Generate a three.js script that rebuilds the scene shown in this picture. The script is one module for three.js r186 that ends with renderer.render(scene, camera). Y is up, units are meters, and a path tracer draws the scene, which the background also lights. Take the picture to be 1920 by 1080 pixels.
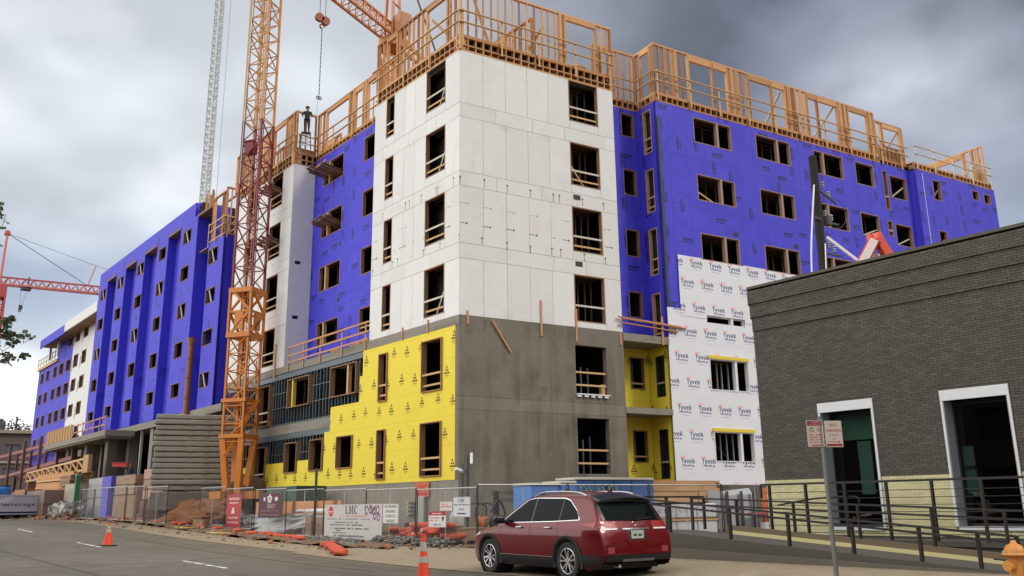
import * as THREE from 'three';
import { mergeGeometries as mergeRaw } from 'three/addons/utils/BufferGeometryUtils.js';
import { MarchingCubes } from 'three/addons/objects/MarchingCubes.js';
import { RoundedBoxGeometry } from 'three/addons/geometries/RoundedBoxGeometry.js';

function mergeGeometries(list) {
  if (list.some((g) => g.index) && list.some((g) => !g.index)) list = list.map((g) => (g.index ? g.toNonIndexed() : g));
  const keep = Object.keys(list[0].attributes).filter((k) => list.every((g) => g.attributes[k]));
  for (const g of list) for (const k of Object.keys(g.attributes)) if (!keep.includes(k)) g.deleteAttribute(k);
  return mergeRaw(list);
}
const V3 = (x, y, z) => new THREE.Vector3(x, y, z);
const UP = V3(0, 1, 0);
const lerp = (a, b, t) => a + (b - a) * t, clamp = (x, a, b) => Math.max(a, Math.min(b, x));
const sstep = (a, b, x) => { const t = clamp((x - a) / (b - a), 0, 1); return t * t * (3 - 2 * t); };
let seed_ = 12345;
const rnd = () => { seed_ = (seed_ + 0x6d2b79f5) | 0; let t = Math.imul(seed_ ^ (seed_ >>> 15), 1 | seed_); t = (t + Math.imul(t ^ (t >>> 7), 61 | t)) ^ t; return ((t ^ (t >>> 14)) >>> 0) / 4294967296; };
const rr = (a, b) => a + (b - a) * rnd();

// ---------- camera, sky, sun, exposure ----------
const scene = new THREE.Scene();
const camera = new THREE.PerspectiveCamera(36.68, 16 / 9, 0.1, 4000);
camera.rotation.order = 'YXZ';
camera.position.set(0, 1.25, 0);
camera.rotation.set(0.24543, -0.68423, -0.01246);
camera.updateMatrixWorld();
const renderer = new THREE.WebGLRenderer();
renderer.toneMapping = THREE.LinearToneMapping;
renderer.toneMappingExposure = 1.24;
renderer.shadowMap.enabled = true;

function hash3(x, y, z) { let h = Math.imul(x, 374761393) ^ Math.imul(y, 668265263) ^ Math.imul(z, 1274126177); h = Math.imul(h ^ (h >>> 13), 1274126177); return ((h ^ (h >>> 16)) >>> 0) / 4294967296; }
function vnoise(x, y, z) {
  const xi = Math.floor(x), yi = Math.floor(y), zi = Math.floor(z); let fx = x - xi, fy = y - yi, fz = z - zi;
  fx = fx * fx * (3 - 2 * fx); fy = fy * fy * (3 - 2 * fy); fz = fz * fz * (3 - 2 * fz);
  const l = (a, b, t) => a + (b - a) * t;
  return l(l(l(hash3(xi, yi, zi), hash3(xi + 1, yi, zi), fx), l(hash3(xi, yi + 1, zi), hash3(xi + 1, yi + 1, zi), fx), fy),
    l(l(hash3(xi, yi, zi + 1), hash3(xi + 1, yi, zi + 1), fx), l(hash3(xi, yi + 1, zi + 1), hash3(xi + 1, yi + 1, zi + 1), fx), fy), fz);
}
function fbm(x, y, z, o) { let s = 0, a = 0.5, n = 0; for (let i = 0; i < o; i++) { s += a * vnoise(x, y, z); n += a; a *= 0.5; x = x * 2.03 + 7.1; y = y * 2.03 + 3.3; z = z * 2.03 + 1.7; } return s / n; }

const SUN = V3(0.36, 0.66, 0.66).normalize(), GLOW = V3(-0.9, 0.38, -0.42).normalize();
{
  const W = 2048, H = 1024, d = new Float32Array(W * H * 4);
  for (let j = 0; j < H; j++) {
    const th = ((j + 0.5) / H - 0.5) * Math.PI, sy = Math.sin(th), cy = Math.cos(th), el = th * 180 / Math.PI;
    for (let i = 0; i < W; i++) {
      const ph = ((i + 0.5) / W - 0.5) * 2 * Math.PI, x = Math.cos(ph) * cy, z = Math.sin(ph) * cy, k = (j * W + i) * 4;
      if (el < -4) { d[k] = 0.2; d[k + 1] = 0.19; d[k + 2] = 0.18; d[k + 3] = 1; continue; }
      let az = Math.atan2(x, -z) * 180 / Math.PI;
      const yy = Math.max(sy, 0) + 0.22, px = x / yy, pz = z / yy;            // cloud deck overhead
      const n1 = fbm(px * 0.9 + 11, pz * 0.9 + 4, 2.2, 5), n2 = fbm(x * 5 + 3, sy * 9 + 7, z * 5, 5), n3 = fbm(px * 2.6, pz * 2.6, 9.1, 4);
      const azw = az + (n1 - 0.5) * 26;
      const dark = azw > 0 ? sstep(22, 56, azw) * (1 - sstep(95, 150, azw)) : 0;
      let r = lerp(0.515, 0.118, dark), g = lerp(0.548, 0.142, dark), b = lerp(0.6, 0.195, dark);
      const left = 1 - sstep(14, 46, azw);
      const band = Math.exp(-(((el - 12.5 - (n1 - 0.5) * 8) / 3.6) ** 2)) * 0.72 * (1 - dark);   // blue grey band over the horizon
      r = lerp(r, 0.29, band); g = lerp(g, 0.375, band); b = lerp(b, 0.52, band);
      const hor = (1 - sstep(6.5, 10.5, el + (n2 - 0.5) * 4)) * (1 - sstep(30, 70, Math.abs(az - 8)));
      r = lerp(r, 0.98, hor); g = lerp(g, 0.99, hor); b = lerp(b, 1.0, hor);
      const lowr = dark * (1 - sstep(8, 27, el + (n1 - 0.5) * 14));                                 // the dark side lightens towards its horizon
      r += 0.13 * lowr; g += 0.15 * lowr; b += 0.165 * lowr;
      const pk = Math.exp(-(((az - 66) / 9) ** 2) - (((el - 24) / 6) ** 2)) * (0.2 + 1.4 * n2) * dark; r += 0.17 * pk; g += 0.165 * pk; b += 0.175 * pk;   // a paler rift
      const m = 1 + (n2 - 0.5) * lerp(0.42, 0.75, dark) + (n1 - 0.5) * lerp(0.6, 1.0, dark) + (n3 - 0.5) * 0.6;
      const rear = Math.max(az < 0 ? sstep(88, 140, -az) : 0, sstep(128, 165, az)); r *= 1 - 0.48 * rear; g *= 1 - 0.46 * rear; b *= 1 - 0.42 * rear;   // heavy cloud behind the camera
      const n4 = fbm(px * 1.9 + 5, pz * 1.9, 3.3, 6), bl = (sstep(0.49, 0.59, n4) * 0.36 + Math.max(0, n3 - 0.5) * 1.5) * left;                             // whiter billows on the left
      const rag = 1 + (sstep(0.44, 0.58, fbm(px * 2.1 + 31, pz * 2.1 + 8, 6.2, 6)) - 0.5) * 0.34 * dark; r *= rag; g *= rag; b *= rag;
      r = r * m + bl * 0.28; g = g * m + bl * 0.28; b = b * m + bl * 0.26;
      const c = x * GLOW.x + sy * GLOW.y + z * GLOW.z, c2 = x * SUN.x + sy * SUN.y + z * SUN.z, glow = Math.exp(-(1 - c) / 0.42) * 1.9 * (1 - 0.7 * rear) * (1 - sstep(-40, 6, az) * 0.97) + Math.exp(-(1 - c2) / 0.16) * 0.55;   // thin cloud before the sun
      r += glow; g += glow * 0.97; b += glow * 0.9;
      d[k] = r; d[k + 1] = g; d[k + 2] = b; d[k + 3] = 1;
    }
  }
  const t = new THREE.DataTexture(d, W, H, THREE.RGBAFormat, THREE.FloatType);
  t.mapping = THREE.EquirectangularReflectionMapping; t.magFilter = t.minFilter = THREE.LinearFilter; t.needsUpdate = true;
  scene.background = t; scene.environment = t;
}
const sun = new THREE.DirectionalLight(new THREE.Color(1, 0.93, 0.82), 1.3);
sun.position.copy(SUN).multiplyScalar(120).add(V3(20, 0, -35)); sun.target.position.set(20, 0, -35); scene.add(sun, sun.target);
sun.castShadow = true; sun.shadow.radius = 26; sun.shadow.mapSize.set(2048, 2048);
Object.assign(sun.shadow.camera, { left: -70, right: 70, top: 70, bottom: -70, near: 1, far: 320 });

// ---------- naming ----------
const used = {};
const numbered = (n) => { used[n] = (used[n] || 0) + 1; return used[n] === 1 ? n : n + '_' + String(used[n] - 1).padStart(3, '0'); };
const partCount = new WeakMap();
function pname(parent, n) { let m = partCount.get(parent); if (!m) partCount.set(parent, m = {}); m[n] = (m[n] || 0) + 1; return m[n] === 1 ? n : n + '_' + String(m[n] - 1).padStart(3, '0'); }
function tag(o, label, category, group, kind) { if (label) o.userData.label = label; if (category) o.userData.category = category; if (group) o.userData.group = group; if (kind) o.userData.kind = kind; return o; }
function thing(name, label, category, pos = [0, 0, 0], turn = 0, group) {
  const o = new THREE.Group(); o.name = numbered(name); o.position.set(...pos); o.rotation.y = turn; scene.add(o);
  return tag(o, label, category, group);
}
function shade(m) { m.castShadow = m.receiveShadow = true; return m; }
function obj(parent, name, geo, m) { const o = shade(new THREE.Mesh(geo, m)); o.name = pname(parent, name); parent.add(o); return o; }
function solo(name, geo, m, label, category, group, kind) { const o = shade(new THREE.Mesh(geo, m)); o.name = numbered(name); scene.add(o); return tag(o, label, category, group, kind); }
function copy(o, label, pos, turn) { const c = o.clone(); c.name = numbered(o.name.replace(/_\d\d\d$/, '')); scene.add(c); if (label) c.userData.label = label; if (pos) c.position.set(...pos); if (turn !== undefined) c.rotation.y = turn; return c; }

// ---------- textures ----------
function canvas(w, h, draw) {
  const c = document.createElement('canvas'); c.width = w; c.height = h; const x = c.getContext('2d'); draw(x, w, h);
  const t = new THREE.CanvasTexture(c); t.colorSpace = THREE.SRGBColorSpace; t.wrapS = t.wrapT = THREE.RepeatWrapping; return t;
}
// tiling data texture from f(u, v) -> [r, g, b] linear or one number
function dataTex(n, f, srgb) {
  const d = new Uint8Array(n * n * 4);
  for (let j = 0; j < n; j++) for (let i = 0; i < n; i++) { const c = f(i / n, j / n), k = (j * n + i) * 4; for (let q = 0; q < 3; q++) { let v = Array.isArray(c) ? c[q] : c; v = clamp(v, 0, 1); if (srgb) v = v <= 0.0031308 ? v * 12.92 : 1.055 * v ** (1 / 2.4) - 0.055; d[k + q] = v * 255; } d[k + 3] = 255; }
  const t = new THREE.DataTexture(d, n, n); t.wrapS = t.wrapT = THREE.RepeatWrapping; t.magFilter = THREE.LinearFilter; t.minFilter = THREE.LinearMipmapLinearFilter; t.generateMipmaps = true; if (srgb) t.colorSpace = THREE.SRGBColorSpace; t.needsUpdate = true; return t;
}
// periodic noise: sampled on a torus-like blend
function tile(u, v, s, o, zz = 0) { const f = (a, b) => fbm(a * s, b * s, zz, o); const wu = u, wv = v; return (f(u, v) * (1 - wu) + f(u - 1, v) * wu) * (1 - wv) + (f(u, v - 1) * (1 - wu) + f(u - 1, v - 1) * wu) * wv; }
function tint(base, n, s, amt, sx = 1, sy = 1, zz = 0) { return dataTex(n, (u, v) => { const k = 1 + (tile(u * 1, v * 1, s, 5, zz) - 0.5) * amt * 2.2; return [base[0] * k, base[1] * k, base[2] * k]; }, true); }
function rep(t, mx, my) { t.repeat.set(1 / mx, 1 / my); return t; }
const col = (r, g, b) => new THREE.Color().setRGB(r, g, b);
const mat = (r, g, b, rough = 0.85, extra = {}) => new THREE.MeshStandardMaterial({ color: col(r, g, b), roughness: rough, ...extra });

const grain = dataTex(128, (u, v) => 0.78 + 0.3 * tile(u, v, 6, 4, 3) * (0.7 + 0.5 * vnoise(u * 40, v * 3, 1)), true);
const grainM = (r, g, b, rough = 0.8) => mat(r, g, b, rough, { map: grain });
const M = {
  wood: [grainM(0.6, 0.29, 0.115), grainM(0.54, 0.25, 0.095), grainM(0.66, 0.35, 0.15), grainM(0.4, 0.18, 0.07), grainM(0.72, 0.42, 0.2), grainM(0.5, 0.27, 0.12)],
  woodDark: grainM(0.27, 0.15, 0.075), buck: grainM(0.36, 0.2, 0.1), rail: grainM(0.68, 0.43, 0.2), ply: grainM(0.5, 0.3, 0.13), paleRail: grainM(0.72, 0.64, 0.52),
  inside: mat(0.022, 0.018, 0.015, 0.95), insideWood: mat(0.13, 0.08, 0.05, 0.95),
  steelStud: mat(0.105, 0.135, 0.145, 0.5, { metalness: 0.3 }), galv: mat(0.55, 0.56, 0.56, 0.45, { metalness: 0.5 }), steelDark: mat(0.06, 0.06, 0.06, 0.5, { metalness: 0.4 }),
  black: mat(0.015, 0.015, 0.016, 0.6), rubber: mat(0.02, 0.02, 0.02, 0.85),
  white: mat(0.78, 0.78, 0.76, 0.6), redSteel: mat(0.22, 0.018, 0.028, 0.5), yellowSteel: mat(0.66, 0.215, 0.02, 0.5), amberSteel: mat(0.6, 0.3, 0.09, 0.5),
  orange: mat(0.8, 0.1, 0.025, 0.6), sandbag: mat(0.5, 0.08, 0.035, 0.85), railSteel: mat(0.022, 0.02, 0.017, 0.5, { metalness: 0.2 }),
};
const woodPick = () => M.wood[(rnd() * 6) | 0];

const UBOX = new THREE.BoxGeometry(1, 1, 1), UCYL = new THREE.CylinderGeometry(0.5, 0.5, 1, 8, 1), UCYL16 = new THREE.CylinderGeometry(0.5, 0.5, 1, 18, 1);
// box with its uv in metres
function boxG(w, h, d, x = 0, y = 0, z = 0) {
  const g = new THREE.BoxGeometry(w, h, d), u = g.attributes.uv, n = g.attributes.normal;
  for (let i = 0; i < u.count; i++) { const ax = Math.abs(n.getX(i)) > 0.5, ay = Math.abs(n.getY(i)) > 0.5; u.setXY(i, u.getX(i) * (ax ? d : w), u.getY(i) * (ay ? d : h)); }
  return g.translate(x, y, z);
}
const cyl = (r0, r1, h, x = 0, y = 0, z = 0, seg = 14) => new THREE.CylinderGeometry(r1, r0, h, seg).translate(x, y + h / 2, z);
// stick between two points
const _m = new THREE.Matrix4();
function stick(parent, name, m, p, q, w, d, side = null, geo = UBOX) {
  const o = shade(new THREE.Mesh(geo, m)); o.name = pname(parent, name);
  const y = q.clone().sub(p), L = y.length(); y.normalize();
  let z = side ? side.clone() : (Math.abs(y.y) > 0.9 ? V3(0, 0, 1) : V3(0, 1, 0));
  const x = new THREE.Vector3().crossVectors(y, z).normalize(); z.crossVectors(x, y).normalize();
  o.quaternion.setFromRotationMatrix(_m.makeBasis(x, y, z)); o.position.copy(p).add(q).multiplyScalar(0.5); o.scale.set(w, L, d);
  parent.add(o); return o;
}
function barG(p, q, w, d = w, round = false) {                                     // the same as a geometry to merge
  const g = (round ? UCYL : UBOX).clone(), y = q.clone().sub(p), L = y.length(); y.normalize();
  let z = Math.abs(y.y) > 0.9 ? V3(0, 0, 1) : V3(0, 1, 0); const x = new THREE.Vector3().crossVectors(y, z).normalize(); z.crossVectors(x, y).normalize();
  g.scale(w, L, d); g.applyMatrix4(_m.makeBasis(x, y, z)); const c = p.clone().add(q).multiplyScalar(0.5); return g.translate(c.x, c.y, c.z);
}
function tubeG(pts, r, seg = 24, rad = 6) { return new THREE.TubeGeometry(new THREE.CatmullRomCurve3(pts.map((p) => V3(...p))), seg, r, rad, false); }

// ---------- facade frames ----------
function frame(ox, oz, rx, rz, s) { const r = V3(rx, 0, rz).normalize(), n = new THREE.Vector3().crossVectors(r, UP).normalize(); const F = { O: V3(ox, 0, oz), r, n, s }; F.q = new THREE.Quaternion().setFromRotationMatrix(new THREE.Matrix4().makeBasis(r, UP, n)); F.P = (u, v, w = 0) => F.O.clone().addScaledVector(r, s * u).addScaledVector(n, w).setY(v); return F; }
function fbox(parent, name, m, F, u0, u1, v0, v1, w0, w1, geo = UBOX) {
  const o = shade(new THREE.Mesh(geo, m)); o.name = pname(parent, name); o.quaternion.copy(F.q);
  o.position.copy(F.P((u0 + u1) / 2, (v0 + v1) / 2, (w0 + w1) / 2)); o.scale.set(Math.abs(u1 - u0), Math.abs(v1 - v0), Math.abs(w1 - w0)); parent.add(o); return o;
}
const fstick = (parent, name, m, F, a, b, w, d) => stick(parent, name, m, F.P(...a), F.P(...b), w, d, F.n);
// wall with rectangular holes [u0,u1,v0,v1]; outline is a list of [u,v]; thickness t goes inwards from w
function fwall(parent, name, m, F, outline, holes, w = 0, t = 0.2) {
  const sh = new THREE.Shape(outline.map(([u, v]) => new THREE.Vector2(F.s * u, v)));
  for (const [a, b, c, d] of holes) { const p = [[a, c], [b, c], [b, d], [a, d]].map(([u, v]) => new THREE.Vector2(F.s * u, v)); sh.holes.push(new THREE.Path(p)); }
  const g = new THREE.ExtrudeGeometry(sh, { depth: t, bevelEnabled: false }).translate(0, 0, -t);
  const o = obj(parent, name, g, m); o.quaternion.copy(F.q); o.position.copy(F.O.clone().addScaledVector(F.n, w)); return o;
}
const rect = (u0, u1, v0, v1) => [[u0, v0], [u1, v0], [u1, v1], [u0, v1]];
// an opening's lining: four boards in one mesh, with sub-parts added by the caller
function buck(parent, F, u0, u1, v0, v1, m, proud = 0.02, deep = 0.24, th = 0.045, name = 'window_frame') {
  const w = u1 - u0, h = v1 - v0, d = proud + deep, g = mergeGeometries([boxG(th, h, d, -w / 2 + th / 2), boxG(th, h, d, w / 2 - th / 2), boxG(w - 2 * th, th, d, 0, h / 2 - th / 2), boxG(w - 2 * th, th, d, 0, -h / 2 + th / 2)]);
  const o = obj(parent, name, g, m); o.quaternion.copy(F.q); o.position.copy(F.P((u0 + u1) / 2, (v0 + v1) / 2, (proud - deep) / 2)); o.userData.wh = null; delete o.userData.wh; return o;
}
// sub-part in a frame's own coordinates (a: right, b: up, c: outwards)
function sub(parent, name, m, a0, a1, b0, b1, c0, c1) { const o = shade(new THREE.Mesh(UBOX, m)); o.name = pname(parent, name); o.position.set((a0 + a1) / 2, (b0 + b1) / 2, (c0 + c1) / 2); o.scale.set(Math.abs(a1 - a0), Math.abs(b1 - b0), Math.abs(c1 - c0)); parent.add(o); return o; }
function subStick(parent, name, m, a, b, w, d) { return stick(parent, name, m, V3(...a), V3(...b), w, d, V3(0, 0, 1)); }
// floors and a back wall that keep the rooms dark and closed
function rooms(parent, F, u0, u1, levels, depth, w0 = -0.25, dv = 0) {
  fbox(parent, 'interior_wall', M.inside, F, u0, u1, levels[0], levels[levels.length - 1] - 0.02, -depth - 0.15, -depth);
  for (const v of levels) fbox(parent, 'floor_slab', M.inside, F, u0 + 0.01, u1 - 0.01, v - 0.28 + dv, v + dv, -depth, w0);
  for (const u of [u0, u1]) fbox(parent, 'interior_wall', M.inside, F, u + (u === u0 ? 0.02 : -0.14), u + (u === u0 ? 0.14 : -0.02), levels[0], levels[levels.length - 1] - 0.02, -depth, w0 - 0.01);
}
// ---------- surfaces of the buildings ----------
const ZC = -29.31, RX = 0.98824, RZ = 0.15298;
const F1 = frame(21, ZC, 0, 1, -1);                 // street face, u runs away along the street
const F2 = frame(21, ZC, RX, RZ, 1);                // side face, u runs away from the corner
const F3 = (() => { const p = F2.P(11.45, 0, 0); return frame(p.x, p.z, -RZ, RX, 1); })();   // cheek of the side recess
const F4 = frame(21, ZC - 17.2, 1, 0, 1);           // cheek of the street recess

const stain = (x, w, h, n, c, a0, a1) => { for (let i = 0; i < n; i++) { x.fillStyle = c(rr(a0, a1)); const X = rr(0, w), Y = rr(0, h); x.beginPath(); x.ellipse(X, Y, rr(2, w * 0.06), rr(2, h * 0.05), rr(0, 3), 0, 7); x.fill(); } };
function grit(x, w, h, n, a) { const d = x.getImageData(0, 0, w, h), p = d.data; for (let i = 0; i < p.length; i += 4) { const k = (rnd() - 0.5) * a; p[i] += k; p[i + 1] += k; p[i + 2] += k; } x.putImageData(d, 0, 0); }

// printed sheathing: yellow boards with a mark of three triangles and two lines of text
const yellowTex = canvas(2048, 832, (x, w, h) => {
  const k = w / 24, Y = (v) => h - v * k * (h / (k * 9.75));
  x.fillStyle = '#ecd540'; x.fillRect(0, 0, w, h); stain(x, w, h, 90, (a) => `rgba(190,165,40,${a})`, 0.02, 0.07); stain(x, w, h, 90, (a) => `rgba(255,240,110,${a})`, 0.02, 0.08);
  x.strokeStyle = 'rgba(150,130,30,.35)'; x.lineWidth = 1; for (let v = 2.5; v < 9; v += 1.22) { x.beginPath(); x.moveTo(0, Y(v)); x.lineTo(w, Y(v)); x.stroke(); }
  const logo = (u, v, s) => {
    const X = w - u * k, y = Y(v), t = 9 * s; x.fillStyle = '#3d3718';
    for (const [a, b] of [[0, -t * 1.7], [-t * 0.85, 0], [t * 0.85, 0]]) { x.beginPath(); x.moveTo(X + a, y + b - t); x.lineTo(X + a + t * 0.8, y + b + t * 0.6); x.lineTo(X + a - t * 0.8, y + b + t * 0.6); x.fill(); }
    x.fillRect(X - 21 * s, y + 11 * s, 42 * s, 8 * s); x.fillStyle = '#dfc845'; x.fillRect(X - 9 * s, y + 11 * s, 3 * s, 8 * s); x.fillRect(X + 6 * s, y + 11 * s, 2 * s, 8 * s);
    x.fillStyle = 'rgba(60,50,15,.55)'; x.fillRect(X - 18 * s, y + 26 * s, 36 * s, 3.5 * s); x.fillStyle = 'rgba(60,50,15,.35)'; x.fillRect(X - 13 * s, y + 34 * s, 26 * s, 3 * s);
  };
  const rows = [8.25, 6.95, 5.72, 4.35, 2.95];
  rows.forEach((v, i) => { for (let u = 0.35 + (i % 2) * 0.55; u < 24; u += 1.22) logo(u + rr(-0.1, 0.1), v + rr(-0.1, 0.1), rr(0.68, 0.84)); });
  for (let u = 0.2; u < 24; u += 0.405) for (let v = 2.3; v < 8.8; v += 0.3) { x.fillStyle = 'rgba(110,90,20,.4)'; x.fillRect(w - u * k, Y(v), 1.2, 1.2); }
  grit(x, w, h, 0, 10);
});
rep(yellowTex, 24, 9.75);
// blue coated boards with small black print, upright and level
function bluePrint(w, h, mw, mh, dens) {
  const t = canvas(w, h, (x) => {
    const k = w / mw; x.fillStyle = '#443ecb'; x.fillRect(0, 0, w, h);
    stain(x, w, h, 160, (a) => `rgba(45,38,170,${a})`, 0.05, 0.2); stain(x, w, h, 140, (a) => `rgba(100,98,235,${a})`, 0.03, 0.14);
    for (let i = 0; i < 110; i++) { const X = rr(0, w), Y = rr(0, h), L = rr(14, 90); x.fillStyle = rnd() < 0.6 ? `rgba(30,24,110,${rr(0.06, 0.2)})` : `rgba(150,148,235,${rr(0.05, 0.16)})`; x.fillRect(X, Y, rr(1, 4), L); }
    for (let u = 0.2; u < mw; u += 0.405) for (let v = 0.15; v < mh; v += 0.3) { x.fillStyle = 'rgba(28,22,105,.28)'; x.fillRect(u * k, v * k, 1.1, 1.1); }
    x.strokeStyle = 'rgba(32,24,130,.5)'; x.lineWidth = 1.2; for (let u = 0; u < mw; u += 1.22) { x.beginPath(); x.moveTo(u * k, 0); x.lineTo(u * k, h); x.stroke(); } for (let v = 0; v < mh; v += 2.75) { x.beginPath(); x.moveTo(0, v * k); x.lineTo(w, v * k); x.stroke(); }
    x.fillStyle = 'rgba(14,12,60,.85)';
    const word = (X, Y, up) => { x.save(); x.translate(X, Y); if (up) x.rotate(-Math.PI / 2); let a = 0; for (let i = 0; i < 7; i++) { const b = rr(1.8, 4.2); x.fillRect(a, rr(-3.4, -2.2), b, rr(4.4, 7)); a += b + 1.2; } x.fillRect(0, 6, a * 0.8, 2.2); x.restore(); };
    for (let u = 0.6; u < mw; u += 1.22) for (let v = 0.8; v < mh; v += 1.1) if (rnd() < dens) word((u + rr(-0.1, 0.1)) * k, (v + rr(-0.25, 0.25)) * k, rnd() < 0.68);
    grit(x, w, h, 0, 9);
  });
  return rep(t, mw, mh);
}
const blueTex = bluePrint(1536, 640, 36, 15, 0.62), blueTex2 = bluePrint(1024, 512, 28, 14, 0.1);
// white boards: faint grime, some carry rows of print
const whiteTex = canvas(1024, 1024, (x, w, h) => {
  const k = w / 9; x.fillStyle = '#e3e2de'; x.fillRect(0, 0, w, h);
  stain(x, w, h, 200, (a) => `rgba(150,140,120,${a})`, 0.01, 0.045); stain(x, w, h, 120, (a) => `rgba(255,255,255,${a})`, 0.02, 0.08);
  for (let i = 0; i < 60; i++) { const X = rr(0, w), Y = rr(0, h), L = rr(20, 120), g = x.createLinearGradient(0, Y, 0, Y + L); g.addColorStop(0, 'rgba(120,105,85,.10)'); g.addColorStop(1, 'rgba(120,105,85,0)'); x.fillStyle = g; x.fillRect(X, Y, rr(1, 6), L); }
  grit(x, w, h, 0, 9);
}); rep(whiteTex, 9, 9);
const whitePrintTex = canvas(1024, 1024, (x, w, h) => {
  const k = w / 9; x.fillStyle = '#e2e0da'; x.fillRect(0, 0, w, h); stain(x, w, h, 150, (a) => `rgba(150,140,120,${a})`, 0.01, 0.05);
  const word = (X, Y, up, al, n = 6) => { x.save(); x.translate(X, Y); if (up) x.rotate(-Math.PI / 2); x.fillStyle = `rgba(45,45,48,${al})`; let a = 0; for (let i = 0; i < n; i++) { const b = rr(2.6, 6.5); x.fillRect(a, -2.6, b, rr(3.6, 5.8)); a += b + 1.8; } x.beginPath(); x.arc(a + 6, 0, 5.8, 0, 7); x.fill(); x.restore(); };
  for (let v = 0.25; v < 9; v += 0.9) for (let u = 0.3; u < 9; u += 1.22) { const up = (Math.round(v / 0.9) % 3) === 0; word((u + rr(-0.08, 0.08)) * k, (v + rr(-0.05, 0.05)) * k, up, (Math.round(v / 0.9) % 3) === 1 ? 0.3 : 0.75, up ? 5 : 6); }
  grit(x, w, h, 0, 9);
}); rep(whitePrintTex, 9, 9);
const concreteTex = canvas(1024, 1024, (x, w, h) => {
  x.fillStyle = '#777164'; x.fillRect(0, 0, w, h);
  for (let i = 0; i < 2600; i++) { const g = rr(60, 170) | 0; x.fillStyle = `rgba(${g},${g - 4},${g - 12},${rr(0.04, 0.16)})`; x.beginPath(); x.ellipse(rr(0, w), rr(0, h), rr(1, 9), rr(1, 14), 0, 0, 7); x.fill(); }
  for (let i = 0; i < 260; i++) { const X = rr(-20, w), Y = rr(-60, h), L = rr(60, 520), W = rr(3, 46), d = rnd() < 0.55, a = rr(0.04, 0.2); const g = x.createLinearGradient(0, Y, 0, Y + L), c = d ? '44,40,34' : '150,145,134'; g.addColorStop(0, `rgba(${c},0)`); g.addColorStop(0.3, `rgba(${c},${a})`); g.addColorStop(1, `rgba(${c},0)`); x.fillStyle = g; x.fillRect(X, Y, W, L); }
  for (let i = 0; i < 160; i++) { const X = rr(0, w), Y = rr(0, h), R = rr(8, 90), g = x.createRadialGradient(X, Y, 0, X, Y, R), c = rnd() < 0.5 ? '50,46,38' : '140,134,122', a = rr(0.05, 0.24); g.addColorStop(0, `rgba(${c},${a})`); g.addColorStop(1, `rgba(${c},0)`); x.fillStyle = g; x.fillRect(X - R, Y - R, 2 * R, 2 * R); }
  x.strokeStyle = 'rgba(40,36,30,.28)'; for (let i = 0; i < 8; i++) { x.lineWidth = rr(0.8, 1.8); x.beginPath(); x.moveTo(i * w / 7.6, 0); x.lineTo(i * w / 7.6, h); x.stroke(); }
  for (let i = 0; i < 8; i++) for (let j = 0; j < 13; j++) { x.fillStyle = 'rgba(30,27,22,.5)'; x.beginPath(); x.arc(i * w / 7.6 + 30, j * 80 + 20, 1.8, 0, 7); x.fill(); }
  { const Y = h - 5.45 * w / 9.2; x.fillStyle = 'rgba(165,160,148,.16)'; x.fillRect(0, Y - 26, w, 58); x.fillStyle = 'rgba(30,27,22,.4)'; x.fillRect(0, Y - 28, w, 2); x.fillRect(0, Y + 31, w, 2); }
  for (let i = 0; i < 500; i++) { x.fillStyle = `rgba(210,205,195,${rr(0.05, 0.4)})`; x.fillRect(rr(0, w), rr(0, h), rr(0.6, 2.4), rr(0.6, 3)); }
  grit(x, w, h, 0, 22);
}); rep(concreteTex, 9.2, 9.2);
const concreteLight = canvas(512, 512, (x, w, h) => { x.fillStyle = '#8d867a'; x.fillRect(0, 0, w, h); stain(x, w, h, 160, (a) => `rgba(60,54,44,${a})`, 0.02, 0.09); stain(x, w, h, 120, (a) => `rgba(190,182,168,${a})`, 0.02, 0.1); for (let i = 0; i < 90; i++) { const X = rr(0, w), Y = rr(0, h), L = rr(30, 160); x.fillStyle = `rgba(50,44,36,${rr(0.03, 0.12)})`; x.fillRect(X, Y, rr(1, 8), L); } grit(x, w, h, 0, 26); }); rep(concreteLight, 5, 5);
// house wrap with its print: a large word over a bar of small print, a red oval above
const wrapTex = canvas(1536, 1536, (x, w, h) => {
  const k = w / 12.5; x.fillStyle = '#e4e4e8'; x.fillRect(0, 0, w, h);
  for (let i = 0; i < 90; i++) { const X = rr(0, w), Y = rr(0, h), L = rr(60, 300), a = rr(-0.5, 0.5); x.strokeStyle = rnd() < 0.5 ? `rgba(255,255,255,${rr(0.1, 0.4)})` : `rgba(150,152,165,${rr(0.05, 0.2)})`; x.lineWidth = rr(1, 4); x.beginPath(); x.moveTo(X, Y); x.lineTo(X + L * Math.cos(a), Y + L * Math.sin(a)); x.stroke(); }
  let r = 0;
  for (let v = 0.45; v < 12.5; v += 1.27, r++) for (let u = (r % 2) * 0.66 - 0.3; u < 13; u += 1.32) {
    const X = u * k, Y = v * k; x.textAlign = 'left';
    x.fillStyle = 'rgba(238,120,120,.6)'; x.beginPath(); x.ellipse(X + 16, Y - 28, 22, 7.5, -0.05, 0, 7); x.fill(); x.fillStyle = '#f3dede'; x.font = 'bold 9px sans-serif'; x.fillText('DUPONT', X - 1, Y - 25);
    x.fillStyle = '#2b3060'; x.font = 'bold 38px sans-serif'; x.fillText('Tyvek', X, Y + 8); x.font = 'bold 17px sans-serif'; x.fillStyle = '#3a3f7c'; x.fillText('HomeWrap', X + 8, Y + 26);
    x.fillStyle = 'rgba(90,95,150,.45)'; x.fillRect(X + 18, Y + 38, 70, 3);
  }
  grit(x, w, h, 0, 8);
}); rep(wrapTex, 12.5, 12.5); wrapTex.offset.x = -11.4 / 12.5;
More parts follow.
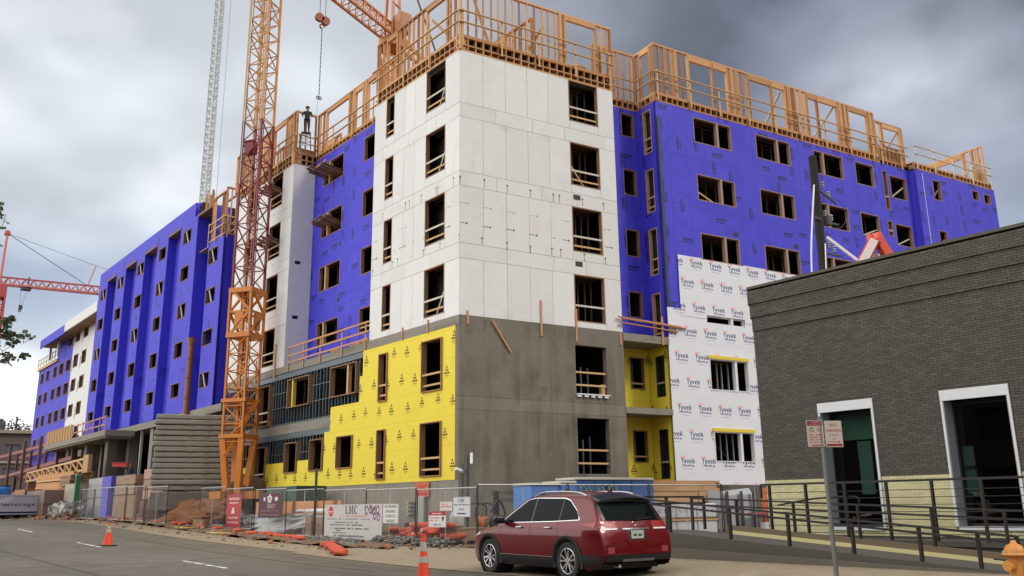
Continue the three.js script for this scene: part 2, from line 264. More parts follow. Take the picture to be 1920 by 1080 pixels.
const mTex = (t, rough, extra = {}) => new THREE.MeshStandardMaterial({ map: t, roughness: rough, ...extra });
const MY = mTex(yellowTex, 0.75), MB = mTex(blueTex, 0.7), MB2 = mTex(blueTex2, 0.7), MC = mTex(concreteTex, 0.92, { bumpMap: concreteTex, bumpScale: 0.012 }), MCL = mTex(concreteLight, 0.92), MWR = mTex(wrapTex, 0.55, { side: THREE.DoubleSide });
const MWs = [1, 0.95, 0.985, 1.02].map((k) => mTex(whiteTex, 0.8, { color: col(k, k, k) })), MWp = [1, 0.96].map((k) => mTex(whitePrintTex, 0.8, { color: col(k, k, k) }));

// ---------- the corner building ----------
const B = thing('apartment_building', 'large unfinished corner apartment building with white, blue and yellow sheathing over a concrete base', 'building', [21, 0, ZC]);
B.position.set(0, 0, 0);

// white boards: rows per storey, cut at the window edges
const panelGeo = (F, u0, u1, v0, v1) => { const w = u1 - u0, h = v1 - v0, g = boxG(w, h, 0.02), uv = g.attributes.uv; for (let i = 0; i < uv.count; i++) uv.setXY(i, uv.getX(i) + u0 + 40, uv.getY(i) + v0); return g; };
function panel(F, u0, u1, v0, v1, w, printed) {
  const gp = 0.008, g = panelGeo(F, u0 + gp, u1 - gp, v0 + gp, v1 - gp), o = obj(B, 'sheathing_panel', g, printed ? MWp[(rnd() * 2) | 0] : MWs[(rnd() * 4) | 0]);
  o.quaternion.copy(F.q); o.position.copy(F.P((u0 + u1) / 2, (v0 + v1) / 2, w - 0.01 + rr(0, 0.004))); return o;
}
const SILL = [9.42, 12.77, 16.08, 19.39], HEAD = [11.66, 14.99, 18.28, 21.57];
function whiteFace(F, u0, u1, cols, w, prints = [1], bottom = 9.14) {
  for (let f = 0; f < 4; f++) {
    const a = f ? HEAD[f - 1] : bottom, lo = f ? SILL[f] - 0.42 : bottom, p = prints.includes(f);
    // belt under the window band
    if (f) { let u = u0; while (u < u1 - 0.05) { let e = Math.min(u + rr(1.7, 2.5), u1); if (u1 - e < 0.5) e = u1; panel(F, u, e, a, lo, w, prints.includes(f) || prints.includes(f - 1)); u = e; } }
    // window band: piers between openings, aprons under them
    const edges = [u0, ...cols.flat(), u1];
    for (let i = 0; i < edges.length; i += 2) { const s = edges[i], e = edges[i + 1], n = Math.max(1, Math.round((e - s) / 1.15)); for (let q = 0; q < n; q++) panel(F, lerp(s, e, q / n), lerp(s, e, (q + 1) / n), lo, HEAD[f], w, p); }
    for (const [c, d] of cols) panel(F, c, d, lo, SILL[f], w, p);
  }
}
const openings = (cols, S = SILL, H = HEAD) => cols.flatMap(([a, b]) => S.map((s, i) => [a, b, s, H[i]]));
const T1 = [[1.12, 2.74], [5.63, 6.42]], T2 = [[5.95, 7.69]], L1 = [[18.7, 20.35], [22.6, 24.2]];
const under = mat(0.12, 0.1, 0.08, 0.95);
fwall(B, 'wall', under, F1, rect(0.1, 7.55, 9.14, 21.57), openings(T1).map((o) => [o[0], o[1], o[2], Math.min(o[3], 21.5)]), -0.02, 0.16);
fwall(B, 'wall', under, F2, rect(0.02, 8.65, 9.14, 21.57), openings(T2).map((o) => [o[0], o[1], o[2], Math.min(o[3], 21.5)]), -0.02, 0.16);
fwall(B, 'wall', under, F1, rect(17.2, 25.8, 9.14, 21.57), openings(L1).map((o) => [o[0], o[1], o[2], Math.min(o[3], 21.5)]), -0.02, 0.16);
whiteFace(F1, 0.0, 7.55, T1, 0.0, [1]);
whiteFace(F2, 0.004, 8.65, T2, 0.0, [1]);
whiteFace(F1, 17.2, 25.8, L1, 0.0, []);
fwall(B, 'wall', MWs[1], F4, rect(0.022, 1.4, 9.14, 21.57), [[0.35, 0.75, 15.3, 15.52], [0.35, 0.75, 11.98, 12.2]], 0.012, 0.15);
fbox(B, 'wall', MWs[1], F1, 7.4, 7.548, 9.14, 21.57, -1.4, -0.19);
fbox(B, 'wall', MWs[2], F2, 8.5, 8.648, 9.14, 21.57, -1.6, -0.19);

// windows of the white faces: dark rough openings with a rail, a low rail and sometimes a brace
function rough(F, u0, u1, v0, v1, opt = {}) {
  const o = buck(B, F, u0, u1, v0, v1, opt.m || M.buck, opt.proud ?? 0.006, 0.2), w = u1 - u0, h = v1 - v0, hw = w / 2, z = 0.06;
  if (opt.rail !== 0) sub(o, 'rail', opt.railM || M.paleRail, -hw + 0.02, hw - 0.02, -h / 2 + 0.7 * (h / 2.2), -h / 2 + 0.7 * (h / 2.2) + 0.085, z, z + 0.04);
  if (opt.low) sub(o, 'rail', M.rail, -hw + 0.04, hw - 0.04, -h / 2 + 0.26, -h / 2 + 0.34, z - 0.06, z - 0.02);
  if (opt.brace) subStick(o, 'brace', M.paleRail, [hw - 0.08, h / 2 - rr(0.3, 0.9), -0.1], [-hw + 0.35, -h / 2 + 0.1, -0.35], 0.075, 0.04);
  if (opt.braceL) subStick(o, 'brace', M.rail, [-hw + 0.06, h / 2 - rr(0.7, 1.1), -0.1], [hw * 0.3, -h / 2 + 0.1, -0.35], 0.08, 0.04);
  if (opt.mull) sub(o, 'mullion', opt.mullM || M.rail, opt.mull - 0.075, opt.mull + 0.075, -h / 2 + 0.045, h / 2 - 0.045, -0.1, 0.1);
  if (opt.studs) for (let i = 0; i < opt.studs; i++) { const a = lerp(-hw, hw, (i + 0.8 + rr(-0.15, 0.15)) / (opt.studs + 0.6)); sub(o, 'stud', opt.studM || M.insideWood, a, a + 0.045, -h / 2 + 0.05, h / 2 - 0.05, -0.75, -0.66); }
  if (opt.studs && w > 1.2) { for (let i = 0; i < 3; i++) sub(o, 'ceiling_joist', M.insideWood, -hw, hw, h / 2 - 0.02, h / 2 + 0.16, -0.5 - i * 0.42, -0.46 - i * 0.42); if (rnd() < 0.45) subStick(o, 'loose_prop', M.insideWood, [rr(-hw, hw) * 0.7, h / 2, -1.2], [rr(-hw, hw) * 0.7, -h / 2, -1.0], 0.07, 0.05); }
  return o;
}
SILL.forEach((s, f) => {
  const h = HEAD[f];
  rough(F1, 1.12, 2.74, s, h, { low: 1, brace: f !== 1, studs: 2 }); rough(F1, 5.63, 6.42, s, h, { low: 1 });
  rough(F2, 5.95, 7.69, s, h, { low: f !== 0, braceL: f === 2, studs: 4, rail: 1, railM: M.paleRail });
  rough(F1, 18.7, 20.35, s, h, { low: 1, studs: 2 }); rough(F1, 22.6, 24.2, s, h, { low: 1 });
});
for (const v of [15.3, 11.98]) fbox(B, 'vent_hole', M.black, F4, 0.35, 0.75, v, v + 0.22, -0.2, -0.16);
for (const v of [15.35, 12.05]) fbox(B, 'vent_hole', M.black, F2, 6.06, 6.46, v, v + 0.24, 0.001, 0.012);

// concrete base
const CW = [[5.9, 7.65, 6.05, 8.32], [5.9, 7.65, 2.57, 5.02]];
fwall(B, 'concrete_wall', MC, F2, rect(0.0, 8.65, -0.6, 9.135), CW, 0.0, 0.3);
fwall(B, 'foundation_wall', MCL, F1, rect(0.003, 26.2, -0.6, 2.3), [], -0.004, 0.3);
fwall(B, 'concrete_wall', MC, F1, rect(0.004, 0.26, 2.3, 8.72), [], -0.003, 0.3);
fbox(B, 'slab_edge', MCL, F1, -0.0, 25.8, 8.73, 9.14, -0.4, 0.02);
fbox(B, 'slab_edge', MCL, F1, 11.0, 26.0, 5.28, 5.78, -0.4, -0.03);
for (const [i, [a, b, c, d]] of CW.entries()) {
  const o = thing0(B, 'window_opening', F2, (a + b) / 2, (c + d) / 2, 0), hw = (b - a) / 2, h = (d - c) / 2;
  sub(o, 'rail', M.rail, -hw, hw, -h + 0.42, -h + 0.5, -0.12, -0.08); sub(o, 'rail', M.rail, -hw, hw, -h + 1.0, -h + 1.08, -0.12, -0.08);
  for (const s of [-0.6, -0.15, 0.22, 0.62]) sub(o, 'stud', M.galv, s, s + 0.06, -h, h - rr(0.3, 0.9), -1.3, -1.22);
  if (!i) { sub(o, 'debris_board', M.ply, 0.6, 0.8, -h, -h + 0.55, -0.3, -0.1); for (let q = 0; q < 5; q++) sub(o, 'block', M.white, -0.85 + q * 0.37, -0.85 + q * 0.37 + 0.2, -h - 0.1, -h - 0.001, 0.0, 0.1); sub(o, 'block', M.white, -0.87, 0.93, -h + 0.001, -h + 0.05, -0.05, 0.12); }
}
function thing0(parent, name, F, u, v, w) { const o = new THREE.Group(); o.name = pname(parent, name); o.quaternion.copy(F.q); o.position.copy(F.P(u, v, w)); parent.add(o); return o; }

{ const al = canvas(256, 96, (x, w, h) => { x.fillStyle = '#000'; x.fillRect(0, 0, w, h); x.fillStyle = '#b0b0b0'; for (const [X, Y, L] of [[8, 8, 90], [110, 8, 60], [184, 8, 64], [70, 54, 140]]) { let a = 0; while (a < L) { const b = rr(6, 14); x.fillRect(X + a, Y + rr(0, 4), b, rr(24, 32)); a += b + 4; } } });
  const g = obj(B, 'wall_lettering', new THREE.PlaneGeometry(1.7, 0.62), new THREE.MeshStandardMaterial({ color: col(0.09, 0.045, 0.025), alphaMap: al, transparent: true, roughness: 0.9 })); g.quaternion.copy(F2.q); g.position.copy(F2.P(2.3, 1.62, 0.006)); }
// yellow sheets, stepping down along the street
const YW = [[1.2, 2.78, 6.08, 8.36], [5.7, 6.48, 6.04, 8.32], [1.22, 2.82, 2.48, 4.77], [5.74, 6.5, 2.47, 4.75], [8.82, 10.44, 3.12, 4.71]];
const sheet = (u0, u1, v0, v1, holes = []) => fwall(B, 'yellow_sheet', MY, F1, rect(u0, u1, v0, v1), holes, 0.012, 0.03);
sheet(0.26, 8.05, 6.0, 8.725, YW.slice(0, 2)); sheet(8.05, 8.33, 6.0, 7.5); sheet(0.26, 8.33, 5.03, 6.0); sheet(8.33, 11.26, 5.03, 6.25); sheet(0.26, 11.85, 2.3, 5.03, YW.slice(2));
sheet(11.85, 18.9, 2.3, 3.11); sheet(13.4, 14.85, 3.11, 3.72); sheet(16.42, 18.9, 3.11, 3.7); sheet(20.42, 22.15, 2.3, 3.62); sheet(18.9, 20.42, 2.3, 2.37);
const buckY = grainM(0.42, 0.22, 0.1);
YW.forEach(([a, b, c, d], i) => rough(F1, a, b, c, d, { m: buckY, proud: 0.09, rail: i < 4 ? 1 : 0, railM: M.rail, low: i < 4, studs: 2, studM: M.steelDark }));
for (const [a, b] of [[11.9, 13.38], [14.87, 16.4]]) rough(F1, a, b, 3.11, 4.73, { m: M.buck, proud: 0.1, rail: 0, studs: 2, studM: M.steelDark });
rough(F1, 18.92, 20.4, 2.38, 4.7, { m: M.buck, proud: 0.1, railM: M.paleRail, low: 1 });
rough(F1, 8.6, 11.33, 6.72, 8.29, { m: M.buck, proud: 0.1, rail: 0, mull: 0.45, studs: 3, studM: M.steelDark });
rough(F1, 13.72, 16.4, 6.66, 8.25, { m: M.buck, proud: 0.1, rail: 0, mull: -0.75, mullM: mat(0.72, 0.55, 0.06, 0.8), studs: 3, studM: M.steelDark });
rough(F1, 18.8, 20.25, 5.87, 8.25, { m: M.buck, proud: 0.1, low: 1 }); rough(F1, 22.7, 24.2, 5.87, 8.25, { m: M.buck, proud: 0.06 });
// bare steel framing
const studHoles = [[8.6, 11.33, 6.72, 8.29], [13.72, 16.4, 6.66, 8.25], [18.8, 20.25, 5.87, 8.25], [11.9, 13.38, 3.11, 4.73], [14.87, 16.4, 3.11, 4.73], [18.92, 20.4, 2.38, 4.7], [22.7, 24.2, 5.87, 8.25]];
function steelRow(u0, u1, v0, v1, pitch = 0.36) {
  fbox(B, 'stud_track', M.steelStud, F1, u0, u1, v0, v0 + 0.06, -0.17, -0.025); fbox(B, 'stud_track', M.steelStud, F1, u0, u1, v1 - 0.3, v1, -0.17, -0.03);
  for (let u = u0 + 0.03; u < u1 - 0.04; u += pitch + rr(-0.05, 0.05)) {
    const hit = studHoles.filter((q) => u + 0.045 > q[0] && u < q[1] && q[3] > v0 && q[2] < v1); let segs = [[v0 + 0.06, v1 - 0.3]];
    for (const q of hit) segs = segs.flatMap(([a, b]) => [[a, Math.min(b, q[2])], [Math.max(a, q[3]), b]].filter(([c, d]) => d - c > 0.08));
    for (const [a, b] of segs) fbox(B, 'steel_stud', M.steelStud, F1, u, u + 0.042, a, b, -0.115, -0.028 - rr(0, 0.01));
  }
  for (const v of [lerp(v0, v1, 0.33), lerp(v0, v1, 0.62)]) { let u = u0; for (const q of studHoles.filter((q) => q[2] < v && q[3] > v && q[0] >= u0 && q[1] <= u1).sort((a, b) => a[0] - b[0])) { if (q[0] > u + 0.1) fbox(B, 'bridging', M.steelStud, F1, u, q[0], v, v + 0.035, -0.08, -0.045); u = q[1]; } fbox(B, 'bridging', M.steelStud, F1, u, u1, v, v + 0.035, -0.08, -0.045); }
}
steelRow(8.05, 25.6, 5.8, 8.72); steelRow(11.3, 25.6, 2.32, 5.27);

// street recess: blue wall set back, terrace slab, guard rail
const RW = [[13.53, 16.08], [9.93, 11.16]], RS = [10.24, 13.44, 16.72, 20.0], RH = [11.6, 14.95, 18.24, 21.45];
const w1 = -1.4;
fwall(B, 'blue_wall', MB, F1, rect(7.4, 17.34, 9.14, 22.0), openings(RW, RS, RH), w1, 0.18);
const F1r = frame(21 + 1.4, ZC, 0, 1, -1);
RS.forEach((s, f) => { rough(F1r, 13.53, 16.08, s, RH[f], { rail: f ? 0 : 1, mull: -0.5, railM: M.rail, studs: 2 }); rough(F1r, 9.93, 11.16, s, RH[f], { rail: f ? 0 : 1, railM: M.rail, low: !f, brace: f === 3 }); });
for (const v of [15.75, 12.45]) fbox(B, 'vent_hole', M.black, F1r, 13.5, 13.72, v, v + 0.24, 0.001, 0.01);
fbox(B, 'floor_slab', MCL, F1, 7.56, 17.19, 8.74, 9.135, -1.6, -0.4);
const railPosts = (F, us, v0, v1, w, m) => us.forEach((u) => fbox(B, 'rail_post', m, F, u - 0.045, u + 0.045, v0, v1, w - 0.05, w));
const rails = (F, u0, u1, vs, w, m) => vs.forEach((v) => fbox(B, 'guard_rail', m, F, u0, u1, v - 0.045, v + 0.045, w, w + 0.04));
const railWood = grainM(0.62, 0.3, 0.15);
railPosts(F1, [7.8, 10.2, 12.6, 14.6, 16.5], 8.8, 10.15, 0.08, railWood); rails(F1, 7.5, 16.55, [9.25, 9.62, 10.1], 0.08, railWood);
for (let i = 0; i < 7; i++) { const u = rr(7.9, 11.5); fstick(B, 'debris_board', railWood, F1, [u, 9.2 + rr(0, 0.12), rr(-0.5, -0.2)], [u + rr(0.8, 2), 9.2 + rr(0, 0.15), rr(-0.6, -0.2)], 0.14, 0.05); }

// side recess: balconies between the white block and the wrapped face
const w2 = -1.6, BW = [[10.38, 11.24]];
const F2r = (() => { const p = F2.P(0, 0, w2); return frame(p.x, p.z, RX, RZ, 1); })();
const bS = [10.35, 13.54, 16.87, 20.17], bH = [11.71, 15.01, 18.32, 21.5];
fwall(B, 'blue_wall', MB, F2, rect(8.5, 11.45, 9.1, 21.75), openings(BW, bS, bH).map((q) => q), w2, 0.18);
bS.forEach((s, f) => rough(F2r, 10.38, 11.24, s, bH[f], { rail: 0, studs: 1, braceL: f === 2 }));
const cS = [9.15, 12.45, 15.8, 19.05], cH = [11.5, 14.92, 18.15, 21.46];
fwall(B, 'blue_wall', MB, F3, rect(w2, -0.005, 9.1, 21.75), cS.map((s, i) => [-1.1, -0.44, s, cH[i]]), 0, 0.18);
cS.forEach((s, f) => { const o = rough(F3, -1.1, -0.44, s, cH[f], { m: M.rail, low: 1, railM: M.rail }); });
fwall(B, 'yellow_sheet', MY, F2, rect(8.5, 11.45, 2.2, 8.75), [[10.25, 11.15, 6.73, 8.33], [10.25, 11.12, 3.18, 4.73]], w2 - 0.02, 0.12);
fwall(B, 'yellow_sheet', MY, F3, rect(w2, -0.005, 2.2, 8.75), [[-1.08, -0.42, 6.3, 8.32], [-1.08, -0.42, 2.4, 4.74]], 0.0, 0.12);
for (const [c, d] of [[6.73, 8.33], [3.18, 4.73]]) rough(F2r, 10.25, 11.14, c, d, { m: buckY, rail: 0, low: 1, studs: 3, studM: M.galv });
for (const [c, d] of [[6.3, 8.32], [2.4, 4.74]]) rough(F3, -1.08, -0.42, c, d, { m: M.steelDark, railM: M.galv, studs: 1, studM: M.galv });
fbox(B, 'balcony_slab', MCL, F2, 8.652, 11.448, 8.75, 9.12, w2 + 0.002, 0.03); fbox(B, 'balcony_slab', MCL, F2, 8.652, 11.448, 5.34, 5.62, w2 + 0.002, 0.03);
fbox(B, 'foundation_wall', MCL, F2, 8.652, 11.3, -0.5, 2.19, w2, -0.01);

// long blue face with house wrap over its lower storeys
const D2 = [[14.0, 16.72], [18.6, 21.32], [23.3, 25.85], [26.95, 28.65]], dS = [6.7, 10.08, 13.42, 16.68, 19.95], dH = [8.28, 10.5, 14.88, 18.14, 21.4];
const dHoles = [...D2.flatMap(([a, b]) => [2, 3, 4].map((f) => [a, b, dS[f], dH[f]])), [29.45, 29.9, 17.0, 18.0], [29.5, 29.92, 18.72, 21.3], [30.15, 31.75, 16.5, 17.9], [30.15, 31.75, 19.6, 21.1]];
fwall(B, 'blue_wall', MB, F2, rect(11.45, 32.2, 9.1, 21.75), [[14.0, 16.62, 10.08, 10.49], ...dHoles, [30.15, 31.75, 13.2, 14.7]], 0, 0.2);
D2.forEach(([a, b], i) => [2, 3, 4].forEach((f) => rough(F2, a, b, dS[f], dH[f], { m: grainM(0.4, 0.25, 0.18), rail: 0, mull: i < 2 ? (b - a) * 0.5 - 1.0 : i === 2 ? -0.45 : 0, mullM: grainM(0.42, 0.27, 0.2), braceL: i === 0 && f === 3, studs: 3, brace: i === 3 && f === 3 })));
for (const [a, b, c, d] of dHoles.slice(-4)) rough(F2, a, b, c, d, { rail: b - a < 1 ? 1 : 0, studs: b - a > 1 ? 2 : 0, railM: M.rail, brace: b - a > 1 });
for (const [u, v] of [[16.35, 15.05], [20.9, 15.02]]) fbox(B, 'vent_hole', M.black, F2, u, u + 0.34, v, v + 0.22, 0.001, 0.012);
fbox(B, 'corner_strip', mat(0.03, 0.035, 0.05, 0.6), F2, 11.46, 11.62, 10.7, 20.8, 0.004, 0.05);
// end block steps forward
fbox(B, 'blue_wall', MB, F2, 32.2, 32.35, 9.1, 21.7, -0.2, 0.45);
fwall(B, 'blue_wall', MB, F2, rect(32.2, 40.7, 9.1, 21.75), [[33.85, 34.65, 19.95, 21.32], [33.85, 34.65, 16.55, 17.9], [38.08, 38.8, 20.68, 21.36], [39.38, 40.1, 20.62, 21.32]], 0.455, 0.2);
const F2e = (() => { const p = F2.P(0, 0, 0.455); return frame(p.x, p.z, RX, RZ, 1); })();
for (const [a, b, c, d] of [[33.85, 34.65, 19.95, 21.32], [33.85, 34.65, 16.55, 17.9], [38.08, 38.8, 20.68, 21.36], [39.38, 40.1, 20.62, 21.32]]) rough(F2e, a, b, c, d, { rail: 0, brace: d - c > 1 });
fbox(B, 'white_seam', M.white, F2, 32.86, 32.9, 15, 21.6, 0.457, 0.463);
fbox(B, 'blue_wall', MB, F2, 40.55, 40.7, 9.1, 21.75, -8, 0.25);

// wrap: real sheets with a little waviness
function wrap(u0, u1, v0, v1, holes, w, skew = 0) {
  const nu = Math.ceil((u1 - u0) / 0.25), nv = Math.ceil((v1 - v0) / 0.25), pos = [], uv = [], idx = [];
  const us = [...new Set([...Array.from({ length: nu + 1 }, (_, i) => lerp(u0, u1, i / nu)), ...holes.flatMap((h) => [h[0], h[1]])].filter((u) => u >= u0 && u <= u1))].sort((a, b) => a - b), vs = [...new Set([...Array.from({ length: nv + 1 }, (_, i) => lerp(v0, v1, i / nv)), ...holes.flatMap((h) => [h[2], h[3]])].filter((v) => v >= v0 && v <= v1))].sort((a, b) => a - b);
  vs.forEach((v) => us.forEach((u) => { const k = vnoise(u * 1.3, v * 1.1, 5) * 0.02 + vnoise(u * 3.1, v * 4, 8) * 0.012; const p = F2.P(u + (u === u0 ? skew * (v1 - v) : 0), v, w + k); pos.push(p.x, p.y, p.z); uv.push(u, v); }));
  for (let j = 0; j < vs.length - 1; j++) for (let i = 0; i < us.length - 1; i++) { const u = (us[i] + us[i + 1]) / 2, v = (vs[j] + vs[j + 1]) / 2; if (holes.some((h) => u > h[0] && u < h[1] && v > h[2] && v < h[3])) continue; const a = j * us.length + i, b = a + 1, c = a + us.length, d = c + 1; idx.push(a, b, d, a, d, c); }
  const g = new THREE.BufferGeometry(); g.setAttribute('position', new THREE.Float32BufferAttribute(pos, 3)); g.setAttribute('uv', new THREE.Float32BufferAttribute(uv, 2)); g.setIndex(idx); g.computeVertexNormals(); return obj(B, 'house_wrap', g, MWR);
}
const WL = [[13.97, 16.62, 6.7, 8.28], [13.95, 16.65, 3.2, 4.66], [13.99, 16.62, 10.08, 10.49]];
fwall(B, 'wall', under, F2, rect(11.45, 24, -0.5, 9.1), WL.slice(0, 2).map((q) => [q[0] - 0.02, q[1] + 0.02, q[2] - 0.02, q[3] + 0.02]), 0, 0.2);
wrap(12.3, 22.6, 10.3, 13.46, [WL[2], [13.9, 16.8, 13.41, 13.5], [18.5, 21.4, 13.4, 13.5]], 0.03);
wrap(11.44, 22.6, 9.0, 10.66, [WL[2]], 0.012); wrap(11.4, 22.6, 2.1, 9.15, WL.slice(0, 2), 0.008);
for (const [a, b, c, d] of WL.slice(0, 2)) {
  const o = rough(F2, a, b, c, d, { m: M.white, rail: 0, mull: 0.48, mullM: M.white, studs: 6, studM: M.galv, proud: 0.05 });
  sub(o, 'head_flashing', mat(0.78, 0.6, 0.05, 0.7), -(b - a) / 2 - 0.05, (b - a) / 2 + 0.05, (d - c) / 2, (d - c) / 2 + 0.16, 0.1, 0.16);
}
rough(F2, 13.99, 16.62, 10.08, 10.49, { m: M.white, rail: 0, mull: 0.45, mullM: M.white });

// rooms behind the faces
const LV = [2.3, 5.6, 9.1, 12.45, 15.75, 19.05, 22.3];
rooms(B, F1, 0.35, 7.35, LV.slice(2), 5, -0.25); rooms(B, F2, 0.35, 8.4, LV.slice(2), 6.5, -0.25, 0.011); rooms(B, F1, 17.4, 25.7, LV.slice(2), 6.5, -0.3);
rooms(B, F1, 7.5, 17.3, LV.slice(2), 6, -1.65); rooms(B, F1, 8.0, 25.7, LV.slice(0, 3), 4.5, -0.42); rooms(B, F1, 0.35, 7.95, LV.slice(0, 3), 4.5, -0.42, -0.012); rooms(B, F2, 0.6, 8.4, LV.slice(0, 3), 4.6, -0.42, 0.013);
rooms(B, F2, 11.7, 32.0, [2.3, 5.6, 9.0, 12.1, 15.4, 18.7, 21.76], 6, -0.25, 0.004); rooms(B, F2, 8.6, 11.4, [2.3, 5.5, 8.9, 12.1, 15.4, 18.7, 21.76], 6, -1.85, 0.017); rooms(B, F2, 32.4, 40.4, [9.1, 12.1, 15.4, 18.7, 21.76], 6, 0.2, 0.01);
fbox(B, 'roof_deck', M.ply, F1, 0.1, 26.6, 22.34, 22.38, -14, -1.45); fbox(B, 'roof_deck', M.ply, F1, 0.1, 7.5, 22.345, 22.385, -1.45, -0.05); fbox(B, 'roof_deck', M.ply, F1, 17.25, 26.6, 22.345, 22.385, -1.45, -0.05);
fbox(B, 'roof_deck', M.ply, F2, 0.2, 8.6, 22.35, 22.37, -3, -0.06); fbox(B, 'roof_deck', M.ply, F2, 8.6, 40.5, 22.2, 22.24, -9, -1.7); fbox(B, 'roof_deck', M.ply, F2, 11.5, 32.2, 22.205, 22.245, -1.7, -0.06);
// ---------- timber framing on the roofs ----------
function joistBand(F, u0, u1, v0, v1, w, mid, pitch = 0.41) {
  const du = Math.abs(u1 - u0);
  fbox(B, 'band_backing', M.insideWood, F, u0 + 0.02, u1 - 0.02, v0, v1, w - 0.5, w - 0.42);
  for (const [a, b] of [[v0, v0 + 0.075], [v1 - 0.1, v1], ...(mid ? [[mid, mid + 0.07]] : [])]) fbox(B, 'plate', woodPick(), F, u0, u1, a, b, w - 0.14, w);
  for (let u = u0; u <= u1 - 0.04; u += pitch + rr(-0.03, 0.03)) fbox(B, 'joist_block', woodPick(), F, u, u + 0.06, v0 + 0.075, v1 - 0.1, w - 0.42, w - 0.006);
}
// studs: list of [u, width]; openings [u0,u1,header bottom]
function studWall(F, u0, u1, v0, v1, opens, w, pitch = 0.41, clusters = []) {
  fbox(B, 'plate', woodPick(), F, u0, u1, v0, v0 + 0.05, w - 0.14, w); fbox(B, 'top_plate', woodPick(), F, u0, u1, v1 - 0.1, v1, w - 0.14, w);
  for (const [a, b, hb, sill] of opens) {
    fbox(B, 'header', woodPick(), F, a - 0.06, b + 0.06, hb, v1 - 0.1, w - 0.135, w - 0.004);
    for (const [p, q] of [[a - 0.14, a - 0.08], [a - 0.075, a], [b, b + 0.075], [b + 0.08, b + 0.14]]) fbox(B, 'roof_stud', woodPick(), F, p, q, v0 + 0.05, (p < a - 0.08 + 0.001 || q > b + 0.1) ? v1 - 0.1 : hb, w - 0.138, w - 0.003);
    if (sill) { fbox(B, 'plate', woodPick(), F, a, b, sill - 0.06, sill, w - 0.13, w - 0.008); for (let u = a + 0.3; u < b - 0.1; u += 0.42) fbox(B, 'roof_stud', woodPick(), F, u, u + 0.045, v0 + 0.05, sill - 0.06, w - 0.13, w - 0.01); }
  }
  const free = (u) => !opens.some(([a, b]) => u > a - 0.2 && u < b + 0.15);
  const put = (u, k = 0.05) => fbox(B, 'roof_stud', woodPick(), F, u, u + k, v0 + 0.05, v1 - 0.1, w - 0.138, w - 0.002 - rr(0, 0.004));
  put(u0 + 0.002, 0.09); put(u1 - 0.092, 0.09);
  for (let u = u0 + pitch; u < u1 - 0.15; u += pitch + rr(-0.05, 0.05)) if (free(u)) put(u);
  for (const u of clusters) for (let i = 0; i < 4; i++) put(u + i * 0.058, 0.054);
}
function guard(F, u0, u1, vs, w, gap, vb = 21.6, m = M.rail) {
  vs.forEach((v) => { let u = u0; while (u < u1 - 0.1) { const e = Math.min(u + 4.2, u1); fstick(B, 'guard_rail', m, F, [u, v + rr(-0.03, 0.03), w + 0.02], [e, v + rr(-0.03, 0.03), w + 0.02], 0.04, 0.09); u = e; } });
  for (let u = u0 + 0.15; u <= u1; u += gap + rr(-0.15, 0.15)) fbox(B, 'rail_post', m, F, u, u + 0.085, vb, Math.max(...vs) + 0.12, w - 0.045, w - 0.002);
}
const brace = (F, a, b, m = M.rail) => fstick(B, 'diagonal_brace', m, F, a, b, 0.14, 0.045);

// tower
joistBand(F1, 0.02, 7.55, 21.575, 22.36, 0.0, 21.86); joistBand(F2, 0.02, 8.68, 21.575, 22.36, 0.0, 21.86);
studWall(F1, 0.02, 7.55, 22.36, 25.17, [[1.12, 2.74, 24.85], [5.6, 6.45, 24.85]], 0.0);
studWall(F2, 0.03, 8.72, 22.36, 25.17, [[5.92, 7.68, 24.84]], 0.0, 0.4, [5.5]);
guard(F1, -0.1, 7.7, [22.95, 23.52], 0.14, 2.3, 21.6); guard(F2, -0.1, 8.75, [22.95, 23.52], 0.14, 2.05, 21.75);
fbox(B, 'corner_post', M.rail, F2, -0.06, 0.06, 21.6, 25.1, 0.012, 0.1);
brace(F2, [0.7, 24.9, -0.2], [2.5, 22.4, -1.3]); brace(F1, [2.6, 24.4, -0.2], [1.2, 22.4, -1.2]); brace(F2, [4.7, 24.2, -0.25], [4.0, 22.4, -1.6]); brace(F1, [5.0, 24.4, -0.2], [4.2, 22.4, -1.5]);
studWall(F1, 0.3, 7.3, 22.38, 25.1, [[2.5, 4.2, 24.7]], -4.6, 0.45); studWall(F2, 7.9, 8.7, 22.38, 24.0, [], -2.2, 0.3);
for (const w of [-0.16, -2.4]) fbox(B, 'wall_return', M.ply, F2, 7.95, 8.2, 22.4, 23.9, w - 0.3, w);
// left tower end return and recess
studWall(F1r, 7.6, 17.15, 22.36, 25.12, [[9.6, 10.9, 24.8], [11.55, 12.35, 24.75], [13.2, 15.9, 24.8]], 0.0, 0.42, [12.5, 9.1, 11.1]);
joistBand(F1r, 7.56, 17.2, 22.0, 22.36, 0.0, 0);
guard(F1r, 7.6, 17.1, [22.9, 23.45], 0.14, 2.4, 22.0);
studWall(F1r, 8, 17, 22.4, 24.6, [[12.9, 15.9, 24.2, 23.6]], -3.4, 0.5);
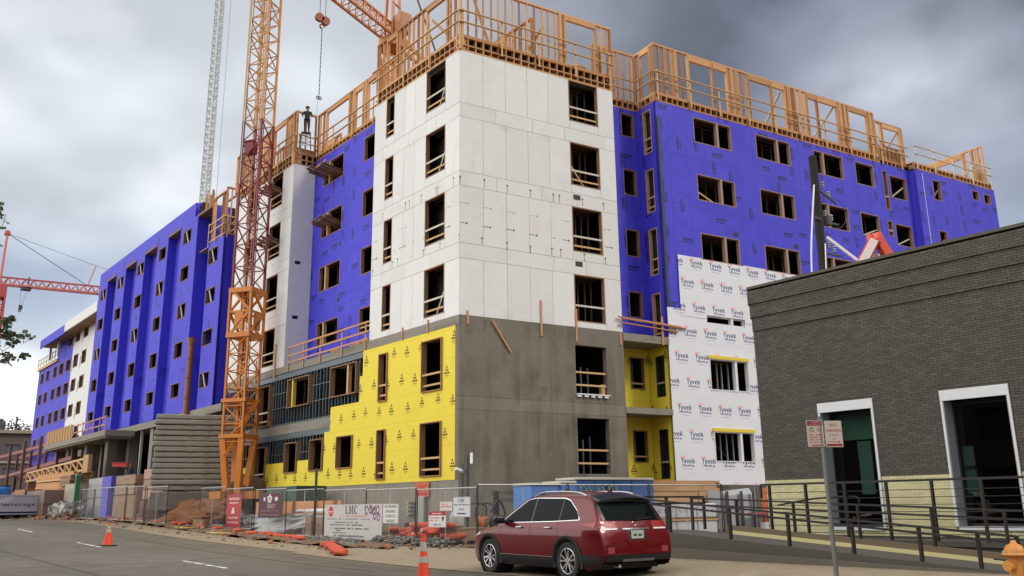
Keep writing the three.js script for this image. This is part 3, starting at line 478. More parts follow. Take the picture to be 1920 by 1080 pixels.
// left block
joistBand(F1, 17.2, 25.8, 21.575, 22.36, 0.0, 21.86); studWall(F1, 17.2, 26.6, 22.36, 25.1, [[18.7, 20.35, 24.8, 23.3], [22.6, 24.2, 24.8]], 0.0, 0.41, [17.5, 20.6]); guard(F1, 17.0, 26, [22.9, 23.45], 0.14, 2.3, 21.6);
joistBand(F4, 0.0, 1.38, 21.575, 22.36, 0.0, 21.9); studWall(F4, 0.05, 1.38, 22.36, 25.1, [], 0.0, 0.62); guard(F4, 0.05, 1.38, [23.0, 23.45], 0.1, 3, 22.2);
fbox(B, 'knee_board', M.ply, F4, 0.1, 1.36, 22.4, 22.75, -0.2, -0.16);
studWall(F1, 17.6, 26, 22.4, 24.6, [[18.4, 20.6, 24.2, 23.3]], -3.2, 0.5);
// side recess and long face
const t3 = 22.24;
joistBand(F2r, 8.66, 11.44, 21.75, t3, 0.0, 0, 0.36); joistBand(F3, w2, -0.02, 21.75, t3, 0.0, 0, 0.36);
studWall(F2r, 8.66, 11.44, t3, 25.14, [[9.0, 9.95, 24.8]], 0.0, 0.4); studWall(F3, w2 + 0.02, -0.15, t3, 25.12, [[-1.1, -0.44, 24.8]], 0.0, 0.45);
guard(F2r, 8.7, 11.3, [22.85, 23.4], 0.14, 3, 21.8); guard(F3, w2 + 0.15, 0.1, [22.85, 23.4], 0.12, 1.5, 21.8);
joistBand(F2, 11.46, 29.35, 21.76, t3, 0.0, 0, 0.385);
studWall(F2, 11.46, 29.32, t3, 25.14, [[14.0, 15.62, 24.72], [15.76, 16.72, 24.72], [18.5, 20.2, 24.74], [20.36, 21.3, 24.74], [23.3, 24.05, 24.74], [24.2, 25.85, 24.74], [26.95, 28.6, 24.76]], 0.0, 0.4, [12.2, 12.9, 17.0, 17.4, 21.6, 22.1, 22.6, 26.1, 26.5, 28.8]);
guard(F2, 11.4, 29.4, [22.85, 23.4], 0.14, 2.15, 21.8);
brace(F2, [21.2, 24.7, -0.2], [20.6, 22.3, -1.4], M.paleRail); brace(F2, [25.8, 24.8, -0.2], [24.6, 22.3, -1.5], M.paleRail); brace(F2, [22.6, 24.0, -0.3], [22.2, 22.3, -1.2]);
studWall(F2, 12, 29, 22.25, 24.7, [[14, 16.7, 24.4], [18.5, 21.3, 24.4], [23.3, 25.9, 24.4], [27, 28.6, 24.4]], -5.5, 0.55);
// narrow bay with a knee wall
joistBand(F2, 29.4, 32.18, 21.62, 22.1, -0.02, 0, 0.385);
studWall(F2, 29.4, 32.1, 22.1, 24.7, [[30.2, 31.75, 24.35, 23.1]], -0.05, 0.5, [31.85]); fbox(B, 'knee_board', M.ply, F2, 29.7, 32.05, 22.15, 23.0, -0.26, -0.2); brace(F2, [31.7, 24.3, -0.2], [31.0, 22.4, -1.4], M.paleRail);
guard(F2, 29.4, 32.2, [22.7, 23.25], 0.1, 1.8, 21.7);
// end block
joistBand(F2e, 32.2, 40.7, 21.76, 22.2, 0.0, 0, 0.385); fbox(B, 'roof_deck', M.ply, F2, 32.2, 40.6, 22.2, 22.24, -1.7, 0.43);
guard(F2e, 32.2, 40.6, [22.75, 23.3], 0.1, 2.0, 21.8, M.paleRail);
{ const p = F2e.P(40.1, 0, -0.1), Fe = frame(p.x, p.z, -RZ, RX, 1);
  studWall(Fe, -7.5, 0.0, 22.24, 25.0, [[-7.0, -4.3, 24.5], [-4.1, -1.5, 24.55]], 0.0, 0.45, [-0.9, -0.5]); brace(F2e, [40.6, 24.3, -0.3], [38.5, 22.3, -1.5], M.paleRail); }
fbox(B, 'wall_return', M.ply, F2e, 39.5, 40.6, 22.25, 23.3, -0.5, -0.44);
for (const u of [33.2, 34.0, 34.6]) fbox(B, 'roof_stud', woodPick(), F2e, u, u + 0.07, 22.24, 22.6 + rr(0, 0.4), -1.2, -1.1);

// rail boards nailed across the side recess at the terrace, uprights on the white side wall
for (const [u, v0, v1] of [[0.35, 8.75, 9.35], [4.05, 8.55, 10.2], [5.95, 8.45, 10.0], [8.45, 8.5, 9.1]]) fbox(B, 'rail_post', railWood, F2, u, u + 0.09, v0, v1, 0.003, 0.05);
fstick(B, 'brace', railWood, F2, [1.55, 9.05, 0.08], [2.5, 7.7, 0.05], 0.07, 0.04);
for (const [v, e] of [[9.72, 12.2], [9.45, 12.0], [9.66, 12.5]]) fstick(B, 'guard_rail', railWood, F2, [8.3 + rr(-0.1, 0.25), v + 0.12, 0.14], [e, v - 0.02, 0.1], 0.04, 0.12);
fbox(B, 'rail_post', railWood, F2, 10.98, 11.08, 8.7, 10.1, 0.04, 0.09);
for (const u of [2.3, 4.4]) fbox(B, 'rail_post', railWood, F1, u, u + 0.08, 8.7, 9.3, 0.022, 0.06);
fbox(B, 'rail_post', M.rail, F1, 18.3, 18.42, 8.6, 10.6, 0.025, 0.08); fbox(B, 'rail_post', M.rail, F1, 21.0, 21.12, 8.6, 10.0, 0.025, 0.08);

// plank platforms pushed out of the windows
function platform(F, u0, u1, v, out, label) {
  const o = thing('window_platform', label, 'platform'); const uc = (u0 + u1) / 2; o.quaternion.copy(F.q); o.position.copy(F.P(uc, v, 0)); const hw = (u1 - u0) / 2;
  for (let i = 0; i < 5; i++) { const a = lerp(-hw, hw, i / 5) + 0.01; stick(o, 'plank', [M.woodDark, M.buck][(i % 2)], V3(a + 0.15, rr(-0.02, 0.02), -0.9), V3(a + 0.15 + rr(-0.05, 0.05), 0.32 + rr(0, 0.05), out + rr(-0.25, 0.15)), 0.24, 0.05, V3(0, 1, 0)); }
  for (const a of [-hw + 0.1, hw - 0.1]) stick(o, 'bracket', M.woodDark, V3(a, -0.12, -0.7), V3(a, 0.2, out - 0.05), 0.1, 0.1, V3(0, 1, 0));
  stick(o, 'edge_board', M.buck, V3(-hw - 0.3, 0.3, out - 0.3), V3(hw + 0.3, 0.34, out - 0.2), 0.05, 0.14, V3(0, 1, 0));
}
platform(F1r, 13.9, 15.6, 20.35, 1.3, 'splayed plank platform sticking out of the top blue recess window'); platform(F1r, 14.0, 15.7, 17.25, 0.9, 'bundle of planks sticking out of the second blue recess window from the top');
platform(F1, 18.8, 20.3, 20.2, 0.9, 'plank platform sticking out of the top left white block window beside the crane mast'); platform(F1, 18.8, 20.3, 16.9, 0.9, 'bundle of planks out of the white block window, second from the top beside the mast');
// ---------- ground ----------
const gh = (z) => 0.7 * sstep(27, 58, -z) - 0.17 * (1 - sstep(17, 31, -z));                   // the street climbs a little away from the camera
const asphaltTex = canvas(1024, 1024, (x, w, h) => {
  x.fillStyle = '#686156'; x.fillRect(0, 0, w, h); stain(x, w, h, 160, (a) => `rgba(40,38,34,${a})`, 0.02, 0.07); stain(x, w, h, 160, (a) => `rgba(150,146,136,${a})`, 0.02, 0.06);
  for (let i = 0; i < 9000; i++) { const g = rr(60, 170) | 0; x.fillStyle = `rgba(${g},${g - 3},${g - 9},.35)`; x.fillRect(rr(0, w), rr(0, h), rr(0.8, 2.2), rr(0.8, 2.2)); }
  x.strokeStyle = 'rgba(30,28,25,.55)'; for (let i = 0; i < 9; i++) { let X = rr(0, w), Y = rr(0, h), a = rr(0, 6); x.lineWidth = rr(1, 2.4); x.beginPath(); x.moveTo(X, Y); for (let q = 0; q < 24; q++) { a += rr(-0.5, 0.5); X += Math.cos(a) * 14; Y += Math.sin(a) * 14; x.lineTo(X, Y); } x.stroke(); }
  for (let i = 0; i < 26; i++) { const X = rr(0, w), Y = rr(0, h), R = rr(8, 42), g = x.createRadialGradient(X, Y, 0, X, Y, R); g.addColorStop(0, `rgba(20,18,16,${rr(0.1, 0.28)})`); g.addColorStop(1, 'rgba(20,18,16,0)'); x.fillStyle = g; x.fillRect(X - R, Y - R, 2 * R, 2 * R); }
  grit(x, w, h, 0, 26);
}); rep(asphaltTex, 7, 7);
const paveTex = canvas(512, 512, (x, w, h) => { x.fillStyle = '#8b7c65'; x.fillRect(0, 0, w, h); stain(x, w, h, 140, (a) => `rgba(80,66,46,${a})`, 0.02, 0.09); stain(x, w, h, 90, (a) => `rgba(210,195,165,${a})`, 0.02, 0.1); for (let i = 0; i < 2500; i++) { const g = rr(90, 200) | 0; x.fillStyle = `rgba(${g},${g - 12},${g - 34},.3)`; x.fillRect(rr(0, w), rr(0, h), rr(0.8, 3), rr(0.8, 3)); } grit(x, w, h, 0, 24); }); rep(paveTex, 4, 4);
const dirtTex = canvas(512, 512, (x, w, h) => { x.fillStyle = '#6a5746'; x.fillRect(0, 0, w, h); stain(x, w, h, 200, (a) => `rgba(40,28,20,${a})`, 0.03, 0.16); stain(x, w, h, 200, (a) => `rgba(160,120,84,${a})`, 0.02, 0.14); for (let i = 0; i < 4000; i++) { const g = rr(40, 150) | 0; x.fillStyle = `rgba(${g + 20},${g + 4},${g - 10},.4)`; x.fillRect(rr(0, w), rr(0, h), rr(1, 4), rr(1, 4)); } grit(x, w, h, 0, 34); }); rep(dirtTex, 3.5, 3.5);
const MA = mTex(asphaltTex, 0.93, { bumpMap: asphaltTex, bumpScale: 0.006 }), MP = mTex(paveTex, 0.92, { bumpMap: paveTex, bumpScale: 0.004 }), MD = mTex(dirtTex, 0.97, { bumpMap: dirtTex, bumpScale: 0.03 });
// a sheet over [x0,x1] x [z0,z1], lifted above the base ground
function groundSheet(name, x0, x1, z0, z1, dx, dz, m, lift, lump = 0, H = gh) {
  const nx = Math.max(1, Math.round((x1 - x0) / dx)), nz = Math.max(1, Math.round((z1 - z0) / dz)), pos = [], uv = [], idx = [];
  for (let j = 0; j <= nz; j++) for (let i = 0; i <= nx; i++) { const x = lerp(x0, x1, i / nx), z = lerp(z0, z1, j / nz); pos.push(x, H(z, x) + lift + (lump ? lump * (fbm(x * 0.9, z * 0.9, 4, 4) - 0.35) : 0), z); uv.push(x, z); }
  for (let j = 0; j < nz; j++) for (let i = 0; i < nx; i++) { const a = j * (nx + 1) + i, b = a + 1, c = a + nx + 1, d = c + 1; idx.push(a, c, b, b, c, d); }
  const g = new THREE.BufferGeometry(); g.setAttribute('position', new THREE.Float32BufferAttribute(pos, 3)); g.setAttribute('uv', new THREE.Float32BufferAttribute(uv, 2)); g.setIndex(idx); g.computeVertexNormals();
  return solo(name, g, m, null, null, null, 'structure');
}
tag(groundSheet('ground', -900, 900, -900, 300, 60, 6, MD, -0.06), 'wide bare ground under the whole place');
{ const m = MA.clone(); m.vertexColors = true; const s = groundSheet('street', -14, 13.6, -150, 30, 0.46, 0.75, m, 0), p = s.geometry.attributes.position, c = new Float32Array(p.count * 3);
  for (let i = 0; i < p.count; i++) { const x = p.getX(i), z = p.getZ(i); let k = 0.82 + 0.5 * (fbm(x * 0.35, z * 0.12, 6, 4) - 0.5) + 0.28 * (fbm(x * 1.6 + 9, z * 0.9, 2, 3) - 0.5); for (const w of [3.4, 5.2, 9.6, 11.2]) k -= 0.1 * Math.exp(-(((x - w + 0.2 * Math.sin(z * 0.1)) / 0.28) ** 2)); k += 0.06 * Math.exp(-(((x - 7.3) / 0.9) ** 2)); const d = sstep(8.5, 13, x + 3 * (fbm(x * 0.5, z * 0.3, 12, 3) - 0.5)) * 0.8 * (z < -16 ? 1 : 0.4); if (fbm(x * 0.18 + 40, z * 0.09, 3, 2) > 0.6) k *= 0.86; c.set([k * lerp(1, 1.16, d), k * lerp(1, 1.04, d), k * lerp(1, 0.88, d)], i * 3); }
  s.geometry.setAttribute('color', new THREE.BufferAttribute(c, 3)); tag(s, 'grey asphalt street with white lane dashes'); }
tag(groundSheet('street', -14, 13.6, -420, -150, 14, 10, MA, 0), 'far end of the grey asphalt street');
tag(groundSheet('gutter', 12.4, 14.3, -200, -25.5, 0.65, 2, MP, 0.008), 'dusty concrete gutter strip along the fence');
const gd = (z, x) => lerp(gh(z), Math.max(gh(z), 0), sstep(12.4, 14.2, x));
tag(groundSheet('driveway', 12.0, 16.45, -25.5, 40, 0.6, 1, MP, 0.012, 0, gd), 'tan concrete sidewalk and driveway apron behind the red car');
tag(groundSheet('construction_ground', 14.3, 21, -160, -23.9, 0.5, 0.6, MD, 0.02, 0.3, (z) => Math.max(gh(z), 0)), 'churned brown dirt between the fence and the building');
tag(groundSheet('construction_ground', 16.45, 60, -23.9, -14.3, 0.8, 0.6, MD, 0.012, 0.12, () => 0), 'bare dirt yard beside the wrapped wall');
{ const m = mat(0.72, 0.72, 0.68, 0.8), tagM = (g, l) => solo('lane_marking', g, m, l, null, null, 'structure');
  for (const [x, z0, z1] of [[8.45, -24.4, -21.2], [8.45, -35.6, -32.3], [8.45, -46.4, -43.4], [8.45, -57.5, -54.5], [8.45, -68, -65]]) { const n = 24, pos = [], idx = []; for (let i = 0; i <= n; i++) { const z = lerp(z0, z1, i / n), y = gh(z) + 0.006; pos.push(x - 0.055 + rr(-0.02, 0.02), y, z, x + 0.055 + rr(-0.02, 0.02), y, z); } for (let i = 0; i < n; i++) { if (i % 6 === 5 || rnd() < 0.06) continue; const a = 2 * i; idx.push(a, a + 2, a + 1, a + 1, a + 2, a + 3); } const g = new THREE.BufferGeometry(); g.setAttribute('position', new THREE.Float32BufferAttribute(pos, 3)); g.setIndex(idx); g.computeVertexNormals(); tagM(g, 'worn white lane dash on the asphalt'); } }
{ const tar = mat(0.03, 0.028, 0.026, 0.6), seam = (pts, w, l) => { const c = new THREE.CatmullRomCurve3(pts.map(([x, z]) => V3(x, 0, z))), P = c.getPoints(90), pos = [], idx = []; P.forEach((p, i) => { const q = P[Math.min(i + 1, 90)].clone().sub(P[Math.max(i - 1, 0)]).normalize(), k = w * rr(0.5, 1.2), X = p.x + rr(-0.02, 0.02), Z = p.z, y = gh(Z) + 0.005; pos.push(X - q.z * k, y, Z + q.x * k, X + q.z * k, y, Z - q.x * k); }); for (let i = 0; i < 90; i++) { const a = 2 * i; idx.push(a, a + 1, a + 2, a + 1, a + 3, a + 2); } const g = new THREE.BufferGeometry(); g.setAttribute('position', new THREE.Float32BufferAttribute(pos, 3)); g.setIndex(idx); g.computeVertexNormals(); const m = tar.clone(); m.side = THREE.DoubleSide; solo('tar_seam', g, m, l, null, null, 'structure'); };
  seam([[10.6, -18], [10.4, -26], [10.7, -36], [10.3, -50], [10.6, -70]], 0.022, 'long dark tar seam along the right lane'); seam([[3.2, -24], [5.4, -24.6], [7.8, -24.1], [10.4, -25.2], [12.0, -24.8]], 0.02, 'dark tar seam crossing the street'); seam([[4.4, -34], [7, -36], [9.6, -35.2], [12.4, -36.6]], 0.02, 'second dark tar seam crossing the street farther away'); seam([[5.6, -18], [5.5, -30], [5.9, -48], [5.6, -70]], 0.018, 'dark tar seam along the left lane'); }
// ---------- the long blue building down the street ----------
const B2 = thing('blue_apartment_building', 'long blue sheathed apartment building with upright recesses, left of the crane mast', 'building');
{
  const b2 = (o) => o, P = (u0, u1, v0, v1, holes, w = 0, t = 0.2) => fwall(B2, 'blue_wall', MB2, F1, rect(u0, u1, v0, v1), holes, w, t);
  const C = [[34.95, 36.72], [40.85, 42.55], [46.6, 48.4], [52.6, 54.4], [58.4, 60.2]], CH = [[31.0, 33.7], [37.4, 40.4], [43.2, 46.5], [48.8, 52.1], [55.0, 58.0]];
  const H = [10.3, 13.37, 16.32, 19.25, 22.15], S = [9.2, 12.14, 15.15, 18.08, 21.05];
  // piers between the recesses and the parapet over them
  const piers = [[33.7, 37.4], [40.4, 43.2], [46.5, 48.8], [52.1, 55.0], [58.0, 61.0]];
  piers.forEach(([a, b], i) => P(a, b, 7.98, 22.82, S.map((s, f) => [C[i][0], C[i][1], s, H[f]])));
  P(34.4, 61.0, 22.82, 23.98, []);
  CH.forEach(([a, b], i) => { const dd = i ? 0.66 : 1.2; fbox(B2, 'recess_wall', MB2, F1, a - 0.1, b + 0.1, 7.99, 22.8, -dd - 0.15, -dd); for (const u of [a, b]) fbox(B2, 'recess_wall', MB2, F1, u === a ? a - 0.15 : b + 0.003, u === a ? a - 0.003 : b + 0.15, 7.985, 22.8, -dd + 0.002, -0.201); fbox(B2, 'recess_head', M.woodDark, F1, a + 0.03, b - 0.03, 22.62, 22.81, -dd + 0.005, 0.03); fbox(B2, 'drain_strip', mat(0.35, 0.33, 0.55, 0.5), F1, a + 0.35, a + 0.43, 8, 22.5, -dd + 0.001, -dd + 0.05); });
  // bay at the near end
  P(28.1, 31.0, 7.95, 19.85, [[29.02, 30.88, 9.3, 10.4], [29.02, 30.88, 12.25, 13.4], [29.02, 30.88, 15.25, 16.36], [29.02, 30.88, 18.15, 19.3]]);
  const F5 = (() => { const p = F1.P(28.1, 0, 0); return frame(p.x, p.z, 1, 0, 1); })();
  fwall(B2, 'blue_wall', MB2, F5, rect(0.003, 2.2, 7.9, 19.84), [], 0, 0.2);
  fwall(B2, 'blue_wall', MB2, F1, rect(25.85, 28.2, 7.9, 21.8), [], -1.5, 0.2);
  const win = (u0, u1, v0, v1, br) => { const w = u1 - u0, h = v1 - v0, o = buck(B2, F1, u0, u1, v0, v1, M.woodDark, 0.012, 0.2, 0.06); if (br) subStick(o, 'brace', M.paleRail, [-0.35, h / 2 - 0.06, 0.06], [0.2, -h / 2 + 0.06, 0.06], 0.1, 0.05); for (const u of [u0 - 0.05, u1 + 0.01]) fbox(B2, 'interior_wall', M.inside, F1, u, u + 0.04, v0 - 0.2, v1 + 0.2, -1.49, -0.205); return o; };
  C.forEach(([a, b], i) => S.forEach((s, f) => win(a, b, s, H[f], [[4, 2], [3], [4, 2], [4], [4, 2]][i].includes(f))));
  [[9.3, 10.4], [12.25, 13.4], [15.25, 16.36], [18.15, 19.3]].forEach(([s, h], f) => win(29.02, 30.88, s, h, f !== 1));
  piers.forEach(([a, b], i) => S.forEach((s, f) => { if (f < 3) fbox(B2, 'vent_hole', M.black, F1, a + 0.75, a + 0.95, H[f] + 0.75, H[f] + 0.95, 0.001, 0.01); }));
  // frames over the bay
  const keep = B; studWallOn(B2, F1, 28.1, 31.0, 19.9, 23.2); 
  function studWallOn(par, F, u0, u1, v0, v1) {
    for (const [a, b] of [[v0, v0 + 0.1], [v1 - 0.12, v1]]) fbox(par, 'plate', woodPick(), F, u0, u1, a, b, -0.14, 0);
    for (let u = u0; u < u1 - 0.05; u += 0.36) if (!(u > u0 + 0.9 && u < u1 - 0.9)) fbox(par, 'roof_stud', woodPick(), F, u, u + 0.055, v0 + 0.1, v1 - 0.12, -0.14, -0.004);
    for (const q of [0.7, 1.25]) fbox(par, 'guard_rail', M.rail, F, u0 - 0.1, u1 + 0.1, v0 + q, v0 + q + 0.09, 0.04, 0.08);
    for (const u of [u0 + 0.1, u1 - 0.15, (u0 + u1) / 2]) fbox(par, 'rail_post', M.rail, F, u, u + 0.09, v0 - 0.3, v0 + 1.4, 0.0805, 0.12);
  }
  studWallOn(B2, F5, 0.02, 2.1, 19.9, 23.4); studWallOn(B2, (() => { const p = F1.P(0, 0, -1.3); return frame(p.x, p.z, 0, 1, -1); })(), 28, 33.2, 20.1, 23.6);
  for (let i = 0; i < 7; i++) { const u = rr(31.2, 33.6); fbox(B2, 'roof_stud', woodPick(), F1, u, u + 0.06, 22.83, 23.98 + rr(0, 0.5), -0.5, -0.36); }
  fstick(B2, 'diagonal_brace', M.rail, F1, [28.6, 23.0, -0.3], [31.4, 20.3, -0.8], 0.12, 0.05);
  // floor line, columns and the open storeys at street level
  fbox(B2, 'slab_edge', MCL, F1, 26.3, 61.5, 7.42, 7.93, -6, 0.06);
  for (const [i, u] of [28.5, 34.5, 40.5, 46.5, 50.2, 54.6, 60.6].entries()) fbox(B2, 'concrete_column', MCL, F1, u, u + 0.75, 0.2, 7.415, -0.9, -0.15);
  for (const u of [31.5, 37.5, 43.4]) fbox(B2, 'steel_post', M.galv, F1, u, u + 0.16, 0.3, 7.41, -0.3, -0.12);
  fbox(B2, 'spandrel', MCL, F1, 29.3, 60, 3.1, 3.55, -0.7, -0.4);
  for (const [a, b] of [[29.4, 34], [35.4, 40], [41.4, 45.5], [47.4, 49.4]]) fbox(B2, 'infill_wall', MC, F1, a, b, 0.2, 3.09, -1.4, -1.2);
  for (const [a, b] of [[31.8, 34.3], [37.8, 40.3]]) fbox(B2, 'infill_wall', mat(0.16, 0.15, 0.13, 0.95), F1, a, b, 3.56, 7.4, -1.0, -0.9);
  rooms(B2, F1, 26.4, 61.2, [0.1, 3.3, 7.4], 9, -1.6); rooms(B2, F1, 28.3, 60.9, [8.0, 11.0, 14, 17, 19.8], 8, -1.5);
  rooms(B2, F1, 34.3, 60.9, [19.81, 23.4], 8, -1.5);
  fbox(B2, 'roof_deck', M.ply, F1, 28.2, 33.6, 19.82, 19.88, -9, -0.25); fbox(B2, 'wall', M.inside, F1, 33.75, 34.1, 19.9, 23.9, -8, -0.3);
  fbox(B2, 'roof_deck', M.ply, F1, 34.2, 61, 23.41, 23.46, -9, -0.21); fbox(B2, 'parapet_end', MB2, F1, 34.25, 34.4, 22.8, 23.97, -2, -0.21);
  // raised deck with a timber edge, standing over the pavement
  fbox(B2, 'deck_slab', MCL, F1, 44.5, 66, 7.0, 7.45, 0.062, 2.3); fbox(B2, 'deck_slab', mat(0.2, 0.16, 0.12, 0.95), F1, 44.6, 65.9, 6.85, 6.99, 0.2, 2.2);
  for (let u = 55.5; u < 65.9; u += 1.05) { fbox(B2, 'edge_board', M.ply, F1, u, u + 1.02, 7.46, 8.7, 2.2, 2.24); fbox(B2, 'edge_rib', M.rail, F1, u + 0.45, u + 0.53, 7.46, 8.75, 2.245, 2.3); }
  for (const v of [7.9, 8.5]) fbox(B2, 'guard_rail', railWood, F1, 44.6, 55.4, v - 0.04, v + 0.05, 2.2, 2.25); for (let u = 44.7; u < 55.3; u += 1.75) fbox(B2, 'rail_post', railWood, F1, u, u + 0.09, 7.2, 8.6, 2.255, 2.32);
  for (const u of [47.2, 53.8, 60.4, 65]) fbox(B2, 'concrete_column', MC, F1, u, u + 0.9, 0.4, 6.84, 0.5, 1.3);
  fstick(B2, 'rust_chute', M.woodDark, F1, [0, 0, 0], [0, 0.01, 0], 0.001, 0.001).removeFromParent();
}
{ const o = thing('debris_chute', 'tall rust brown debris chute standing in a recess of the long blue building', 'chute', [20.75, 0, -61.6]);
  obj(o, 'tube', mergeGeometries([cyl(0.22, 0.2, 12.0, 0, 0.7, 0, 16)]), mat(0.32, 0.13, 0.05, 0.7)); obj(o, 'hopper', cyl(0.23, 0.34, 0.5, 0, 12.6, 0, 16), mat(0.36, 0.16, 0.07, 0.7)); for (let i = 0; i < 8; i++) obj(o, 'collar', cyl(0.245, 0.245, 0.1, 0, 1.8 + i * 1.4, 0, 16), mat(0.28, 0.11, 0.045, 0.7)); }

// ---------- far wing ----------
const B3 = thing('far_apartment_wing', 'distant white and blue wing with a flat canopy far down the street', 'building');
{
  const Fw = frame(22.5, 0, 0, 1, -1), ws = (a) => a.map(([p, q]) => [-q, -p]);          // u = -z
  const rowsH = [20.8, 18.05, 15.32, 12.52, 9.8], rowsS = [19.45, 16.6, 13.95, 11.15, 8.5];
  const cw = [[99.4, 101.3], [102.8, 104.8]];
  fwall(B3, 'white_wall', MWs[0], Fw, rect(90, 105.6, 7.4, 21.9), cw.flatMap(([a, b]) => rowsH.slice(0, 4).map((h, i) => [a, b, rowsS[i], h])), 0, 0.25);
  cw.forEach(([a, b]) => rowsH.slice(0, 4).forEach((h, i) => { const o = buck(B3, Fw, a, b, rowsS[i], h, M.woodDark, 0.01, 0.3, 0.09); sub(o, 'mullion', M.woodDark, 0.2, 0.3, -(h - rowsS[i]) / 2 + 0.09, (h - rowsS[i]) / 2 - 0.09, -0.1, 0.1); fbox(B3, 'wall_stain', mat(0.35, 0.36, 0.4, 0.9), Fw, b + 0.25, b + 0.6, rowsS[i] - 0.3, h - 0.5, 0.002, 0.01); }));
  const cb = [[106.2, 108.2], [109.5, 111.4], [112.7, 114.3], [116.5, 118.1], [119.5, 121.1]];
  fwall(B3, 'blue_wall', MB2, Fw, [[105.6, 3.9], [122.6, 3.9], [122.6, 18.7], [113.2, 18.7], [113.2, 21.9], [105.6, 21.9]], cb.flatMap(([a, b], c) => [...(c === 0 ? [[a, b, 19.4, 20.8]] : []), [a, b, 16.55, 17.95], [a, b, 13.9, 15.3], [a, b, 11.1, 12.5], [a, b, 8.3, 9.8], [a, b, 5.3, 6.8]]), -0.02, 0.25);
  cb.forEach(([a, b], c) => [...(c === 0 ? [[19.4, 20.8]] : []), [16.55, 17.95], [13.9, 15.3], [11.1, 12.5], [8.3, 9.8], [5.3, 6.8]].forEach(([s, h]) => buck(B3, Fw, a, b, s, h, M.woodDark, 0.02, 0.25, 0.1)));
  // canopy with fascia
  fbox(B3, 'canopy_fascia', MWs[0], F1, 61.2, 74.4, 20.35, 21.35, -0.12, 0); fbox(B3, 'canopy_fascia', MB2, F1, 74.4, 86.4, 20.2, 21.2, -0.12, -0.01); fbox(B3, 'canopy', M.woodDark, F1, 61.2, 86.3, 20.4, 20.55, -8, -0.122); fbox(B3, 'canopy', mat(0.12, 0.11, 0.1, 0.9), F1, 61.2, 86.3, 21.2, 21.3, -8, -0.122);
  fbox(B3, 'roof_edge', M.steelDark, F1, 79, 86.2, 21.3, 21.6, -4, -0.5);
  fbox(B3, 'canopy_post', M.galv, F1, 84.6, 84.85, 18.7, 20.39, -1.0, -0.75); fbox(B3, 'canopy_post', M.galv, F1, 80.4, 80.65, 18.7, 20.39, -1.0, -0.75);
  fbox(B3, 'terrace_slab', M.rail, F1, 83, 93.3, 18.4, 18.72, -6, -1.3); for (const v of [19.2, 19.75]) fbox(B3, 'guard_rail', mat(0.7, 0.62, 0.3, 0.7), F1, 84, 93.3, v, v + 0.1, -1.4, -1.34); for (let u = 84; u < 93.3; u += 1.5) fbox(B3, 'rail_post', mat(0.7, 0.62, 0.3, 0.7), F1, u, u + 0.1, 18.72, 19.9, -1.33, -1.25);
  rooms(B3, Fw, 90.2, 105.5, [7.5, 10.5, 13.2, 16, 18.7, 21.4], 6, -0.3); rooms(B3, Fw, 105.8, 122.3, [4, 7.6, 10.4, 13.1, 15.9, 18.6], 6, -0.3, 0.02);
  fbox(B3, 'end_wall', MB2, Fw, 122.4, 122.6, 4, 18.6, -9, -0.28); fbox(B3, 'rear_wall', M.inside, Fw, 105.7, 113.1, 18.7, 20.3, -4, -3.8);
  fbox(B3, 'slab_edge', MCL, Fw, 88, 106, 6.6, 7.38, -8, 0.3); for (let u = 90; u < 124; u += 5.2) fbox(B3, 'concrete_column', MCL, Fw, u, u + 0.8, 0.4, u < 105 ? 6.58 : 3.88, -1, -0.2); fbox(B3, 'base_wall', M.inside, Fw, 88, 123, 0, 6.5, -6, -5.8);
}
// scaffold and steel in front of the far wing
{ const o = thing('steel_scaffold', 'rust red steel scaffold of posts and beams under the far blue wing', 'scaffold', [19.5, 0.6, -105]); const m = mat(0.16, 0.06, 0.05, 0.7);
  for (const z of [-20, -12, -4, 4, 12, 18]) for (const x of [0, 2.2]) stick(o, 'post', m, V3(x, 0, z), V3(x, 8.2, z), 0.28, 0.28);
  for (const y of [2.6, 4.6, 7.2]) for (const x of [0, 2.2]) stick(o, 'beam', mat(0.26, 0.1, 0.09, 0.7), V3(x + 0.2, y, -20), V3(x + 0.2, y + (y === 4.6 ? 0.8 : 0), 18), 0.25, 0.35);
  for (const z of [-20, -8, 4, 14]) stick(o, 'deck_board', M.rail, V3(1.2, 4.9, z), V3(1.2, 4.9, z + 3.6), 1.9, 0.1); }
{ const o = thing('brown_building', 'dark brown brick building behind the scaffold at the far left edge', 'building'); const m = mat(0.12, 0.09, 0.075, 0.95), Fb = frame(20, -158, 0.97, 0.25, 1);
  fwall(o, 'brick_wall', m, Fb, rect(-14, 14, 0, 13.2), [-12, -8.5, -5, -1.5, 2, 5.5, 9].flatMap((u) => [2, 6, 9.6].map((v) => [u, u + 2, v, v + 1.9])), 0, 0.5); for (const u of [-12, -8.5, -5, -1.5, 2, 5.5, 9]) for (const v of [2, 6, 9.6]) { fbox(o, 'window', mat(0.1, 0.11, 0.12, 0.2), Fb, u, u + 2, v, v + 1.9, -0.3, -0.25); }
  fbox(o, 'cornice', mat(0.3, 0.25, 0.2, 0.9), Fb, -14.3, 14.3, 13.2, 13.7, -0.5, 0.5); fbox(o, 'belt_course', mat(0.34, 0.29, 0.24, 0.9), Fb, -14.1, 14.1, 8.6, 8.9, 0.001, 0.25); fbox(o, 'roof', m, Fb, -14, 14, 13, 13.15, -16, -0.5); fbox(o, 'side_wall', m, Fb, 13.5, 14, 0, 13, -16, -0.51); fbox(o, 'side_wall', m, Fb, -14, -13.5, 0, 13, -16, -0.51); fbox(o, 'roof_house', m, Fb, -6, 4, 13.15, 16, -12, -6);
  obj(o, 'parapet_rail', mergeGeometries([barG(Fb.P(-14, 14.4, 0), Fb.P(14, 14.4, 0), 0.08)]), M.steelDark); }

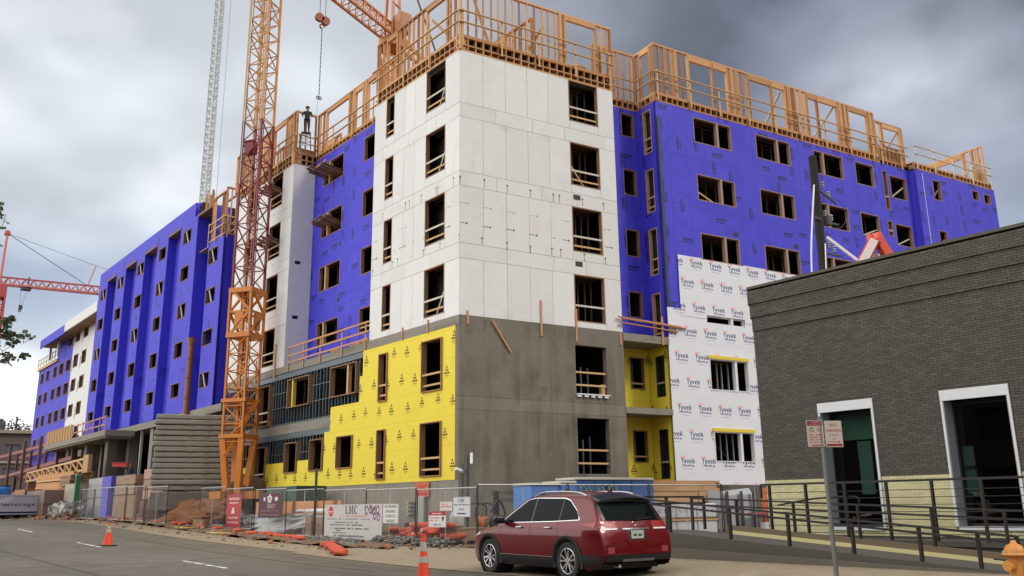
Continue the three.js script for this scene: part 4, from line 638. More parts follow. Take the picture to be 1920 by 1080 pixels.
// ---------- grey brick building on the right ----------
const B4 = thing('brick_building', 'low grey brown brick building with a stepped cornice and pale yellow painted base', 'building');
{
  const XB = 20.3, Fq = frame(XB, 0, 0, 1, -1);                                          // u = -z
  const z0 = 14.22, wins = [[11.02, 12.42, 0.62, 3.62], [7.88, 9.28, 0.66, 3.62], [3.4, 4.8, 0.66, 3.62]];
  const mortar = mat(0.076, 0.068, 0.056, 0.95), Fend = frame(XB, -z0, -1, 0, -1);
  fwall(B4, 'wall', mortar, Fq, rect(-1, z0, -0.3, 7.05), wins, -0.004, 0.3);
  fbox(B4, 'wall', mortar, Fq, z0 - 0.3, z0 - 0.001, -0.3, 7.05, -12, -0.305); fbox(B4, 'roof', mortar, Fq, -1, z0 - 0.3, 6.5, 6.7, -12, -0.31);
  for (const [a, b] of [[-1, 3.34], [4.86, 7.82], [9.34, 10.96], [12.48, z0]]) fbox(B4, 'painted_joints', mat(0.5, 0.45, 0.27, 0.8), Fq, a, b, 0.45, 1.785, -0.003, 0.004);
  // bricks: courses with mortar gaps, cut at the openings, in three colours of clay
  const bl = 0.198, bh = 0.0625, list = [];
  const steps = [[6.6, 0.15], [6.22, 0.1], [5.87, 0.05]];
  for (let r = 0, v = 0.45; v < 7.06 - bh; r++, v += bh) {
    const proud = v > steps[0][0] ? steps[0][1] : v > steps[1][0] ? steps[1][1] : v > steps[2][0] ? steps[2][1] : 0;
    for (let u = -0.6 + (r % 2) * bl / 2; u < z0; u += bl) {
      let a = u, b = Math.min(u + bl - 0.008, z0);
      for (const [wa, wb, wc, wd] of wins) if (v + bh > wc - 0.01 && v < wd + 0.1) { if (a > wa - 0.06 && b < wb + 0.06) { a = b = 0; break; } if (a < wa - 0.06 && b > wa - 0.06) b = wa - 0.06; if (a < wb + 0.06 && b > wb + 0.06) a = wb + 0.06; }
      if (b - a < 0.03) continue; list.push([a, b, v, v + bh - 0.008, proud, v < 1.79 ? 1 : 0]);
    }
  }
  const mk = ([a, b, c, d, pr]) => [(a + b) / 2, (c + d) / 2, b - a, d - c, pr + 0.012 + rr(-0.003, 0.003)];
  const cam = camera.position, dist = (q) => { const p = Fq.P((q[0] + q[1]) / 2, q[2], 0); const s = p.clone().project(camera); return (Math.abs(s.x) < 1 && Math.abs(s.y) < 1) ? p.distanceTo(cam) : 1e3; };
  list.forEach((q) => (q[6] = dist(q))); list.sort((p, q) => p[6] - q[6]);
  const dark = [[0.098, 0.086, 0.068], [0.086, 0.076, 0.061], [0.106, 0.092, 0.072], [0.092, 0.08, 0.062], [0.079, 0.07, 0.057]], yel = [[0.6, 0.54, 0.3], [0.58, 0.52, 0.29], [0.62, 0.56, 0.315]];
  const mD = dark.map((c) => mat(...c, 0.92)), mY = yel.map((c) => mat(...c, 0.7));
  const gs = [], pick = () => (rnd() * 5) | 0;
  const white = mat(1, 1, 1, 0.9, { vertexColors: true });
  list.forEach((q, i) => {
    const [u, v, w, h, pr] = mk(q), dpt = q[4] ? q[4] + 0.06 : 0.06, c = q[5] ? (rnd() * 3) | 0 : pick();
    if (i < 300) { fbox(B4, 'brick', q[5] ? mY[c] : mD[c], Fq, u - w / 2, u + w / 2, v - h / 2, v + h / 2, pr - dpt, pr); return; }
    const dp = dpt, g = new THREE.BoxGeometry(w, h, dp), col_ = q[5] ? yel[c] : dark[c], k = rr(0.92, 1.08), n = g.attributes.position.count, ca = new Float32Array(n * 3); for (let j = 0; j < n; j++) { ca[j * 3] = col_[0] * k; ca[j * 3 + 1] = col_[1] * k; ca[j * 3 + 2] = col_[2] * k; }
    g.setAttribute('color', new THREE.BufferAttribute(ca, 3)); g.deleteAttribute('uv'); g.applyQuaternion(Fq.q); const p = Fq.P(u, v, pr - dp / 2); g.translate(p.x, p.y, p.z); gs.push(g);
  });
  obj(B4, 'brick_courses', mergeGeometries(gs), white).userData.kind = 'stuff';
  // soldier course coping, end returns of the cornice
  fbox(B4, 'coping', mD[2], Fq, -1, z0 + 0.02, 7.06, 7.13, -0.4, 0.18);
  for (const [v, p] of steps) fbox(B4, 'cornice_return', mD[1], Fq, z0, z0 + p * 0.2, v, v === 6.6 ? 7.05 : v === 6.22 ? 6.59 : 6.21, -3, p);
  fbox(B4, 'end_brick_face', mD[0], Fq, z0, z0 + 0.02, 0.4, 5.86, -11, 0.01);
  fbox(B4, 'plinth', mat(0.07, 0.062, 0.052, 0.95), Fq, -1, z0, -0.3, 0.44, 0.003, 0.03);
  // tall windows: grey reveals, white trim, glass, room behind
  const trim = mat(0.66, 0.66, 0.66, 0.5), rev = mat(0.3, 0.31, 0.32, 0.5), frameM = mat(0.03, 0.032, 0.032, 0.4, { metalness: 0.3 });
  const glass = new THREE.MeshPhysicalMaterial({ color: col(0.5, 0.58, 0.55), roughness: 0.02, transmission: 1, thickness: 0, ior: 1.5 });
  wins.forEach(([a, b, c, d], i) => {
    const o = thing0(B4, 'tall_window', Fq, (a + b) / 2, (c + d) / 2, 0), hw = (b - a) / 2, h = (d - c) / 2;
    sub(o, 'head_trim', trim, -hw - 0.05, hw + 0.05, h - 0.16, h + 0.08, -0.02, 0.045); sub(o, 'side_trim', trim, -hw - 0.05, -hw, -h, h - 0.161, -0.3, 0.04); sub(o, 'side_trim', trim, hw, hw + 0.05, -h, h - 0.161, -0.3, 0.04);
    sub(o, 'reveal', rev, -hw + 0.001, -hw + 0.02, -h, h - 0.161, -0.45, 0.03); sub(o, 'reveal', rev, hw - 0.02, hw - 0.001, -h, h - 0.161, -0.45, 0.03); sub(o, 'sill', trim, -hw + 0.021, hw - 0.021, -h - 0.05, -h + 0.02, -0.45, 0.06);
    sub(o, 'pane', glass, -hw + 0.05, hw - 0.05, -h + 0.06, h - 0.2, -0.402, -0.396);
    sub(o, 'frame', frameM, -hw + 0.02, -hw + 0.06, -h + 0.02, h - 0.16, -0.44, -0.36); sub(o, 'frame', frameM, hw - 0.06, hw - 0.02, -h + 0.02, h - 0.16, -0.44, -0.36); sub(o, 'frame', frameM, -hw + 0.06, hw - 0.06, h - 0.24, h - 0.16, -0.44, -0.36); sub(o, 'frame', frameM, -hw + 0.06, hw - 0.06, -h + 0.02, -h + 0.08, -0.44, -0.36);
  });
  // room: floor, back wall, pale partition pieces seen through the glass
  fbox(B4, 'room_floor', M.inside, Fq, -1, z0 - 0.4, 0.3, 0.4, -6, -0.46); fbox(B4, 'room_wall', M.inside, Fq, -1, z0 - 0.4, 0.4, 4.2, -6.2, -6); fbox(B4, 'room_ceiling', M.inside, Fq, -1, z0 - 0.4, 4.2, 4.3, -6, -0.46);
  const pale = mat(0.5, 0.62, 0.54, 0.8); fbox(B4, 'roller_blind', pale, Fq, 11.08, 12.3, 2.76, 3.4, -0.52, -0.5); fbox(B4, 'partition', pale, Fq, 11.45, 11.8, 1.42, 2.72, -0.6, -0.54); fbox(B4, 'partition', pale, Fq, 9.0, 9.24, 1.38, 2.45, -0.6, -0.54); fbox(B4, 'partition', M.steelDark, Fq, 8.98, 9.26, 1.95, 2.0, -0.535, -0.5); fbox(B4, 'partition', mat(0.12, 0.16, 0.14, 0.8), Fq, 8.1, 8.55, 1.4, 2.1, -2.2, -2.1);
}
// ---------- tower crane beside the corner building ----------
function lattice(o, name, m, s, y0, y1, bay, leg = 0.12, dia = 0.058, out = null) {
  const h = s / 2, C = [[-h, -h], [h, -h], [h, h], [-h, h]], sec = new THREE.Group(); sec.name = pname(o, name); o.add(sec);
  C.forEach(([x, z]) => stick(sec, 'leg', m, V3(x, y0, z), V3(x, y1, z), leg, leg));
  let k = 0; for (let y = y0; y < y1 - 0.2; y += bay, k++) { const e = Math.min(y + bay, y1); for (let i = 0; i < 4; i++) { const a = C[i], b = C[(i + 1) % 4]; stick(sec, 'horizontal', m, V3(a[0], y, a[1]), V3(b[0], y, b[1]), dia, dia); const [p, q] = k % 2 ? [a, b] : [b, a]; stick(sec, 'diagonal', m, V3(p[0], y, p[1]), V3(q[0], e, q[1]), dia, dia); } }
  return sec;
}
{
  const o = thing('tower_crane_mast', 'lattice tower crane mast, orange below, dark red in the middle, amber on top', 'crane', [19.3, 0, -48.2], -57 * Math.PI / 180), s = 1.28;
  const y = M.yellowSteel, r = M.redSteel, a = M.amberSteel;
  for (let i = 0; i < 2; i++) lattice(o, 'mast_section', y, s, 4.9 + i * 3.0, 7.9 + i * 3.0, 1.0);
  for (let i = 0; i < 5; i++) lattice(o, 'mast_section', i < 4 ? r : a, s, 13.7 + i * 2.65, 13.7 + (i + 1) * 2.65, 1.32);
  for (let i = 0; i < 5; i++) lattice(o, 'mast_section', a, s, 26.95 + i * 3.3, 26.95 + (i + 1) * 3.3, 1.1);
  // climbing cage
  const c = lattice(o, 'climbing_cage', y, 1.4, 10.9, 13.75, 1.42, 0.13, 0.12);
  for (const [x, z, ry] of [[0, 0.71, 0], [0.71, 0, Math.PI / 2]]) { const p = shade(new THREE.Mesh(new RoundedBoxGeometry(0.6, 0.95, 0.1, 2, 0.02), y)); p.name = pname(c, 'yoke_plate'); p.position.set(x, 11.75, z); p.rotation.y = ry; c.add(p); }
  for (const yy of [10.95, 13.6]) for (const [x, z, w, d] of [[0, 0.7, 1.55, 0.16], [0, -0.7, 1.55, 0.16], [0.7, 0, 0.16, 1.23], [-0.7, 0, 0.16, 1.23]]) sub(c, 'ring_beam', y, x - w / 2, x + w / 2, yy - 0.14, yy + 0.14, z - d / 2, z + d / 2);
  const dk = shade(new THREE.Mesh(UBOX, r)); dk.name = 'slewing_box'; dk.position.set(-0.2, 22.6, 0.35); dk.scale.set(0.6, 0.8, 0.5); o.add(dk);
  // base: splayed props and broad leg plates
  const h = s / 2;
  for (const [x, z] of [[-h, -h], [h, -h], [h, h], [-h, h]]) { stick(o, 'base_leg_plate', y, V3(x * 0.5, 1.6, z * 0.5), V3(x * 0.97, 5.1, z * 0.97), 0.36, 0.18); } for (const k of [0.22, -0.5]) { stick(o, 'base_prop', y, V3(h + k, 7.3, -h * 0.9 + k), V3(-h * 0.75 + k, 4.1, h * 0.9 + k), 0.19, 0.19); }
  for (const q of [[1, 0], [0, 1]]) stick(o, 'cross_beam', y, V3(-q[0] * 1.6, 2.0, -q[1] * 1.6), V3(q[0] * 1.6, 2.0, q[1] * 1.6), 0.35, 0.4);
  for (const yy of [5.2, 7.2]) for (const [x, z, w, d] of [[0, 0.7, 1.6, 0.14], [0, -0.7, 1.6, 0.14], [0.7, 0, 0.14, 1.3], [-0.7, 0, 0.14, 1.3]]) sub(o, 'base_beam', y, x - w / 2, x + w / 2, yy - 0.1, yy + 0.1, z - d / 2, z + d / 2);
  for (let i = 0; i < 2; i++) obj(o, 'ladder', mergeGeometries([barG(V3(-0.2, 4, -0.3), V3(-0.2, 40, -0.3), 0.04), barG(V3(0.15, 4, -0.3), V3(0.15, 40, -0.3), 0.04), ...Array.from({ length: 60 }, (_, k) => barG(V3(-0.2, 4.3 + k * 0.6, -0.3), V3(0.15, 4.3 + k * 0.6, -0.3), 0.03))]).translate(0, 0, i * 0.5), [r, a][i] || r);
  const b = thing('crane_cable', 'dark cable running up beside the tall crane mast', 'cable', [18.3, 0, -47.9]); obj(b, 'cable', barG(V3(0, 20, 0), V3(0.15, 41, 0), 0.045, 0.045, true), M.steelDark); obj(b, 'cable', barG(V3(-0.12, 20, 0.1), V3(0.02, 41, 0.1), 0.035, 0.035, true), M.galv);
}
// grey ballast slabs beside its foot
{
  const m = [mat(0.2, 0.185, 0.16, 0.92, { map: concreteLight }), mat(0.185, 0.17, 0.148, 0.92, { map: concreteLight })];
  const ord = ['top', 'second', 'third', 'fourth', 'fifth', 'sixth', 'seventh', 'eighth', 'ninth', 'tenth', 'eleventh', 'twelfth', 'thirteenth', 'lowest'];
  const proto = thing('ballast_slab', 'x', 'concrete slab', [17.6, 0, -51.2], -0.34, 'grey slabs stacked by the crane foot');
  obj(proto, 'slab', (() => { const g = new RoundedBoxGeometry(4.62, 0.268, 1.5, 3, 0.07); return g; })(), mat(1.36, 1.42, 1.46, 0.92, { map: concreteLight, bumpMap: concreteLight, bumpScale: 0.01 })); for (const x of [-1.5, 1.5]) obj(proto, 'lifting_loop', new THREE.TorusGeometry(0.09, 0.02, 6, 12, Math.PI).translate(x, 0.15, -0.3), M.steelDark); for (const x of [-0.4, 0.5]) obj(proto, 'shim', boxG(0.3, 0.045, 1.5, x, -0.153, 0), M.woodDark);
  for (let i = 0; i < 14; i++) { const o = i ? copy(proto) : proto; o.position.set(18.02 + rr(-0.07, 0.07), 6.43 - i * 0.306, -51.2 + rr(-0.07, 0.07)); o.rotation.y = -0.34 + rr(-0.02, 0.02); o.userData.label = i === 13 ? 'lowest grey concrete slab of the tall stack left of the crane foot' : `${ord[i]} grey concrete slab${i ? ', counted from the top,' : ''} of the tall stack left of the crane foot`; }
  const f = thing('crane_footing', 'dark rough concrete footing block under the orange crane base', 'footing', [18.3, 0, -50.9], -0.34); obj(f, 'block', new RoundedBoxGeometry(5.8, 1.0, 2.0, 2, 0.06).translate(0.3, 1.72, 0), MC); obj(f, 'mound', (() => { const g = new THREE.IcosahedronGeometry(1.1, 3), p = g.attributes.position; for (let i = 0; i < p.count; i++) { const k = 0.75 + 0.5 * fbm(p.getX(i) * 2 + 5, p.getY(i) * 2, p.getZ(i) * 2, 3); p.setXYZ(i, p.getX(i) * k * 1.3, Math.max(-0.2, p.getY(i) * k), p.getZ(i) * k); } g.computeVertexNormals(); return g.translate(2.6, 2.1, 1.2); })(), MD);
}
// ---------- the crane over the roof, its hook ----------
{
  const dir = V3(-0.914, 0, 0.405), side = V3(0.405, 0, 0.914), base = V3(38.5, 44.2, -64.8), m = mat(0.55, 0.2, 0.06, 0.5);
  const o = thing('jib_crane', 'orange tower crane head and lattice jib showing above the timber roof frames', 'crane', [38.5, 0, -64.8]);
  const p = (t, y, s) => dir.clone().multiplyScalar(t).addScaledVector(side, s).add(V3(0, y, 0));
  const tw = lattice(o, 'mast_section', m, 1.6, 0.5, 44, 2.2, 0.18, 0.1);
  const j = new THREE.Group(); j.name = 'jib'; o.add(j); const y0 = 44.4, y1 = 46.1;
  stick(j, 'top_chord', m, p(-2, y1, 0), p(22, y1, 0), 0.2, 0.2); for (const s of [-0.65, 0.65]) stick(j, 'bottom_chord', m, p(-2, y0, s), p(22, y0, s), 0.2, 0.2);
  for (let t = -2; t < 21.5; t += 1.0) { for (const s of [-0.65, 0.65]) { stick(j, 'diagonal', m, p(t, y0, s), p(t + 0.5, y1, 0), 0.08, 0.08); stick(j, 'diagonal', m, p(t + 0.5, y1, 0), p(t + 1, y0, s), 0.08, 0.08); } stick(j, 'horizontal', m, p(t, y0, -0.65), p(t, y0, 0.65), 0.07, 0.07); }
  for (const [t, s] of [[-0.7, -0.5], [-0.7, 0.5], [0.6, -0.5], [0.6, 0.5]]) stick(o, 'head_post', m, p(t, 43.5, s), p(t * 0.4, 56, s * 0.4), 0.22, 0.22); for (const y of [46.5, 48, 50, 52]) stick(o, 'head_brace', m, p(-0.6, y, 0.45), p(0.6, y, 0.45), 0.14, 0.14);
  obj(o, 'slewing_ring', cyl(1.3, 1.3, 0.9, 0, 43.4, 0, 18), m); obj(o, 'operator_cab', new RoundedBoxGeometry(1.2, 2, 1.4, 2, 0.08).translate(p(0.2, 45.6, 1.25).x, 45.6, p(0.2, 45.6, 1.25).z), mat(0.4, 0.15, 0.05, 0.5));
  stick(o, 'tie_rod', M.woodDark, p(-0.2, 55.8, 0), p(-9, 45.6, 0), 0.14, 0.14); const c = new THREE.Group(); c.name = 'counter_jib'; o.add(c); for (const s of [-0.5, 0.5]) stick(c, 'chord', m, p(-1, 44.6, s), p(-10, 44.6, s), 0.25, 0.3); sub(c, 'counterweight', mat(0.3, 0.28, 0.25, 0.9), 8.2, 9.6, 43.2, 45.2, -4.6, -3.2);
  stick(o, 'tie_rod', M.steelDark, p(0.2, 55.8, 0), p(14, 46.2, 0), 0.06, 0.06);
  const hk = thing('crane_hook', 'red brown hook block with a long chain sling hanging against the sky', 'crane hook', [29.25, 0, -60.7]);
  obj(hk, 'hoist_rope', mergeGeometries([barG(V3(-0.25, 41.5, 0), V3(-0.28, 44.5, 0), 0.05, 0.05, true), barG(V3(0.25, 41.5, 0), V3(0.28, 44.5, 0), 0.05, 0.05, true)]), M.steelDark);
  obj(hk, 'pulley_block', mergeGeometries([new THREE.CylinderGeometry(0.38, 0.38, 0.3, 18).rotateX(Math.PI / 2).translate(-0.28, 41.3, 0), new THREE.CylinderGeometry(0.38, 0.38, 0.3, 18).rotateX(Math.PI / 2).translate(0.28, 41.15, 0), new RoundedBoxGeometry(0.9, 0.35, 0.25, 2, 0.05).translate(0, 41.2, 0)]), mat(0.3, 0.07, 0.03, 0.6));
  obj(hk, 'hook', new THREE.TorusGeometry(0.2, 0.07, 8, 16, 4.6).translate(0, 40.55, 0), mat(0.3, 0.07, 0.03, 0.6));
  for (const x of [0]) { const g = []; for (let k = 0; k < 30; k++) g.push(new THREE.TorusGeometry(0.085, 0.024, 5, 8).scale(0.5, 1.35, 1).rotateY(k % 2 ? 1.57 : 0).translate(x, 40.3 - k * 0.205, 0)); obj(hk, 'chain', mergeGeometries(g), M.steelDark); } for (const x of [-0.09, 0.09]) obj(hk, 'shackle', new THREE.TorusGeometry(0.13, 0.045, 6, 12).translate(x, 34.0, 0), M.steelDark); obj(hk, 'tag_line', barG(V3(-0.1, 33.9, 0), V3(-0.3, 29, 0.2), 0.025, 0.025, true), M.steelDark);
}
// pale lattice mast far behind, with its ropes
{ const o = thing('pale_lattice_mast', 'pale grey lattice mast rising far behind the long blue building', 'mast', [40, 0, -118], 0.4); for (let i = 0; i < 5; i++) lattice(o, 'mast_section', mat(0.62, 0.64, 0.66, 0.6), 0.9, 20 + i * 13, 33 + i * 13, 0.62, 0.17, 0.11); obj(o, 'ropes', mergeGeometries([barG(V3(2.1, 10, 0), V3(2.1, 85, 0), 0.06, 0.06, true), barG(V3(1.7, 10, 0.4), V3(1.75, 85, 0.4), 0.04, 0.04, true)]), mat(0.3, 0.32, 0.35, 0.6)); obj(o, 'footing', cyl(1.5, 1.5, 20, 0, 0, 0), MC); }
// red crane at the left edge
{
  const o = thing('red_tower_crane', 'distant red hammerhead tower crane with a long jib at the left edge', 'crane', [30.0, 0, -218], 0), m = mat(0.42, 0.06, 0.06, 0.6), mp = mat(0.55, 0.18, 0.16, 0.6);
  for (let i = 0; i < 4; i++) lattice(o, 'mast_section', i % 2 ? m : mp, 2.4, 2 + i * 12, 14 + i * 12, 2.4, 0.35, 0.22);
  const j = new THREE.Group(); j.name = 'jib'; o.add(j); const d = V3(0.955, -0.006, 0.2).normalize(), s = V3(-0.2, 0, 0.955), q = (t, y, k) => d.clone().multiplyScalar(t).addScaledVector(s, k).add(V3(0, y, 0)), w = V3(0, 0, 0);
  const tilt = (t) => 0; for (const [y, k] of [[52.4, 0], [50.7, -0.9], [50.7, 0.9]]) stick(j, 'chord', k ? mp : m, q(-14, y, k), q(44, y - 0.2, k * 0.8), 0.34, 0.34);
  for (let t = -1; t < 43; t += 1.7) for (const k of [-0.9, 0.9]) { stick(j, 'diagonal', (t | 0) % 4 < 2 ? m : mp, q(t, 50.7, k), q(t + 0.85, 52.3, 0), 0.16, 0.16); stick(j, 'diagonal', mp, q(t + 0.85, 52.3, 0), q(t + 1.7, 50.7, k), 0.16, 0.16); }
  for (const k of [-0.8, 0.8]) stick(o, 'apex_leg', mp, q(0, 50, k), q(0.2, 62.6, k * 0.3), 0.4, 0.4); obj(o, 'apex', cyl(0.7, 0.5, 1, 0.2, 62.2, 0, 8), m); stick(o, 'tie_rod', M.steelDark, q(0.2, 62.6, 0), q(17.5, 52.3, 0), 0.12, 0.12); stick(o, 'tie_rod', M.steelDark, q(0.2, 62.6, 0), q(19, 57.2, 0), 0.07, 0.07); stick(o, 'tie_rod', M.steelDark, q(19, 57.2, 0), q(40, 52.4, 0), 0.07, 0.07); 
  for (const k of [-0.5, 0.5]) stick(o, 'king_post', mp, q(17.6, 52.3, k), q(19, 57.3, 0), 0.22, 0.22);
  obj(o, 'slewing_unit', new RoundedBoxGeometry(2.8, 2.6, 2.8, 2, 0.1).translate(0, 49, 0), m); obj(o, 'trolley', mergeGeometries([new RoundedBoxGeometry(2, 0.7, 1.6, 2, 0.1).translate(q(5.2, 50.1, 0).x, 50.1, q(5.2, 50.1, 0).z), boxG(0.3, 3.0, 0.3, q(5.6, 0, 0).x, 51.4, q(5.6, 0, 0).z)]), M.steelDark);
  const hp = q(4.6, 0, 0); obj(o, 'hoist_rope', mergeGeometries([barG(V3(hp.x - 0.2, 46.2, hp.z), V3(hp.x - 0.4, 50, hp.z), 0.06, 0.06, true), barG(V3(hp.x + 0.2, 46.2, hp.z), V3(hp.x + 0.9, 50, hp.z), 0.06, 0.06, true)]), M.steelDark); obj(o, 'hook_block', mergeGeometries([new RoundedBoxGeometry(0.8, 1.0, 0.5, 2, 0.1).translate(hp.x, 45.8, hp.z), new THREE.TorusGeometry(0.25, 0.1, 6, 10).translate(hp.x - 0.1, 45.0, hp.z)]), M.steelDark);
}
// ---------- utility pole and lift behind the brick building ----------
{ const o = thing('utility_pole', 'weathered dark utility pole with insulators in front of the blue wall', 'utility pole', [30, 0, -17.6]);
  obj(o, 'pole', cyl(0.22, 0.155, 14.7, 0, 0, 0, 14), mat(0.028, 0.023, 0.019, 0.95, { map: grain })); const g = mat(0.3, 0.32, 0.33, 0.4);
  for (const y of [13.4, 12.0, 10.7]) { stick(o, 'bracket', M.steelDark, V3(0.05, y, 0), V3(1.0, y - (y > 13 ? 0.55 : 0.05), 0.25), 0.07, 0.07); for (const [x, k] of [[0.35, 0.22], [0.75, 0.12]]) obj(o, 'insulator', mergeGeometries([0, 0.09, 0.18].map((d) => cyl(0.09, 0.06, 0.06, x, y + k - (y > 13 ? x * 0.55 : 0) + d, 0.1, 10))), g); }
  stick(o, 'transformer_arm', M.steelDark, V3(-0.5, 12, 0.1), V3(0.6, 12, 0.1), 0.1, 0.1); obj(o, 'switch_box', new RoundedBoxGeometry(0.24, 0.42, 0.24, 2, 0.04).translate(0.32, 12.0, 0.2), mat(0.07, 0.07, 0.07, 0.6)); obj(o, 'jumper_wire', tubeG([[0.75, 13.1, 0.2], [1.3, 12.9, 0.3], [1.5, 12.3, 0.3], [1.25, 11.9, 0.2], [0.4, 12.0, 0.1]], 0.012), M.steelDark);
  const b = thing('pole_guy_wire', 'pair of white sleeved guy wires left of the utility pole', 'wire', [29.0, 0, -17.5]); obj(b, 'wire', tubeG([[0.75, 13.4, 0], [0.4, 12, 0], [0.05, 10.4, 0], [-0.15, 8, 0], [-0.3, 2, 0]], 0.035), M.white); obj(b, 'wire', tubeG([[0.95, 11.0, 0.1], [0.78, 9.5, 0.1], [0.5, 7, 0.1], [0.2, 2, 0.1]], 0.03), M.white); }
{ const o = thing('boom_lift', 'raised orange red boom lift elbow poking above the brick parapet', 'boom lift', [30, 0, -15.4]); const r = mat(0.75, 0.1, 0.045, 0.45);
  stick(o, 'lower_boom', r, V3(-1.0, 7.8, -1.4), V3(0.02, 10.75, -0.0), 0.46, 0.4); stick(o, 'upper_boom', r, V3(0.05, 10.75, 0.02), V3(0.8, 9.0, 0.55), 0.34, 0.3); stick(o, 'boom_rib', mat(0.85, 0.7, 0.65, 0.5), V3(-1.26, 7.8, -1.25), V3(-0.26, 10.6, 0.1), 0.07, 0.3); obj(o, 'elbow_plate', mergeGeometries([cyl(0.22, 0.22, 0.44, 0, -0.22, 0, 16).rotateX(1.57).translate(0, 10.7, 0)]), r); obj(o, 'counterweight', new RoundedBoxGeometry(0.7, 0.8, 0.6, 3, 0.15).translate(0.2, 9.85, -0.4), M.white); obj(o, 'cylinder', barG(V3(0.5, 9.9, 0.2), V3(0.05, 9.1, -0.6), 0.12, 0.12, true), M.galv); stick(o, 'mast', r, V3(-1.0, 1.2, -1.4), V3(-1.0, 7.9, -1.4), 0.5, 0.5); obj(o, 'chassis', new RoundedBoxGeometry(2.2, 0.9, 1.8, 3, 0.15).translate(-1, 0.8, -1.4), r); for (const [x, z] of [[-1.9, -0.5], [-0.1, -0.5], [-1.9, -2.3], [-0.1, -2.3]]) obj(o, 'wheel', cyl(0.42, 0.42, 0.3, 0, -0.15, 0, 16).rotateX(1.57).translate(x, 0.42, z), M.rubber);
  const a = thing('white_lamp_arm', 'slanting white arm beside the boom lift above the parapet', 'lamp arm', [29.6, 0, -16.6]); stick(a, 'arm', M.white, V3(-0.35, 11.0, -0.3), V3(0.6, 9.9, 0.5), 0.09, 0.09); stick(a, 'post', M.galv, V3(0.6, 0, 0.5), V3(0.6, 9.9, 0.5), 0.1, 0.1); }

// ---------- fence ----------
const labelsF = ['leftmost chain-link panel, in front of the brown cartons', 'chain-link panel before the timber bundles and blue boards', 'chain-link panel in front of the tan board bundles', 'chain-link panel right of the tan bundles', 'chain-link panel in front of the orange soil', 'chain-link panel left of the red warning sign', 'chain-link panel carrying the red warning sign', 'chain-link panel carrying the maroon sign', 'chain-link panel left of the large white sign', 'chain-link panel with the large white builder sign', 'chain-link panel before the electric meters', 'last street chain-link panel, by the white office sign', 'chain-link panel turning the corner toward the blue boxes', 'chain-link panel in front of the blue job boxes', 'chain-link panel before the lumber stack right of the blue boxes', 'rightmost chain-link panel, behind the ramp rails'];
const fenceM = mat(0.5, 0.5, 0.48, 0.4, { metalness: 0.5 });
{
  const W = 3.35, H = 1.85, wires = []; for (let a = -H; a < W; a += 0.11) { const x0 = Math.max(0, a), y0 = x0 - a, x1 = Math.min(W, a + H), y1 = x1 - a; if (x1 - x0 < 0.05) continue; const mk = (p, q, z) => { const g = new THREE.CylinderGeometry(0.0015, 0.0015, p.distanceTo(q), 3, 1, true), d = q.clone().sub(p).normalize(); g.applyQuaternion(new THREE.Quaternion().setFromUnitVectors(UP, d)); const c = p.clone().add(q).multiplyScalar(0.5); return g.translate(c.x, c.y, z); }; wires.push(mk(V3(x0, y0 + 0.06, 0), V3(x1, y1 + 0.06, 0), 0.003), mk(V3(W - x0, y0 + 0.06, 0), V3(W - x1, y1 + 0.06, 0), -0.003)); }
  const mesh = mergeGeometries(wires), tube = (p, q, r) => barG(p, q, r, r, true);
  const proto = thing('chain_link_fence', 'x', 'fence', [0, 0, 0], 0, 'temporary chain-link fence panels around the site');
  obj(proto, 'chain_link', mesh, M.galv); obj(proto, 'top_rail', tube(V3(0, H + 0.05, 0), V3(W, H + 0.05, 0), 0.042), fenceM); obj(proto, 'bottom_rail', tube(V3(0, 0.08, 0), V3(W, 0.08, 0), 0.038), fenceM); obj(proto, 'post', tube(V3(0, 0, 0), V3(0, H + 0.06, 0), 0.045), M.steelDark); obj(proto, 'post', tube(V3(W, 0, 0), V3(W, H + 0.06, 0), 0.045), M.steelDark); obj(proto, 'mid_post', tube(V3(W / 2, 0, 0), V3(W / 2, H, 0), 0.03), fenceM);
  labelsF.forEach((l, i) => { const o = i ? copy(proto) : proto; o.userData.label = l; if (i < 12) { const z = -22.2 - (11 - i) * 3.42 - 3.35; o.position.set((i < 5 ? 14.9 : 16.6) + rr(-0.06, 0.06), gh(z + 1.6), z + 3.35); o.rotation.y = Math.PI / 2 + rr(-0.015, 0.015); } else { const k = i - 12; o.position.set(16.7 + k * 3.4, 0, -22.3 + k * 0.5); o.rotation.y = -0.147; } });
  const tp = thing('fence_post', 'tall dark fence post standing left of the large white sign', 'post', [16.5, 0, -32.9]); obj(tp, 'post', tube(V3(0, 0, 0), V3(0, 2.75, 0), 0.11), M.steelDark); obj(tp, 'cap', cyl(0.07, 0.05, 0.05, 0, 2.75, 0, 10), M.steelDark);
}
// ---------- signs ----------
// a board facing the street, lower edge centre at pos
function board(name, label, w, h, z, y, draw, px = 200, X = 16.52, group, turn = -Math.PI / 2) {
  const t = canvas(Math.round(w * px), Math.round(h * px), draw), o = thing(name, label, 'sign', [X, y, z], turn);
  obj(o, 'board', boxG(w, h, 0.02, 0, h / 2, -0.012), mat(0.45, 0.44, 0.42, 0.7)); const g = new THREE.PlaneGeometry(w - 0.004, h - 0.004).translate(0, h / 2, 0.003); obj(o, 'face', g, new THREE.MeshStandardMaterial({ map: t, roughness: 0.55 })); return o;
}
const line = (x, s, X, Y, font, c, al = 'center') => { x.font = font; x.fillStyle = c; x.textAlign = al; x.fillText(s, X, Y); };
const smudge = (x, X, Y, L, h, c, gap = 0.25) => { x.fillStyle = c; let a = 0; while (a < L) { const b = rr(h * 0.5, h * 2.4); if (rnd() > 0.08) x.fillRect(X + a, Y, Math.min(b, L - a), h); a += b + h * gap * 2; } };
